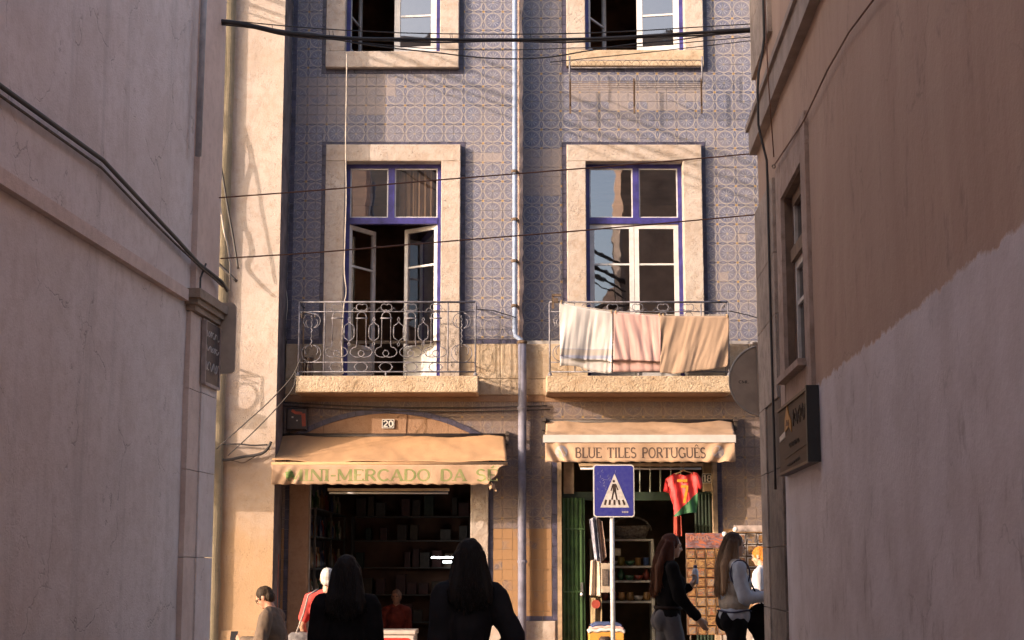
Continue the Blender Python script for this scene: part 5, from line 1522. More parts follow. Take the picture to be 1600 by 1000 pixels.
# ---------------------------------------------------------------- washing on the right balcony
YT = R2[2] - 0.045
lineP = smooth_pts([(868, 468), (905, 478), (958, 486), (1000, 490), (1034, 491.5), (1090, 492.5), (1141, 492)], 8)
wire('clothes_line', [P(u, v, YT) for u, v in lineP], 0.004, CORD, 'clothes line sagging in front of the right balcony railing', 'line')
def line_v(u):
    for (a, b), (c, d) in zip(lineP, lineP[1:]):
        if a <= u <= c: return b + (d - b) * (u - a) / (c - a + 1e-9)
    return lineP[-1][1]
def terry(name, c, c2=None, bands=None):
    m = bpy.data.materials.new(name); N = NT(m); p = N.pos()
    col = N.mix(N.ramp(N.noise(p, 4, 4), 0.4, 0.7), c, tuple(k * 0.9 for k in c))
    if bands:
        z = N.sep(p)[2]
        for zb, hw, bc in bands:
            col = N.mix(N.ramp(N.m('ABSOLUTE', N.m('SUBTRACT', z, zb)), hw, hw * 0.8), col, bc)
    N.col(col); N.rough(0.95); N.put(N.b.inputs['Sheen Weight'], 0.3)
    N.bump(N.noise(p, 220, 2, 0.5), 0.35, 0.006)
    return m
def towel(name, u0, u1, vb_fn, back_v, m, label, ph, folds, gather):
    L = []
    w_ = u1 - u0
    def hang(a, b, side, vbot):
        u = u0 + w_ * a
        vt = line_v(u)
        v = vt + (vbot(a) - vt) * b
        # folds fan out from the pegged top: gathered at the top, opening below
        amp = 0.030 * min(1, b * 2.2) * (0.5 + 0.5 * math.sin(a * 3 + ph))
        y = 0.0
        for f, ampk, s in folds:
            q = Vector((f * 2.1 * (a + s * b) + ph * 5, b * 0.8 + f, ph))
            y += 1.5 * ampk * (noise.noise(q) + 0.35 * noise.noise(q * 2.1)) * min(1.0, 0.3 + b)
        dx = gather * (a - 0.5) * (b ** 0.7) * 0.0 + 0.012 * math.sin(2 * math.pi * 2.3 * a + ph + b * 2) * b
        p = P(u, v, YT - (0.012 + 0.02 * b) + y if side < 0 else YT + 0.022 + 0.5 * y)
        return (p.x + dx, p.y, p.z)
    g_ = MB()
    nb_ = 46
    def sheet(a, t):
        # t from 0 (front bottom) over the line to 1 (back bottom)
        if t < 0.62: return hang(a, 1 - t / 0.62, -1, vb_fn)
        return hang(a, (t - 0.62) / 0.38, 1, back_v)
    g_.grid(sheet, 80, nb_)
    o = g_.build(name, m, None, True, solid=0.006, fixn=False)
    return tag(o, label, 'towel', 'towels drying on the right balcony')
zlow = Z(560, YT)
T1 = terry('white_terry', (0.45, 0.42, 0.42), None, [(Z(553, YT), 0.075, (0.25, 0.26, 0.35)), (Z(551, YT), 0.045, (0.33, 0.29, 0.27))])
T2 = terry('pink_terry', (0.47, 0.29, 0.27)); T3 = terry('tan_terry', (0.31, 0.21, 0.15))
towel('bath_towel', 874, 957, lambda a: 556 + 13 * a ** 1.5 + 3 * math.sin(a * 5), lambda a: 572 + 10 * a - 3 * math.sin(a * 6), T1, 'white towel with blue-grey band, leftmost on the line', 0.4, [(1.3, 0.040, 0.25), (3.0, 0.020, 0.15), (6.0, 0.006, 0.1)], 0.1)
towel('bath_towel', 959, 1033, lambda a: 562 + 3 * a, lambda a: 581 - 1 * a, T2, 'pink towel hanging in the middle of the line', 2.2, [(1.2, 0.034, -0.35), (3.1, 0.018, -0.2), (6.5, 0.005, -0.1)], 0.1)
towel('bath_towel', 1031, 1139, lambda a: 582 - 2 * a - 10 * a ** 6 + 2 * math.sin(a * 7), lambda a: 560 + 8 * a, T3, 'large tan towel at the right end of the line', 1.1, [(1.6, 0.042, 0.35), (3.6, 0.022, 0.25), (7.0, 0.006, 0.2)], 0.1)
PEG = mat('wooden_peg', (0.42, 0.28, 0.15), 0.7, 0.2, 20)
for u, lab in ((877, 'left corner of the white towel'), (955, 'right corner of the white towel'), (962, 'left corner of the pink towel'), (1030, 'right corner of the pink towel'), (1036, 'left corner of the tan towel'), (1136, 'right corner of the tan towel')):
    p = P(u, line_v(u) + 1, YT)
    o = MB().box(p.x - 0.006, p.x + 0.006, p.y - 0.022, p.y + 0.022, p.z - 0.03, p.z + 0.02).box(p.x - 0.004, p.x + 0.004, p.y - 0.026, p.y - 0.0225, p.z + 0.0, p.z + 0.008).build('clothes_peg', PEG)
    tag(o, 'small wooden peg at the ' + lab, 'peg', 'pegs on the balcony line')
tag(MB().box(X(862, 462, YT), X(866, 462, YT), YT + 0.01, YT + 0.03, Z(482, YT), Z(459, YT)).box(X(862, 462, YT), X(877, 462, YT), YT - 0.02, YT + 0.0095, Z(463, YT), Z(459.5, YT)).box(X(866.5, 462, YT), X(872, 462, YT), YT - 0.02, YT + 0.02, Z(473, YT), Z(466, YT)).build('line_bracket', RUST), 'rusty bracket holding the clothes line at the balcony corner', 'bracket')
# chrome tap and dark pots at the left end of the left balcony
CHROME = mat('chrome', (0.6, 0.55, 0.52), 0.18, 0.1, 6, metal=1.0)
Yp = 21.62
tp = empty('balcony_tap', P(476, 586, Yp), 'tap on a standpipe in the left balcony corner', 'tap')
MB().tube([P(474, 586, Yp), P(474, 486, Yp)], 0.012, 8).build('standpipe', RUST, tp, True)
MB().tube([P(471, 497, Yp), P(471, 486, Yp), P(474, 488, Yp), P(484, 489, Yp), P(491, 491, Yp), P(492, 496, Yp)], 0.014, 8).build('spout', CHROME, tp, True)
POTD = mat('dark_glazed_pot', (0.06, 0.035, 0.028), 0.25, 0.3, 12)
ph = Z(555, Yp) - Z(586, Yp)
o = MB().lathe((X(483, 580, Yp), Yp, Z(587, SL) + 0.002), [(0.055, 0), (0.06, 0.03), (0.05, 0.07), (0.062, 0.11), (0.055, 0.16), (0.05, 0.18), (0.07, 0.23), (0.065, 0.26), (0.072, 0.275)], 16).build('tall_pot', POTD, None, True)
tag(o, 'dark glazed pots stacked in the left balcony corner', 'pot')
# ---------------------------------------------------------------- grocery (left shop)
WOODD = mat('dark_shelf_wood', (0.09, 0.055, 0.03), 0.7, 0.3, 6)
SHELFM = mat('shelf_metal', (0.05, 0.035, 0.027), 0.5, 0.3, 6)
XL, XR = D1[0] - 0.38, D1[1] + 0.33
def shelf_unit(name, x0, x1, y0, y1, zs, label, m):
    t = empty(name, ((x0 + x1) / 2, (y0 + y1) / 2, zs[0] - 0.3), label, 'shelf')
    for z in zs: MB().box(x0, x1, y0, y1, z - 0.02, z).build('shelf_board', m, t)
    for y in (y0 + 0.02, (y0 + y1) / 2, y1 - 0.02):
        for x in (x0 + 0.015, x1 - 0.015): MB().box(x - 0.015, x + 0.015, y - 0.0149, y + 0.0151, -0.59, zs[-1] - 0.0205).build('upright', m, t)
    return t
zsA = [0.0, 0.45, 0.9, 1.35, 1.8, 2.2]
shelf_unit('wall_shelf', XL + 0.03, XL + 0.42, 22.6, 26.6, zsA, 'dark shelving full of bottles on the left wall of the grocery', SHELFM)
shelf_unit('wall_shelf', XR - 0.36, XR - 0.03, 23.2, 26.8, zsA, 'dark shelving on the right wall of the grocery', SHELFM)
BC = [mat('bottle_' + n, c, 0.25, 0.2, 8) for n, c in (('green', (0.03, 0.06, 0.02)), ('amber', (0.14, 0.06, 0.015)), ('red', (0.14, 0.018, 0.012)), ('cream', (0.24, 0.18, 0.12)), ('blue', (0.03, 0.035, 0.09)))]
def bottle_mesh(m, h, r):
    t = MB().lathe((0, 0, 0), [(r * 0.95, 0), (r, 0.01), (r, h * 0.62), (r * 0.4, h * 0.78), (r * 0.36, h * 0.97), (r * 0.42, h)], 9)
    me = bpy.data.meshes.new('bottle'); me.from_pydata(t.v, [], t.f); me.materials.append(m)
    me.polygons.foreach_set('use_smooth', [True] * len(me.polygons)); me.update(); return me
BM = [bottle_mesh(BC[i % 5], 0.30 if i % 2 else 0.26, 0.038 if i % 3 else 0.045) for i in range(5)]
rs = random.Random(5)
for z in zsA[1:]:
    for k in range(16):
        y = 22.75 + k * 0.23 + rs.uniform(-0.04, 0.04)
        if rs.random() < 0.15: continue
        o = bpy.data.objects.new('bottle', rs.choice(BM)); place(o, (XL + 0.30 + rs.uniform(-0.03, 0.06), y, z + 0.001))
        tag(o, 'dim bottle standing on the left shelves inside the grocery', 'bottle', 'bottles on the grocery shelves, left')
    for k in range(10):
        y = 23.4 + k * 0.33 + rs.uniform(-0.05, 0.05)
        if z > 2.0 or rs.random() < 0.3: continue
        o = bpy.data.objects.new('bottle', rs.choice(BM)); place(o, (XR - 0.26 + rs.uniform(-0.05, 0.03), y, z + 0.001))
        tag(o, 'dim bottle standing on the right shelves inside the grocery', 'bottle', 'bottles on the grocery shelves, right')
shelf_unit('wall_shelf', XL + 0.5, XR - 0.45, 26.75, 27.1, zsA, 'dark shelving of packets across the back of the grocery', SHELFM)
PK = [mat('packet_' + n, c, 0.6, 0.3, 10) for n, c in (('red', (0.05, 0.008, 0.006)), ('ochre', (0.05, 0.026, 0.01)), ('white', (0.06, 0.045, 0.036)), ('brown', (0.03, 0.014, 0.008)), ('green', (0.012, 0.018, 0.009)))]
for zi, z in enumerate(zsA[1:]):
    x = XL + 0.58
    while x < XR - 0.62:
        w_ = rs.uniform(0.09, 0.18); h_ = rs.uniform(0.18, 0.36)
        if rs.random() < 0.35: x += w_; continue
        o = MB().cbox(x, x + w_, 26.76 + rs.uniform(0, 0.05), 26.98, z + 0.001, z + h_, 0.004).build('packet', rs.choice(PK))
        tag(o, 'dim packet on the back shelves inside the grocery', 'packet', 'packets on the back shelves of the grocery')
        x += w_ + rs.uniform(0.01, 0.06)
TUBE = emit_mat('lit_tube', (0.9, 0.97, 1.0), 9.0)
for u0, u1, v, lab in ((674, 713, 871, 'topmost'), (692, 716, 878, 'middle'), (705, 718, 884, 'lowest')):
    Yl = 24.5 + (v - 871) * 0.16
    o = MB().box(X(u0, v, Yl), X(u1, v, Yl), Yl, Yl + 0.02, Z(v + 1.3, Yl), Z(v - 1.3, Yl)).build('lit_tube_lamp', TUBE)
    tag(o, 'small lit white tube inside the grocery, %s of three' % lab, 'lamp')
# chest freezer in the doorway
Yz = 21.75
fz = empty('chest_freezer', (X(620, 1000, Yz), Yz + 0.3, -0.5), 'white chest freezer with red stripe in the grocery doorway', 'freezer')
fx0, fx1, fz1 = X(590, 990, Yz), X(648, 990, Yz), Z(985, Yz)
FW = mat('freezer_white', (0.50, 0.42, 0.38), 0.4, 0.15, 6)
MB().cbox(fx0, fx1, Yz, Yz + 0.6, -0.5, fz1 - 0.06, 0.02).build('cabinet', FW, fz)
MB().cbox(fx0 - 0.015, fx1 + 0.015, Yz - 0.015, Yz + 0.62, fz1 - 0.058, fz1, 0.012).build('lid', FW, fz)
MB().prism(rrect(fx0 + 0.02, fx1 - 0.05, fz1 - 0.3, fz1 - 0.10, 0.05), Yz - 0.004, Yz - 0.0005).build('red_stripe', mat('freezer_red', (0.42, 0.02, 0.015), 0.4, 0.2, 6), fz)
# rusted pole by the left jamb
tag(MB().tube([P(434, 866, 21.75), P(433, 890, 21.75), P(432, 940, 21.75), P(432, 1035, 21.75)], 0.018, 8).build('painted_pole', mat('red_white_pole', (0.45, 0.09, 0.05), 0.5, 0.3, 7), None, True), 'thin red pole against the left jamb of the grocery', 'pole')

# ---------------------------------------------------------------- souvenir shop (right)
XA, XB = D2[0], D2[1]
Yk = 22.9
WSH = mat('pale_shelf_paint', (0.36, 0.33, 0.27), 0.6, 0.2, 6)
sh2 = empty('display_shelf', (X(985, 990, Yk), Yk, -0.58), 'pale display shelf of pottery inside the souvenir shop', 'shelf')
sx0, sx1 = X(926, 900, Yk), X(1018, 900, Yk)
zsh = [Z(v, Yk) for v in (1010, 939, 907, 884, 842)]
for z in zsh: MB().box(sx0, sx1, Yk, Yk + 0.4, z - 0.03, z).build('shelf_board', WSH, sh2)
for x in (sx0 - 0.02, sx1 + 0.02):
    MB().box(x - 0.0199, x + 0.0199, Yk - 0.004, Yk + 0.41, -0.59, zsh[-1] + 0.001).build('upright', WSH, sh2)
POT = [mat('pottery_%d' % i, c, 0.3, 0.35, 14) for i, c in enumerate(((0.10, 0.16, 0.34), (0.40, 0.36, 0.30), (0.30, 0.16, 0.05), (0.06, 0.16, 0.08), (0.36, 0.28, 0.06), (0.26, 0.05, 0.03)))]
PROF = [[(0.03, 0), (0.05, 0.02), (0.06, 0.06), (0.045, 0.10), (0.05, 0.12)], [(0.03, 0), (0.06, 0.03), (0.075, 0.07)], [(0.04, 0), (0.04, 0.10), (0.045, 0.105), (0.045, 0.115)], [(0.03, 0), (0.055, 0.05), (0.05, 0.10), (0.02, 0.14), (0.03, 0.16)]]
PM = []
for i in range(12):
    t = MB().lathe((0, 0, 0), PROF[i % 4], 10); me = bpy.data.meshes.new('pottery'); me.from_pydata(t.v, [], t.f); me.materials.append(POT[i % 6])
    me.polygons.foreach_set('use_smooth', [True] * len(me.polygons)); me.update(); PM.append(me)
for r_, z in enumerate(zsh[1:4]):
    for k in range(7):
        o = bpy.data.objects.new('pottery_jar', rs.choice(PM))
        place(o, (sx0 + 0.06 + k * (sx1 - sx0 - 0.12) / 6, Yk + 0.1 + rs.uniform(0, 0.12), z + 0.001))
        tag(o, 'painted pottery jar on %s shelf board, %s from left' % (('lowest', 'middle', 'upper')[r_], ('first', 'second', 'third', 'fourth', 'fifth', 'sixth', 'seventh')[k]), 'jar', 'pottery on the display shelf')
# wicker basket on top
WICK = mat('grey_wicker', (0.22, 0.19, 0.15), 0.8, 0.4, 30)
bk = empty('wicker_basket', (X(988, 838, Yk + 0.1), Yk + 0.2, zsh[-1]), 'oval grey wicker basket on top of the display shelf', 'basket')
bx_, bz_ = X(988, 822, Yk), Z(822, Yk)
m = MB()
for k in range(9):
    f = k / 8
    m.tube([(bx_ + (0.20 + 0.07 * f) * math.cos(t), Yk + 0.2 + (0.10 + 0.04 * f) * math.sin(t) - 0.0, zsh[-1] + 0.02 + 0.16 * f) for t in [2 * math.pi * q / 28 for q in range(28)]], 0.011, 5, True)
m.build('woven_body', WICK, bk, True)
m = MB()
for q in range(28):
    t = 2 * math.pi * q / 28
    m.tube([(bx_ + 0.20 * math.cos(t), Yk + 0.2 + 0.10 * math.sin(t), zsh[-1] + 0.004), (bx_ + 0.275 * math.cos(t), Yk + 0.2 + 0.145 * math.sin(t), zsh[-1] + 0.20)], 0.006, 4)
m.build('stakes', WICK, bk)
MB().tube([(bx_ + 0.285 * math.cos(t), Yk + 0.2 + 0.12 * math.sin(t) * 0.3, zsh[-1] + 0.12 + 0.20 * math.sin(t)) for t in [math.pi * q / 20 for q in range(21)]], 0.016, 6).build('handle', WICK, bk, True)
# yellow-white card on the shelf
tag(MB().box(X(956, 866, Yk - 0.02), X(970, 866, Yk - 0.02), Yk - 0.03, Yk - 0.01, Z(868, Yk), Z(857, Yk)).build('price_card', mat('cream_card', (0.50, 0.42, 0.28), 0.7, 0.2, 20)), 'cream card propped on the display shelf', 'card')
# hanging cloths beside the door
def hang_cloth(name, pts_top, pts_bot, Y, m, label, ph):
    (a0, b0), (a1, b1) = pts_top; (c0, d0), (c1, d1) = pts_bot
    def fn(a, b):
        u = (a0 + (a1 - a0) * a) * (1 - b) + (c0 + (c1 - c0) * a) * b
        v = (b0 + (b1 - b0) * a) * (1 - b) + (d0 + (d1 - d0) * a) * b
        p = P(u, v, Y + 0.03 * math.sin(a * 9 + ph + b) + 0.012 * math.sin(a * 23 + 2 * b))
        return p
    o = MB().grid(fn, 30, 16).build(name, m, None, True, solid=0.004, fixn=False)
    return tag(o, label, 'cloth', 'printed cloths hanging at the souvenir shop door')
CL = [mat('cloth_blue_stripe', (0.34, 0.34, 0.42), 0.9, 0.5, 9), mat('cloth_cream', (0.60, 0.47, 0.36), 0.9, 0.2, 6), mat('cloth_pinkish', (0.46, 0.31, 0.24), 0.9, 0.3, 8), mat('cloth_red_print', (0.34, 0.05, 0.03), 0.9, 0.3, 8), mat('cloth_white', (0.62, 0.56, 0.52), 0.9, 0.2, 8)]
hang_cloth('hanging_cloth', [(921, 812), (931, 806)], [(929, 874), (939, 880)], 21.78, CL[0], 'grey-blue cloth slanting at the shop door, left one', 0.2)
hang_cloth('hanging_cloth', [(930, 806), (941, 815)], [(938, 880), (948, 870)], 21.84, CL[2], 'brownish cloth slanting beside the grey-blue one', 1.4)
hang_cloth('hanging_cloth', [(923, 876), (936, 872)], [(921, 930), (939, 932)], 21.80, CL[1], 'cream cloth catching sun, below the slanting cloths', 2.1)
hang_cloth('hanging_cloth', [(922, 934), (940, 934)], [(923, 975), (941, 976)], 21.86, mat('cloth_olive', (0.25, 0.18, 0.10), 0.9, 0.3, 8), 'olive printed cloth low beside the shop door', 0.8)
m = MB(); m.add([(X(931 + 7 * math.cos(t), 945, 21.8), 21.80, Z(944 + 7 * math.sin(t), 21.8)) for t in [2 * math.pi * k / 14 for k in range(14)]], [tuple(range(14))])
tag(m.build('red_heart_patch', CL[3], None, solid=0.004), 'red round patch on the low olive cloth', 'patch')
tag(MB().cbox(X(939, 900, 22.0), X(957, 900, 22.0), 22.0, 22.02, Z(926, 22.0), Z(880, 22.0), 0.004).build('pale_poster', mat('poster_paper', (0.47, 0.37, 0.29), 0.8, 0.2, 10)), 'pale poster board hanging just left of the sign post', 'poster')
tag(MB().cbox(X(941, 905, 21.985), X(950, 905, 21.985), 21.985, 21.995, Z(915, 21.985), Z(889, 21.985), 0.002).build('poster_print', mat('poster_ink', (0.15, 0.11, 0.09), 0.8, 0.5, 40)), 'dark print on the pale poster board', 'print')
# orange crate with folded textiles
Yo = 21.35
cr = empty('orange_crate', (X(943, 1000, Yo), Yo + 0.2, -0.3), 'orange display box at the souvenir shop door', 'box')
ORB = mat('orange_box', (0.55, 0.25, 0.04), 0.7, 0.2, 6)
cx0, cx1, cz1 = X(921, 990, Yo), X(975, 990, Yo), Z(987, Yo)
MB().cbox(cx0, cx1, Yo, Yo + 0.42, -0.3, cz1, 0.008).build('box', ORB, cr)
MB().lathe((X(945, 1003, Yo), Yo - 0.004, Z(1005, Yo)), [(0.06, 0), (0.08, 0.02), (0.08, 0.06), (0.05, 0.09)], 12).build('dark_emblem', INKD, cr)
for k, (mm, lab, dx) in enumerate(((CL[4], 'white and pink folded textile on the orange box', 0.0), (mat('cloth_pink', (0.58, 0.36, 0.33), 0.9, 0.3, 12), 'pink folded textile above the white one on orange box', 0.02), (mat('cloth_navy', (0.05, 0.07, 0.17), 0.9, 0.3, 12), 'navy folded textile on top of the pile on orange box', 0.04))):
    def fold(a, b, k=k, dx=dx):
        x = cx0 - 0.01 + dx + (cx1 - cx0 + 0.02 - 2 * dx) * a; y = Yo - 0.012 + 0.02 * k + 0.36 * b
        return (x, y, cz1 + 0.03 + 0.036 * k + 0.02 * noise.noise(Vector((a * 6, b * 5, k))) - 0.03 * (2 * abs(a - 0.5)) ** 4 - (0.02 if b < 0.01 else 0))
    o = MB().grid(fold, 30, 12).build('folded_textile', mm, None, True, solid=0.03, fixn=False)
    tag(o, lab, 'textile', 'textiles folded on the orange box')

# red football shirt on a hanger
YJ = 21.62
m_ = bpy.data.materials.new('red_green_jersey'); N = NT(m_); p = N.pos(); sx, sy, sz = N.sep(p)
pa_, pb_ = P(1052, 806, YJ), P(1094, 765, YJ)
nx_, nz_ = (pb_.z - pa_.z), -(pb_.x - pa_.x)
dd = N.m('ADD', N.m('MULTIPLY', N.m('SUBTRACT', sx, pa_.x), nx_), N.m('MULTIPLY', N.m('SUBTRACT', sz, pa_.z), nz_))
N.col(N.mix(N.ramp(dd, -0.001, 0.001), (0.62, 0.035, 0.035), (0.02, 0.10, 0.035))); N.rough(0.6); N.bump(N.noise(p, 9, 3), 0.5, 0.03)
js = empty('football_shirt', P(1068, 806, YJ), 'red football shirt with yellow number 7 and green hem corner', 'shirt')
outl = [(1058, 738), (1052, 740), (1040, 748), (1036, 768), (1048, 771), (1050, 764), (1052, 790), (1054, 808), (1064, 804), (1078, 801), (1089, 801), (1089, 770), (1090, 762), (1095, 766), (1098, 760), (1096, 748), (1090, 740), (1082, 737), (1078, 741), (1070, 743), (1062, 741)]
bm = bmesh.new()
vs = [bm.verts.new(P(u, v, YJ)) for u, v in outl]
f = bm.faces.new(vs)
bmesh.ops.triangulate(bm, faces=[f])
bmesh.ops.subdivide_edges(bm, edges=bm.edges[:], cuts=3, use_grid_fill=True)
bmesh.ops.triangulate(bm, faces=bm.faces[:])
bm.verts.ensure_lookup_table()
bound = {v for e in bm.edges if e.is_boundary for v in e.verts}
geo = bmesh.ops.duplicate(bm, geom=bm.faces[:])
dupv = [g_ for g_ in geo['geom'] if isinstance(g_, bmesh.types.BMVert)]
dset = set(dupv)
for v in bm.verts:
    k = 0.0 if v in bound or (v in dset and v.is_boundary) else 1.0
    fold_ = 0.022 * math.sin(v.co.x * 38 + v.co.z * 6) + 0.014 * noise.noise(Vector((v.co.x * 11, v.co.z * 9, 2)))
    v.co.y += (-(0.035 * k) + fold_) if v not in dset else (0.035 * k + fold_)
bmesh.ops.remove_doubles(bm, verts=bm.verts[:], dist=0.0004)
me = bpy.data.meshes.new('shirt_body')
c_ = P(1068, 770, YJ)
for v in bm.verts: v.co -= c_
bm.to_mesh(me); bm.free(); me.materials.append(m_); me.polygons.foreach_set('use_smooth', [True] * len(me.polygons))
place(bpy.data.objects.new('shirt_body', me), c_, js)
YELJ = mat('yellow_print', (0.62, 0.26, 0.02), 0.6, 0.2, 20)
sj = lambda a, b: (X(a, b, YJ - 0.062), YJ - 0.062, Z(b, YJ - 0.062))
m = MB(); ribbon(m, [(1064, 760), (1074, 760), (1069, 786)], 2.0, sj, 3); ribbon(m, [(1058, 751), (1074, 751)], 2.2, sj, 3)
m.build('number_print', YELJ, js, fixn=False)
MB().tube([P(1052, 742, YJ), P(1068, 735, YJ), P(1084, 740, YJ)], 0.010, 6).tube([P(1068, 735, YJ), P(1068, 728, YJ), P(1071, 726, YJ)], 0.004, 5).build('hanger', PEG, js, True)
hang_cloth('hanging_scarf', [(1052, 806), (1064, 806)], [(1053, 838), (1066, 838)], 21.9, CL[3], 'red scarf hanging below the football shirt', 0.9)

# postcard racks
ORD = ['first', 'second', 'third', 'fourth', 'fifth', 'sixth', 'seventh', 'eighth', 'ninth', 'tenth']
def rack(name, u0, u1, v0, v1, Y, cols, rows, label, cgroup, clabel, tones, header=None):
    t = empty(name, (X((u0 + u1) / 2, v1, Y), Y + 0.05, Z(v1, Y)), label, 'rack')
    a, b, c, d = X(u0, (v0 + v1) / 2, Y), X(u1, (v0 + v1) / 2, Y), Z(v1, Y), Z(v0, Y)
    MB().box(a, b, Y + 0.03, Y + 0.05, c, d).build('back_panel', mat('rack_panel', (0.09, 0.045, 0.025), 0.8, 0.3, 8), t)
    for i in range(cols + 1):
        x = a + (b - a) * i / cols
        MB().tube([(x, Y, c), (x, Y, d)], 0.004, 4).build('rack_wire', RUST, t)
    for x in (a + 0.05, b - 0.05):
        MB().tube([(x, Y + 0.06, -0.2), (x, Y + 0.06, c + 0.05)], 0.014, 6).build('rack_leg', RUST, t)
    cw, ch = (b - a) / cols, (d - c) / rows
    for i in range(cols):
        off = rs.uniform(-0.3, 0.3) * ch
        for j in range(rows):
            z0 = c + j * ch + 0.02 * ch
            hh = ch * rs.choice((0.86, 0.92, 0.8))
            x0_ = a + i * cw + 0.06 * cw; x1_ = a + (i + 1) * cw - 0.06 * cw
            m = MB(); dy = 0.02
            m.add([(x0_, Y + 0.004, z0), (x1_, Y + 0.004, z0), (x1_, Y + dy, z0 + hh), (x0_, Y + dy, z0 + hh), (x0_, Y + 0.007, z0), (x1_, Y + 0.007, z0), (x1_, Y + dy + 0.003, z0 + hh), (x0_, Y + dy + 0.003, z0 + hh)],
                  [(0, 1, 2, 3), (7, 6, 5, 4), (0, 4, 5, 1), (2, 6, 7, 3), (0, 3, 7, 4), (1, 5, 6, 2)])
            o = m.build('postcard', rs.choice(tones)); tag(o, clabel % (ORD[j], ORD[i]), 'postcard', cgroup)
            iw = 0.12 * (x1_ - x0_)
            f_ = MB().add([(x0_ + iw, Y + 0.0045, z0 + 0.10 * hh), (x1_ - iw, Y + 0.0045, z0 + 0.10 * hh), (x1_ - iw, Y + dy - 0.0052, z0 + 0.88 * hh), (x0_ + iw, Y + dy - 0.0052, z0 + 0.88 * hh)], [(0, 1, 2, 3)])
            for q in range(len(f_.v)): f_.v[q] = (f_.v[q][0], f_.v[q][1] - 0.004, f_.v[q][2])
            f_.build('picture', rs.choice(PICS), o, fixn=False)
    return t, (a, b, c, d)
def pic(name, c1, c2, c3, sc):
    m = bpy.data.materials.new(name); N = NT(m); p = N.pos()
    n1 = N.noise(p, sc, 3, 0.5); n2 = N.noise(N.scale(p, (1, 1, 3)), sc * 1.7, 2, 0.5)
    N.col(N.mix(N.ramp(n2, 0.5, 0.56), N.mix(N.ramp(n1, 0.45, 0.55), c1, c2), c3)); N.rough(0.6)
    return m
PICS = [pic('picture_tram', (0.22, 0.105, 0.035), (0.12, 0.05, 0.025), (0.30, 0.17, 0.06), 16), pic('picture_roofs', (0.24, 0.08, 0.03), (0.25, 0.16, 0.08), (0.10, 0.07, 0.06), 22), pic('picture_tiles', (0.22, 0.13, 0.07), (0.12, 0.10, 0.11), (0.28, 0.17, 0.08), 30)]
CARD = [mat('card_tan', (0.30, 0.145, 0.05), 0.6, 0.2, 12), mat('card_cream', (0.34, 0.19, 0.085), 0.6, 0.2, 12), mat('card_rust', (0.22, 0.085, 0.03), 0.5, 0.2, 12)]
Yq = 21.0
rk, rb = rack('postcard_rack', 1073, 1134, 857, 992, Yq, 4, 9, 'tall postcard rack of warm brown cards beside the shop door', 'cards in the tall postcard rack', 'brown postcard in tall rack, %s row from bottom, %s column from left', CARD)
hd = MB().cbox(rb[0], rb[1] + 0.04, Yq, Yq + 0.03, rb[3] + 0.005, Z(833, Yq), 0.004).build('rack_header', pic('header_print', (0.12, 0.05, 0.05), (0.35, 0.10, 0.05), (0.16, 0.10, 0.12), 9), rk)
lettering(MB(), 'Lisboa', X(1078, 842, Yq), X(1107, 842, Yq), Z(844, Yq), 0.055, lambda x, z: (x, Yq - 0.003, z), 1.1).build('header_lettering', mat('pale_red_ink', (0.46, 0.22, 0.16), 0.6), rk, fixn=False)
CARD2 = [mat('card_white', (0.36, 0.30, 0.27), 0.5, 0.15, 12), mat('card_greyish', (0.40, 0.36, 0.36), 0.5, 0.2, 12)]
rack('postcard_rack', 1150, 1200, 832, 905, 21.4, 3, 4, 'second postcard rack of pale cards behind the blonde woman', 'cards in the second postcard rack', 'pale postcard in second rack, %s row from bottom, %s column from left', CARD2)
Y2 = 21.38
h2 = MB().cbox(X(1147, 828, Y2), X(1200, 828, Y2), Y2, Y2 + 0.03, Z(831, Y2), Z(821, Y2), 0.004).build('pale_header_board', mat('header_pale', (0.42, 0.33, 0.30), 0.6, 0.3, 14))
tag(h2, 'pale header board on top of the second postcard rack', 'board')
tag(MB().lathe((X(1149, 828, 21.3), 21.3, Z(831, 21.3)), [(0.02, 0), (0.034, 0.02), (0.034, 0.04), (0.02, 0.06)], 12).build('white_badge', ENW), 'white round badge at left end of the pale header board', 'badge')
tag(MB().lathe((X(1132, 835, 20.95), 20.95, Z(838, 20.95)), [(0.02, 0), (0.032, 0.02), (0.032, 0.04), (0.02, 0.06)], 12).build('white_badge', ENW), 'white round badge on the tall rack header', 'badge')
# ================================================================== PEOPLE
def sphere_into(mb, c, r, xf, n=12, rot=None):
    base = len(mb.v)
    rows = 8
    for i in range(1, rows):
        ph_ = math.pi * i / rows
        for k in range(n):
            t = 2 * math.pi * k / n
            d = Vector((r[0] * math.sin(ph_) * math.cos(t), r[1] * math.sin(ph_) * math.sin(t), r[2] * math.cos(ph_)))
            if rot: d = rot @ d
            mb.v.append(tuple(xf(Vector(c) + d)))
    dt = Vector((0, 0, r[2])); db = Vector((0, 0, -r[2]))
    if rot: dt = rot @ dt; db = rot @ db
    mb.v.append(tuple(xf(Vector(c) + dt))); mb.v.append(tuple(xf(Vector(c) + db)))
    T, B = len(mb.v) - 2, len(mb.v) - 1
    for i in range(rows - 2):
        for k in range(n):
            a = base + i * n + k; b = base + i * n + (k + 1) % n
            mb.f.append((a, a + n, b + n, b))
    for k in range(n):
        mb.f.append((T, base + k, base + (k + 1) % n))
        q = base + (rows - 2) * n
        mb.f.append((B, q + (k + 1) % n, q + k))
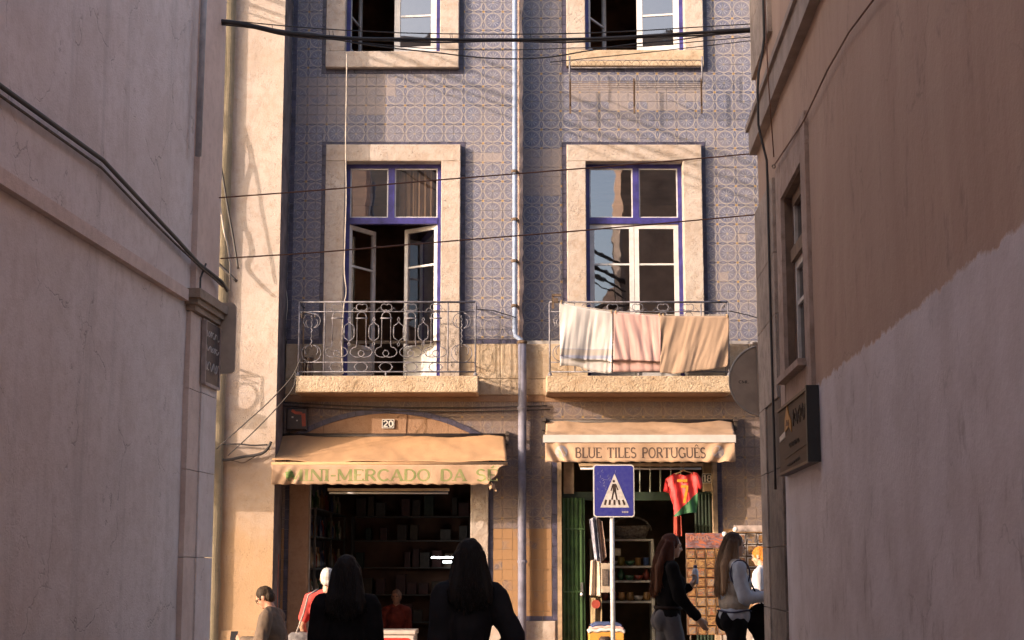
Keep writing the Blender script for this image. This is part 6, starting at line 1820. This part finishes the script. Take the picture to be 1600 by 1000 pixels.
def blob(parts, xf, voxel, name, m, parent, smooth=2, fold=0.0, fscale=14.0, fstretch=(1, 1, 0.35), seed=0.0):
    mb = MB()
    for p in parts:
        if p[0] == 'e':
            sphere_into(mb, p[1], p[2], xf, 14, p[3] if len(p) > 3 else None)
        else:
            _, a, ra, b, rb = p
            a, b = Vector(a), Vector(b)
            mb.tube([xf(a + (b - a) * k / 4) for k in range(5)], [ra + (rb - ra) * k / 4 for k in range(5)], 12)
            sphere_into(mb, a, (ra,) * 3, xf, 12); sphere_into(mb, b, (rb,) * 3, xf, 12)
    me = bpy.data.meshes.new(name); me.from_pydata(mb.v, [], mb.f); me.update()
    tmp = bpy.data.objects.new('tmp_blob', me); COL.objects.link(tmp)
    md = tmp.modifiers.new('r', 'REMESH'); md.mode = 'VOXEL'; md.voxel_size = voxel
    dg = bpy.context.evaluated_depsgraph_get(); dg.update()
    out = bpy.data.meshes.new_from_object(tmp.evaluated_get(dg))
    bpy.data.objects.remove(tmp); bpy.data.meshes.remove(me)
    bm = bmesh.new(); bm.from_mesh(out)
    for _ in range(smooth): bmesh.ops.smooth_vert(bm, verts=bm.verts[:], factor=0.5, use_axis_x=True, use_axis_y=True, use_axis_z=True)
    bm.normal_update()
    if fold:
        for v in bm.verts:
            q = Vector((v.co.x * fscale * fstretch[0], v.co.y * fscale * fstretch[1], v.co.z * fscale * fstretch[2] + seed))
            v.co += v.normal * fold * (noise.noise(q) + 0.5 * noise.noise(q * 2.3))
    c = Vector((0, 0, 0))
    for v in bm.verts: c += v.co
    c /= max(1, len(bm.verts)); c = Vector((c.x, c.y, c.z))
    for v in bm.verts: v.co -= c
    bm.to_mesh(out); bm.free()
    out.name = name
    out.materials.clear(); out.materials.append(m)
    out.polygons.foreach_set('use_smooth', [True] * len(out.polygons))
    o = bpy.data.objects.new(name, out)
    return place(o, c, parent)
def skin_mat(name, c):
    m = bpy.data.materials.new(name); N = NT(m)
    N.col(N.mix(N.ramp(N.noise(N.pos(), 25, 3), 0.4, 0.7), c, tuple(k * 0.86 for k in c))); N.rough(0.5)
    N.b.inputs['Subsurface Weight'].default_value = 0.08; N.b.inputs['Subsurface Radius'].default_value = (0.02, 0.008, 0.005)
    return m
def hair_mat(name, c, c2=None, z0=0, z1=1):
    m = bpy.data.materials.new(name); N = NT(m); p = N.pos()
    st = N.noise(N.scale(p, (90, 90, 3)), 1.0, 4, 0.6)
    base = c
    if c2: base = N.mix(N.ramp(N.m('ADD', N.sep(p)[2], N.m('MULTIPLY', st, 0.06)), z1, z0), c, c2)
    N.col(N.mix(N.ramp(st, 0.35, 0.7), base, (0.01, 0.006, 0.004)) if not c2 else N.mix(N.m('MULTIPLY', N.ramp(st, 0.4, 0.7), 0.5), base, (0.03, 0.02, 0.015)))
    N.rough(0.6); N.b.inputs['Specular IOR Level'].default_value = 0.15; N.bump(st, 0.5, 0.01)
    return m
S0 = 1.71
SKIN = skin_mat('skin_light', (0.50, 0.29, 0.20)); SKIN2 = skin_mat('skin_ruddy', (0.46, 0.23, 0.15))
EYE = mat('eye_dark', (0.02, 0.014, 0.012), 0.3)
def hand_parts(wr, d, side, nrm, curl=0.5):
    """five fingers; d = direction of the hand, nrm = palm normal, side = towards the thumb"""
    d = Vector(d).normalized(); nrm = Vector(nrm).normalized(); s = Vector(side).normalized(); wr = Vector(wr)
    pts = [('c', wr, 0.024, wr + d * 0.03, 0.03)]
    pc = wr + d * 0.055
    for k in (-1.2, -0.4, 0.4, 1.2): pts.append(('c', wr + d * 0.025 + s * 0.010 * k, 0.016, wr + d * 0.088 + s * 0.0165 * k, 0.0125))
    for k, L in ((-1.2, 0.058), (-0.4, 0.072), (0.4, 0.078), (1.2, 0.070)):
        b0 = wr + d * 0.09 + s * 0.0175 * k
        d1 = (d * math.cos(curl * 0.6) + nrm * math.sin(curl * 0.6)).normalized(); d2 = (d * math.cos(curl * 1.6) + nrm * math.sin(curl * 1.6)).normalized()
        m1 = b0 + d1 * L * 0.5; m2 = m1 + d2 * L * 0.5
        pts += [('c', b0, 0.0100, m1, 0.0092), ('c', m1, 0.0092, m2, 0.0078)]
    t0 = wr + d * 0.035 + s * 0.026
    t1 = t0 + (d * 0.7 + s * 0.6 + nrm * 0.4).normalized() * 0.042
    t2 = t1 + (d * 0.9 + nrm * 0.5).normalized() * 0.03
    pts += [('c', t0, 0.013, t1, 0.011), ('c', t1, 0.011, t2, 0.009)]
    return pts
def person(name, x, y, H, yaw, label, o):
    """o: options. local frame: x right, y forward, z up from the ground"""
    k = H / S0
    gz = o.get('ground', ground_z(x, y))
    base = Vector((x, y, gz))
    cy, sy = math.cos(yaw), math.sin(yaw)
    lean = math.radians(o.get('lean', 0)); hunch = math.radians(o.get('hunch', 0))
    def bend(p):
        p = Vector(p)
        if p.z > 0.95 and lean:
            q = p - Vector((0, 0, 0.95)); p = Vector((q.x, q.y * math.cos(lean) + q.z * math.sin(lean), 0.95 + q.z * math.cos(lean) - q.y * math.sin(lean)))
        return p
    def xf(p):
        p = bend(p)
        return base + Vector(((p.x * cy - p.y * sy) * k, (p.x * sy + p.y * cy) * k, p.z * k))
    hp = math.radians(o.get('head_pitch', 0)); ht = math.radians(o.get('head_turn', 0))
    piv = Vector((0, 0.0, 1.50))
    HR = Matrix.Rotation(ht, 3, 'Z') @ Matrix.Rotation(-hp, 3, 'X')
    def hd(p): return piv + HR @ (Vector(p) - piv)
    t = empty(name, tuple(base), label, 'person', o.get('group'))
    def he(c, r): return ('e', hd(c), r, HR)
    def hc(a, ra, b, rb): return ('c', hd(a), ra, hd(b), rb)
    head = [he((0, -0.005, 1.62), (0.073, 0.093, 0.092)), he((0, 0.03, 1.575), (0.060, 0.062, 0.075)), he((0, 0.052, 1.535), (0.040, 0.036, 0.036)),
            hc((0, 0.085, 1.612), 0.010, (0, 0.106, 1.582), 0.0135), he((0, 0.072, 1.520), (0.022, 0.020, 0.018)),
            he((0, 0.086, 1.548), (0.022, 0.012, 0.007)), he((0, 0.084, 1.560), (0.020, 0.012, 0.006)), he((0, 0.078, 1.632), (0.048, 0.016, 0.012)),
            he((0.030, 0.062, 1.585), (0.022, 0.022, 0.020)), he((-0.030, 0.062, 1.585), (0.022, 0.022, 0.020)),
            he((0.076, -0.005, 1.595), (0.010, 0.022, 0.032)), he((-0.076, -0.005, 1.595), (0.010, 0.022, 0.032)),
            ('c', (0, -0.02, 1.42), 0.056, hd((0, 0.0, 1.555)), 0.050)]
    wv = o.get('width', 1.0)
    sh_ = 0.165 * wv
    torso = [('e', (0, -0.01, 0.94), (0.160 * wv, 0.115, 0.13)), ('e', (0, 0, 1.09), (0.132 * wv, 0.098 * wv, 0.15)), ('e', (0, 0.0, 1.27), (0.155 * wv, 0.112 * wv, 0.17)),
             ('c', (-sh_ + 0.02, -0.01, 1.395), 0.056, (sh_ - 0.02, -0.01, 1.395), 0.056), ('c', (-0.08, -0.01, 1.43), 0.045, (0.08, -0.01, 1.43), 0.045)]
    if o.get('bust'): torso += [('e', (0.065, 0.085, 1.25), (0.06, 0.055, 0.06)), ('e', (-0.065, 0.085, 1.25), (0.06, 0.055, 0.06))]
    if o.get('belly'): torso += [('e', (0, 0.06, 1.08), (0.14 * wv, 0.13, 0.15))]
    arms = o.get('arms', {})
    limbs = {}
    for sgn, nm in ((-1, 'l'), (1, 'r')):
        S = Vector((sgn * (sh_ + 0.015), -0.01, 1.385))
        E, Wr = arms.get(nm, ((sgn * (sh_ + 0.05), -0.03, 1.11), (sgn * (sh_ + 0.05), 0.05, 0.87)))
        limbs[nm] = (S, Vector(E), Vector(Wr))
    st = o.get('stride', 0.0)
    legs = {}
    for sgn, nm in ((-1, 'l'), (1, 'r')):
        f = st * sgn
        legs[nm] = (Vector((sgn * 0.085, 0, 0.90)), Vector((sgn * 0.088, 0.03 + f * 0.5, 0.49)), Vector((sgn * 0.09, -0.02 + f, 0.09 + (0.05 if f < 0 else 0))))
    body = list(head) + list(torso)
    for nm, (S, E, Wr) in limbs.items():
        body += [('c', S, 0.050, E, 0.038), ('c', E, 0.038, Wr, 0.026)]
        d = (Wr - E).normalized()
        inward = Vector((1 if nm == 'l' else -1, 0.2, 0))
        hs = o.get('hands', {}).get(nm, {})
        nrm = Vector(hs.get('nrm', inward)); sd_ = Vector(hs.get('side', (0, 1, 0.2)))
        body += hand_parts(Wr, hs.get('dir', d), sd_, nrm, hs.get('curl', 0.6))
    for nm, (A, B, C) in legs.items():
        body += [('c', A, 0.085, B, 0.055), ('c', B, 0.055, C, 0.036), ('c', C - Vector((0, 0.03, 0.04)), 0.038, C + Vector((0.0, 0.14, -0.055)), 0.030)]
    blob(body, xf, 0.0085 * k, 'body', o.get('skin', SKIN), t, 2)
    # eyes
    mb = MB()
    for sx_ in (-1, 1): sphere_into(mb, hd((sx_ * 0.031, 0.081, 1.608)), (0.012, 0.008, 0.007), xf, 8)
    mb.build('eyes', EYE, t, True)
    # clothes
    top = [(p[0], p[1], tuple(q + 0.016 for q in p[2])) if p[0] == 'e' else (p[0], p[1], p[2] + 0.014, p[3], p[4] + 0.014) for p in torso]
    slv = o.get('sleeve', 'long')
    pad = o.get('pad', 0.0)
    for nm, (S, E, Wr) in limbs.items():
        if slv == 'none': top += [('c', S, 0.062, S + (E - S) * 0.06, 0.062)]
        elif slv == 'short': top += [('c', S, 0.064 + pad, S + (E - S) * 0.75, 0.062 + pad)]
        else: top += [('c', S, 0.064 + pad, E, 0.056 + pad), ('c', E, 0.056 + pad, E + (Wr - E) * 0.92, 0.042 + pad)]
    hem = o.get('hem')
    if hem: top += [('e', (0, -0.005, hem), (0.178 * wv + pad, 0.138 + pad, 0.14))]
    if pad: top += [('e', (0, -0.01, 1.18), (0.15 * wv + pad, 0.13 + pad, 0.20))]
    if o.get('collar'): top += [('c', (-0.05, -0.035, 1.45), 0.03, (0.05, -0.035, 1.45), 0.03), ('c', (-0.06, 0.0, 1.445), 0.026, (-0.045, 0.07, 1.40), 0.02), ('c', (0.06, 0.0, 1.445), 0.026, (0.045, 0.07, 1.40), 0.02)]
    blob(top, xf, 0.012 * k, o.get('top_name', 'shirt'), o['top'], t, 2, o.get('fold', 0.010), 11.0, (1, 1, 0.5), x * 3)
    tr_ = [('e', (0, -0.012, 0.925), (0.176 * wv, 0.132, 0.125))]
    for nm, (A, B, C) in legs.items():
        tr_ += [('c', A, 0.100, B, 0.072), ('c', B, 0.072, C + Vector((0, 0, 0.03)), 0.062)]
    if o.get('seat'): tr_ += [('e', (0.07, -0.07, 0.90), (0.09, 0.095, 0.11)), ('e', (-0.07, -0.07, 0.90), (0.09, 0.095, 0.11))]
    blob(tr_, xf, 0.014 * k, 'trousers', o['trousers'], t, 2, 0.006, 12.0, (1, 1, 0.6), x)
    sho = []
    for nm, (A, B, C) in legs.items():
        sho += [('c', C - Vector((0, 0.03, 0.04)), 0.046, C + Vector((0.0, 0.15, -0.052)), 0.038)]
    blob(sho, xf, 0.010 * k, 'shoes', o.get('shoes', mat('dark_shoe', (0.03, 0.025, 0.022), 0.5)), t, 1)
    # hair
    hr = o.get('hair')
    if hr:
        parts = [he((0, -0.016, 1.632), (0.083, 0.098, 0.094)), he((0, -0.05, 1.58), (0.076, 0.060, 0.07))]
        if hr == 'thin': parts = [he((0, -0.022, 1.63), (0.0785, 0.092, 0.088)), he((0, -0.055, 1.57), (0.066, 0.048, 0.05))]
        if hr in ('long', 'verylong', 'hood'):
            zlow_ = {'long': 1.24, 'verylong': 1.12, 'hood': 1.30}[hr]
            for q in (-1, -0.5, 0, 0.5, 1):
                parts += [('c', hd((q * 0.062, -0.055 - 0.02 * (1 - abs(q)), 1.62)), 0.034, (q * 0.095, -0.115, 1.40), 0.042), ('c', (q * 0.095, -0.115, 1.40), 0.042, (q * 0.11, -0.135, zlow_ + 0.05 * abs(q)), 0.022)]
            for q in (-1, 1):
                parts += [('c', hd((q * 0.070, -0.01, 1.63)), 0.026, (q * 0.098, -0.015, 1.44), 0.034), ('c', (q * 0.098, -0.015, 1.44), 0.034, (q * 0.115, 0.03 if hr != 'hood' else -0.02, zlow_ + 0.06), 0.022)]
        h_ = blob(parts, xf, 0.0085 * k, 'hair', o['hair_mat'], t, 2, 0.006, 40.0, (1, 1, 0.08), x)
        if hr in ('long', 'verylong', 'hood'):
            rr_ = random.Random(int(abs(x) * 100)); mb = MB()
            for q in range(150):
                a = rr_.uniform(-1.25, 1.25)
                sx_, cx_ = math.sin(a), math.cos(a)
                p0 = hd((0.080 * sx_, -0.02 - 0.075 * cx_, 1.66 - 0.02 * abs(a)))
                zl = zlow_ + 0.05 * abs(a) + rr_.uniform(-0.05, 0.06)
                p1 = Vector((0.112 * sx_, -0.05 - 0.105 * cx_, 1.46)); p2 = Vector((0.138 * sx_ + rr_.gauss(0, 0.008), -0.055 - 0.115 * cx_, (1.46 + zl) / 2)); p3 = Vector((0.125 * sx_ + rr_.gauss(0, 0.018), -0.055 - 0.10 * cx_ + rr_.gauss(0, 0.018), zl))
                wv_ = rr_.uniform(0, 6)
                pts = [p0, hd((0.092 * sx_, -0.02 - 0.098 * cx_, 1.60)), p1, p2, p3]
                dense = smooth_pts([tuple(p) for p in pts], 4)
                dense = [Vector(p) + Vector((0.006 * math.sin(i * 0.9 + wv_), 0.006 * math.cos(i * 0.8 + wv_), 0)) for i, p in enumerate(dense)]
                mb.tube([xf(p) for p in dense], [0.0055 * (1 - 0.6 * i / len(dense)) for i in range(len(dense))], 4, caps=False)
            mb.build('hair_strands', o['hair_mat'], t, True)
    return t, xf, hd, limbs

BLK = mat('black_cloth', (0.010, 0.008, 0.009), 0.95, 0.3, 8, spec=0.1)
BLKJ = mat('black_coat_cloth', (0.009, 0.007, 0.008), 0.9, 0.3, 8, spec=0.12)
def u2x(u, v, Y): return X(u, v, Y)
# 1 man in glasses looking at his phone, lower left
YM = 16.2
xm = X(434, 960, YM)
t, xf, hd, lim = person('person', xm, YM, 1.60, math.radians(78), 'man in brown jacket and glasses looking down at his phone, lower left', {
    'ground': Z(922, YM) - 1.55, 'lean': 10, 'head_pitch': 24, 'top': mat('brown_jacket', (0.115, 0.075, 0.05), 0.8, 0.3, 9), 'top_name': 'jacket', 'pad': 0.012, 'collar': True, 'hem': 0.92, 'fold': 0.014,
    'trousers': mat('dark_trousers', (0.04, 0.035, 0.035), 0.9), 'hair': 'short', 'hair_mat': hair_mat('short_brown_hair', (0.055, 0.035, 0.022)), 'skin': SKIN2,
    'arms': {'l': ((-0.26, 0.06, 1.13), (-0.10, 0.33, 1.17)), 'r': ((0.26, 0.08, 1.12), (0.06, 0.34, 1.14))},
    'hands': {'l': {'curl': 1.2, 'nrm': (0.4, -0.5, 0.8), 'side': (0.6, 0.2, 0.6), 'dir': (0.5, 0.8, 0.25)}, 'r': {'curl': 1.1, 'nrm': (-0.4, -0.5, 0.8), 'side': (-0.6, 0.2, 0.6), 'dir': (-0.4, 0.85, 0.25)}}})
mb = MB()
for sx_ in (-1, 1):
    mb.tube([xf(hd((sx_ * 0.033 + 0.026 * math.cos(q), 0.094 - 0.006 * abs(math.cos(q)), 1.606 + 0.019 * math.sin(q)))) for q in [2 * math.pi * i / 14 for i in range(14)]], 0.0035, 5, True)
    mb.tube([xf(hd((sx_ * 0.058, 0.088, 1.612))), xf(hd((sx_ * 0.079, 0.03, 1.612))), xf(hd((sx_ * 0.081, -0.01, 1.605)))], 0.0035, 5)
mb.tube([xf(hd((-0.008, 0.096, 1.612))), xf(hd((0.008, 0.096, 1.612)))], 0.003, 5)
mb.build('glasses', EYE, t, True)
pc = xf(Vector((-0.03, 0.44, 1.235)))
ph_ = MB().obox(pc, (0.036, 0.0, 0), (0, 0.03, 0.055), (0, 0.0035, -0.002)).build('phone', mat('phone_black', (0.03, 0.03, 0.035), 0.2))
tag(ph_, 'dark phone held by the man in glasses', 'phone')
# 2 man in a red shirt, half hidden
YQ = 17.0
xr = X(512, 930, YQ)
t, xf, hd, lim = person('person', xr, YQ, 1.70, math.radians(-12), 'white-haired man in a red t-shirt seen from behind, half hidden', {
    'ground': Z(888, YQ) - 1.70, 'top': mat('red_shirt', (0.42, 0.045, 0.038), 0.85, 0.2, 9), 'sleeve': 'short', 'hem': 0.93, 'width': 1.12, 'fold': 0.012,
    'trousers': mat('grey_trousers', (0.14, 0.125, 0.13), 0.9), 'hair': 'thin', 'hair_mat': hair_mat('white_hair', (0.55, 0.52, 0.50), (0.6, 0.56, 0.54), 0, 1), 'skin': SKIN, 'head_turn': 10,
    'arms': {'l': ((-0.27, -0.03, 1.12), (-0.25, 0.10, 0.90))}})
# his shoulder bag
bgp = empty('shoulder_bag', P(472, 1000, YQ - 0.15), 'grey shoulder bag at the hip of the man in red', 'bag')
bb = P(470, 1010, YQ - 0.05)
blob([('e', Vector((0, 0, 0)), (0.20, 0.13, 0.16)), ('e', Vector((0.06, 0, -0.1)), (0.20, 0.13, 0.16))], lambda p: bb + Vector(p), 0.014, 'bag_body', mat('grey_bag_cloth', (0.17, 0.15, 0.15), 0.9, 0.3, 12), bgp, 2, 0.018, 10.0, (1, 1, 1))
MB().tube([bb + Vector((-0.06, -0.03, 0.10)), P(474, 960, YQ - 0.1), P(482, 930, YQ - 0.14), P(496, 921, YQ - 0.1)], 0.010, 6).build('strap', mat('grey_strap', (0.30, 0.26, 0.25), 0.9), bgp, True)
# 3 + 4 two dark figures walking away up the alley
Y3 = 10.2
person('person', X(541, 930, Y3), Y3, 1.60, 0.06, 'dark silhouette in black coat seen from behind, left of the pair', {
    'ground': Z(866, Y3) - 1.615, 'top': BLKJ, 'top_name': 'coat', 'pad': 0.016, 'hem': 0.88, 'trousers': BLK, 'hair': 'hood', 'hair_mat': hair_mat('black_hair', (0.012, 0.009, 0.009)), 'stride': 0.10, 'width': 0.86, 'collar': True})
Y4 = 9.0
t, xf, hd, lim = person('person', X(733, 930, Y4), Y4, 1.58, 0.10, 'dark silhouette with long straight hair seen from behind, right of the pair', {
    'ground': Z(840, Y4) - 1.595, 'top': mat('charcoal_coat', (0.012, 0.010, 0.012), 0.8, 0.3, 8, spec=0.2), 'top_name': 'coat', 'pad': 0.012, 'hem': 0.88, 'trousers': BLK, 'hair': 'hood', 'hair_mat': hair_mat('black_brown_hair', (0.014, 0.010, 0.009)), 'stride': -0.12, 'width': 0.82,
    'arms': {'r': ((0.27, -0.06, 1.12), (0.20, 0.16, 1.02))}})
hb = empty('handbag', xf(Vector((0.27, 0.05, 0.86))), 'black handbag on the elbow of the long-haired silhouette', 'bag')
blob([('e', Vector((0.28, 0.04, 0.98)), (0.05, 0.13, 0.10)), ('e', Vector((0.28, 0.04, 0.92)), (0.05, 0.14, 0.09))], xf, 0.012, 'bag_body', BLK, hb, 1)
MB().tube([xf(Vector((0.28, -0.06, 1.04))), xf(Vector((0.27, -0.03, 1.15))), xf(Vector((0.27, 0.08, 1.15))), xf(Vector((0.28, 0.14, 1.04)))], 0.008, 6).build('handle', BLK, hb, True)
# 5 someone inside the grocery
Y5 = 24.6
person('person', X(619, 940, Y5), Y5, 1.62, math.radians(170), 'dim shopkeeper with pale cap band inside the dark grocery', {
    'ground': Z(922, Y5) - 1.62, 'top': mat('maroon_apron', (0.20, 0.03, 0.02), 0.9, 0.3, 8), 'trousers': BLK, 'hair': 'short', 'hair_mat': mat('cap_cloth', (0.30, 0.17, 0.13), 0.9, 0.3, 8), 'skin': SKIN2})
# 6 red-haired woman walking right
Y6 = 15.1
x6 = X(1044, 920, Y6)
RED_H = hair_mat('auburn_hair', (0.06, 0.014, 0.006), (0.11, 0.035, 0.013), 1.2, 1.6)
t, xf, hd, lim = person('person', x6, Y6, 1.68, math.radians(-84), 'woman with long auburn hair in black top and grey trousers walking right', {
    'ground': Z(832, Y6) - 1.70, 'top': mat('black_knit', (0.009, 0.007, 0.007), 0.95, 0.3, 8, spec=0.1), 'top_name': 'sweater', 'pad': 0.006, 'trousers': mat('grey_jeans', (0.095, 0.08, 0.085), 0.85, 0.25, 9), 'seat': True, 'bust': True, 'hair': 'verylong', 'hair_mat': RED_H, 'stride': 0.16, 'lean': 2, 'head_pitch': 8,
    'arms': {'l': ((-0.22, 0.03, 1.12), (-0.15, 0.24, 1.22)), 'r': ((0.23, 0.06, 1.12), (0.20, 0.24, 0.93))},
    'hands': {'l': {'curl': 1.1, 'dir': (0.0, 0.5, 0.85), 'nrm': (0.5, -0.8, 0.3), 'side': (0.8, 0.4, 0.0)}, 'r': {'curl': 0.5, 'dir': (-0.05, 0.55, -0.8)}}})
bl = MB().tube([xf(Vector((0.150 * math.cos(q), -0.008 + 0.122 * math.sin(q), 1.015))) for q in [2 * math.pi * i / 28 for i in range(28)]], 0.016, 6, True).build('belt', mat('brown_belt', (0.025, 0.013, 0.009), 0.8, spec=0.15), t, True)
cp = xf(Vector((-0.15, 0.29, 1.28)))
c2 = empty('drink_bottle', tuple(cp), 'small pale bottle held up by the auburn-haired woman', 'bottle')
MB().lathe(cp + Vector((0, 0, -0.03)), [(0.026, 0), (0.03, 0.01), (0.03, 0.12), (0.016, 0.15)], 12).build('bottle_body', mat('pale_bottle', (0.42, 0.45, 0.54), 0.3, 0.2, 12), c2, True)
MB().lathe(cp + Vector((0, 0, 0.1205)), [(0.018, 0), (0.018, 0.025)], 12).build('cap', mat('navy_cap', (0.04, 0.03, 0.09), 0.4), c2, True)
# 7 woman with ombre hair and cream vest
Y7 = 14.75
x7 = X(1147, 920, Y7)
OMB = hair_mat('ombre_hair', (0.035, 0.018, 0.012), (0.34, 0.20, 0.115), 1.32 + 0.05, 1.66 + 0.05)
CRM = mat('cream_knit', (0.42, 0.33, 0.26), 0.95, 0.15, 12, 0.4, 90)
WSHIRT = mat('white_shirt', (0.38, 0.38, 0.43), 0.85, 0.15, 8)
g7 = Z(830, Y7) - 1.69
t, xf, hd, lim = person('person', x7, Y7, 1.67, math.radians(-80), 'woman with dark-to-blonde hair in cream knit vest and white shirt', {
    'ground': g7, 'top': WSHIRT, 'top_name': 'white_shirt', 'pad': 0.010, 'hem': 0.94, 'trousers': BLK, 'seat': True, 'bust': True, 'hair': 'verylong', 'hair_mat': OMB, 'stride': -0.15, 'head_pitch': 6, 'fold': 0.014,
    'arms': {'r': ((0.235, 0.02, 1.11), (0.16, 0.24, 1.12)), 'l': ((-0.22, 0.06, 1.12), (-0.12, 0.27, 1.14))},
    'hands': {'r': {'curl': 1.0, 'dir': (-0.3, 0.9, 0.1), 'nrm': (-0.6, 0, -0.7), 'side': (0, 0.2, 1)}, 'l': {'curl': 1.0, 'dir': (0.3, 0.9, 0.1), 'nrm': (0.6, 0, -0.7), 'side': (0, 0.2, 1)}}})
blob([('e', (0, 0, 1.06), (0.185, 0.150, 0.12)), ('e', (0, 0.005, 1.20), (0.182, 0.155, 0.20)), ('e', (0.05, 0.075, 1.24), (0.09, 0.085, 0.09)), ('e', (-0.05, 0.075, 1.24), (0.09, 0.085, 0.09)), ('c', (-0.115, -0.01, 1.395), 0.080, (0.115, -0.01, 1.395), 0.080)], xf, 0.012, 'knit_vest', CRM, t, 2, 0.006, 12, (1, 1, 0.5))
NAVY = mat('navy_trim', (0.035, 0.03, 0.06), 0.8)
MB().tube([xf(Vector((0.184 * math.cos(q), 0.155 * math.sin(q), 0.985 + 0.008 * math.sin(3 * q)))) for q in [2 * math.pi * i / 32 for i in range(32)]], 0.008, 5, True).build('vest_hem_trim', NAVY, t, True)
MB().tube([xf(Vector((0.196 + 0.004 * math.cos(q), 0.0 + 0.092 * math.cos(q), 1.335 + 0.125 * math.sin(q)))) for q in [2 * math.pi * i / 24 for i in range(24)]], 0.008, 5, True).build('armhole_trim', NAVY, t, True)
cmr = empty('camera_bag', xf(Vector((0.0, 0.36, 1.10))), 'dark patterned purse held by the woman in the cream vest', 'bag')
blob([('e', Vector((0.02, 0.40, 1.15)), (0.06, 0.09, 0.07))], xf, 0.010, 'purse', mat('dark_patterned_purse', (0.06, 0.035, 0.028), 0.6, 0.6, 40), cmr, 1)
sbag = empty('shoulder_bag', xf(Vector((-0.05, 0.22, 0.8))), 'black crossbody bag on the woman in the cream vest', 'bag')
blob([('e', Vector((0.06, 0.24, 0.90)), (0.06, 0.16, 0.16)), ('e', Vector((0.06, 0.28, 0.80)), (0.06, 0.14, 0.16))], xf, 0.012, 'bag_body', BLK, sbag, 1)
MB().tube([xf(Vector(p)) for p in ((0.08, 0.30, 0.98), (0.10, 0.20, 1.10), (0.08, 0.12, 1.30), (-0.06, 0.06, 1.46), (-0.14, -0.06, 1.36))], 0.009, 6).build('strap', BLK, sbag, True)
# 8 sunlit person with orange hair behind the corner
Y8 = 18.4
person('person', X(1191, 900, Y8), Y8, 1.60, math.radians(60), 'sunlit person with short orange hair and white top at the right corner', {
    'ground': Z(853, Y8) - 1.615, 'top': mat('bright_white_top', (0.58, 0.54, 0.57), 0.85, 0.1, 8), 'trousers': mat('pale_trousers', (0.55, 0.50, 0.52), 0.9), 'hair': 'short', 'hair_mat': hair_mat('orange_hair', (0.52, 0.19, 0.03), (0.55, 0.22, 0.05), 0, 1), 'head_pitch': 15, 'width': 1.05, 'sleeve': 'short'})
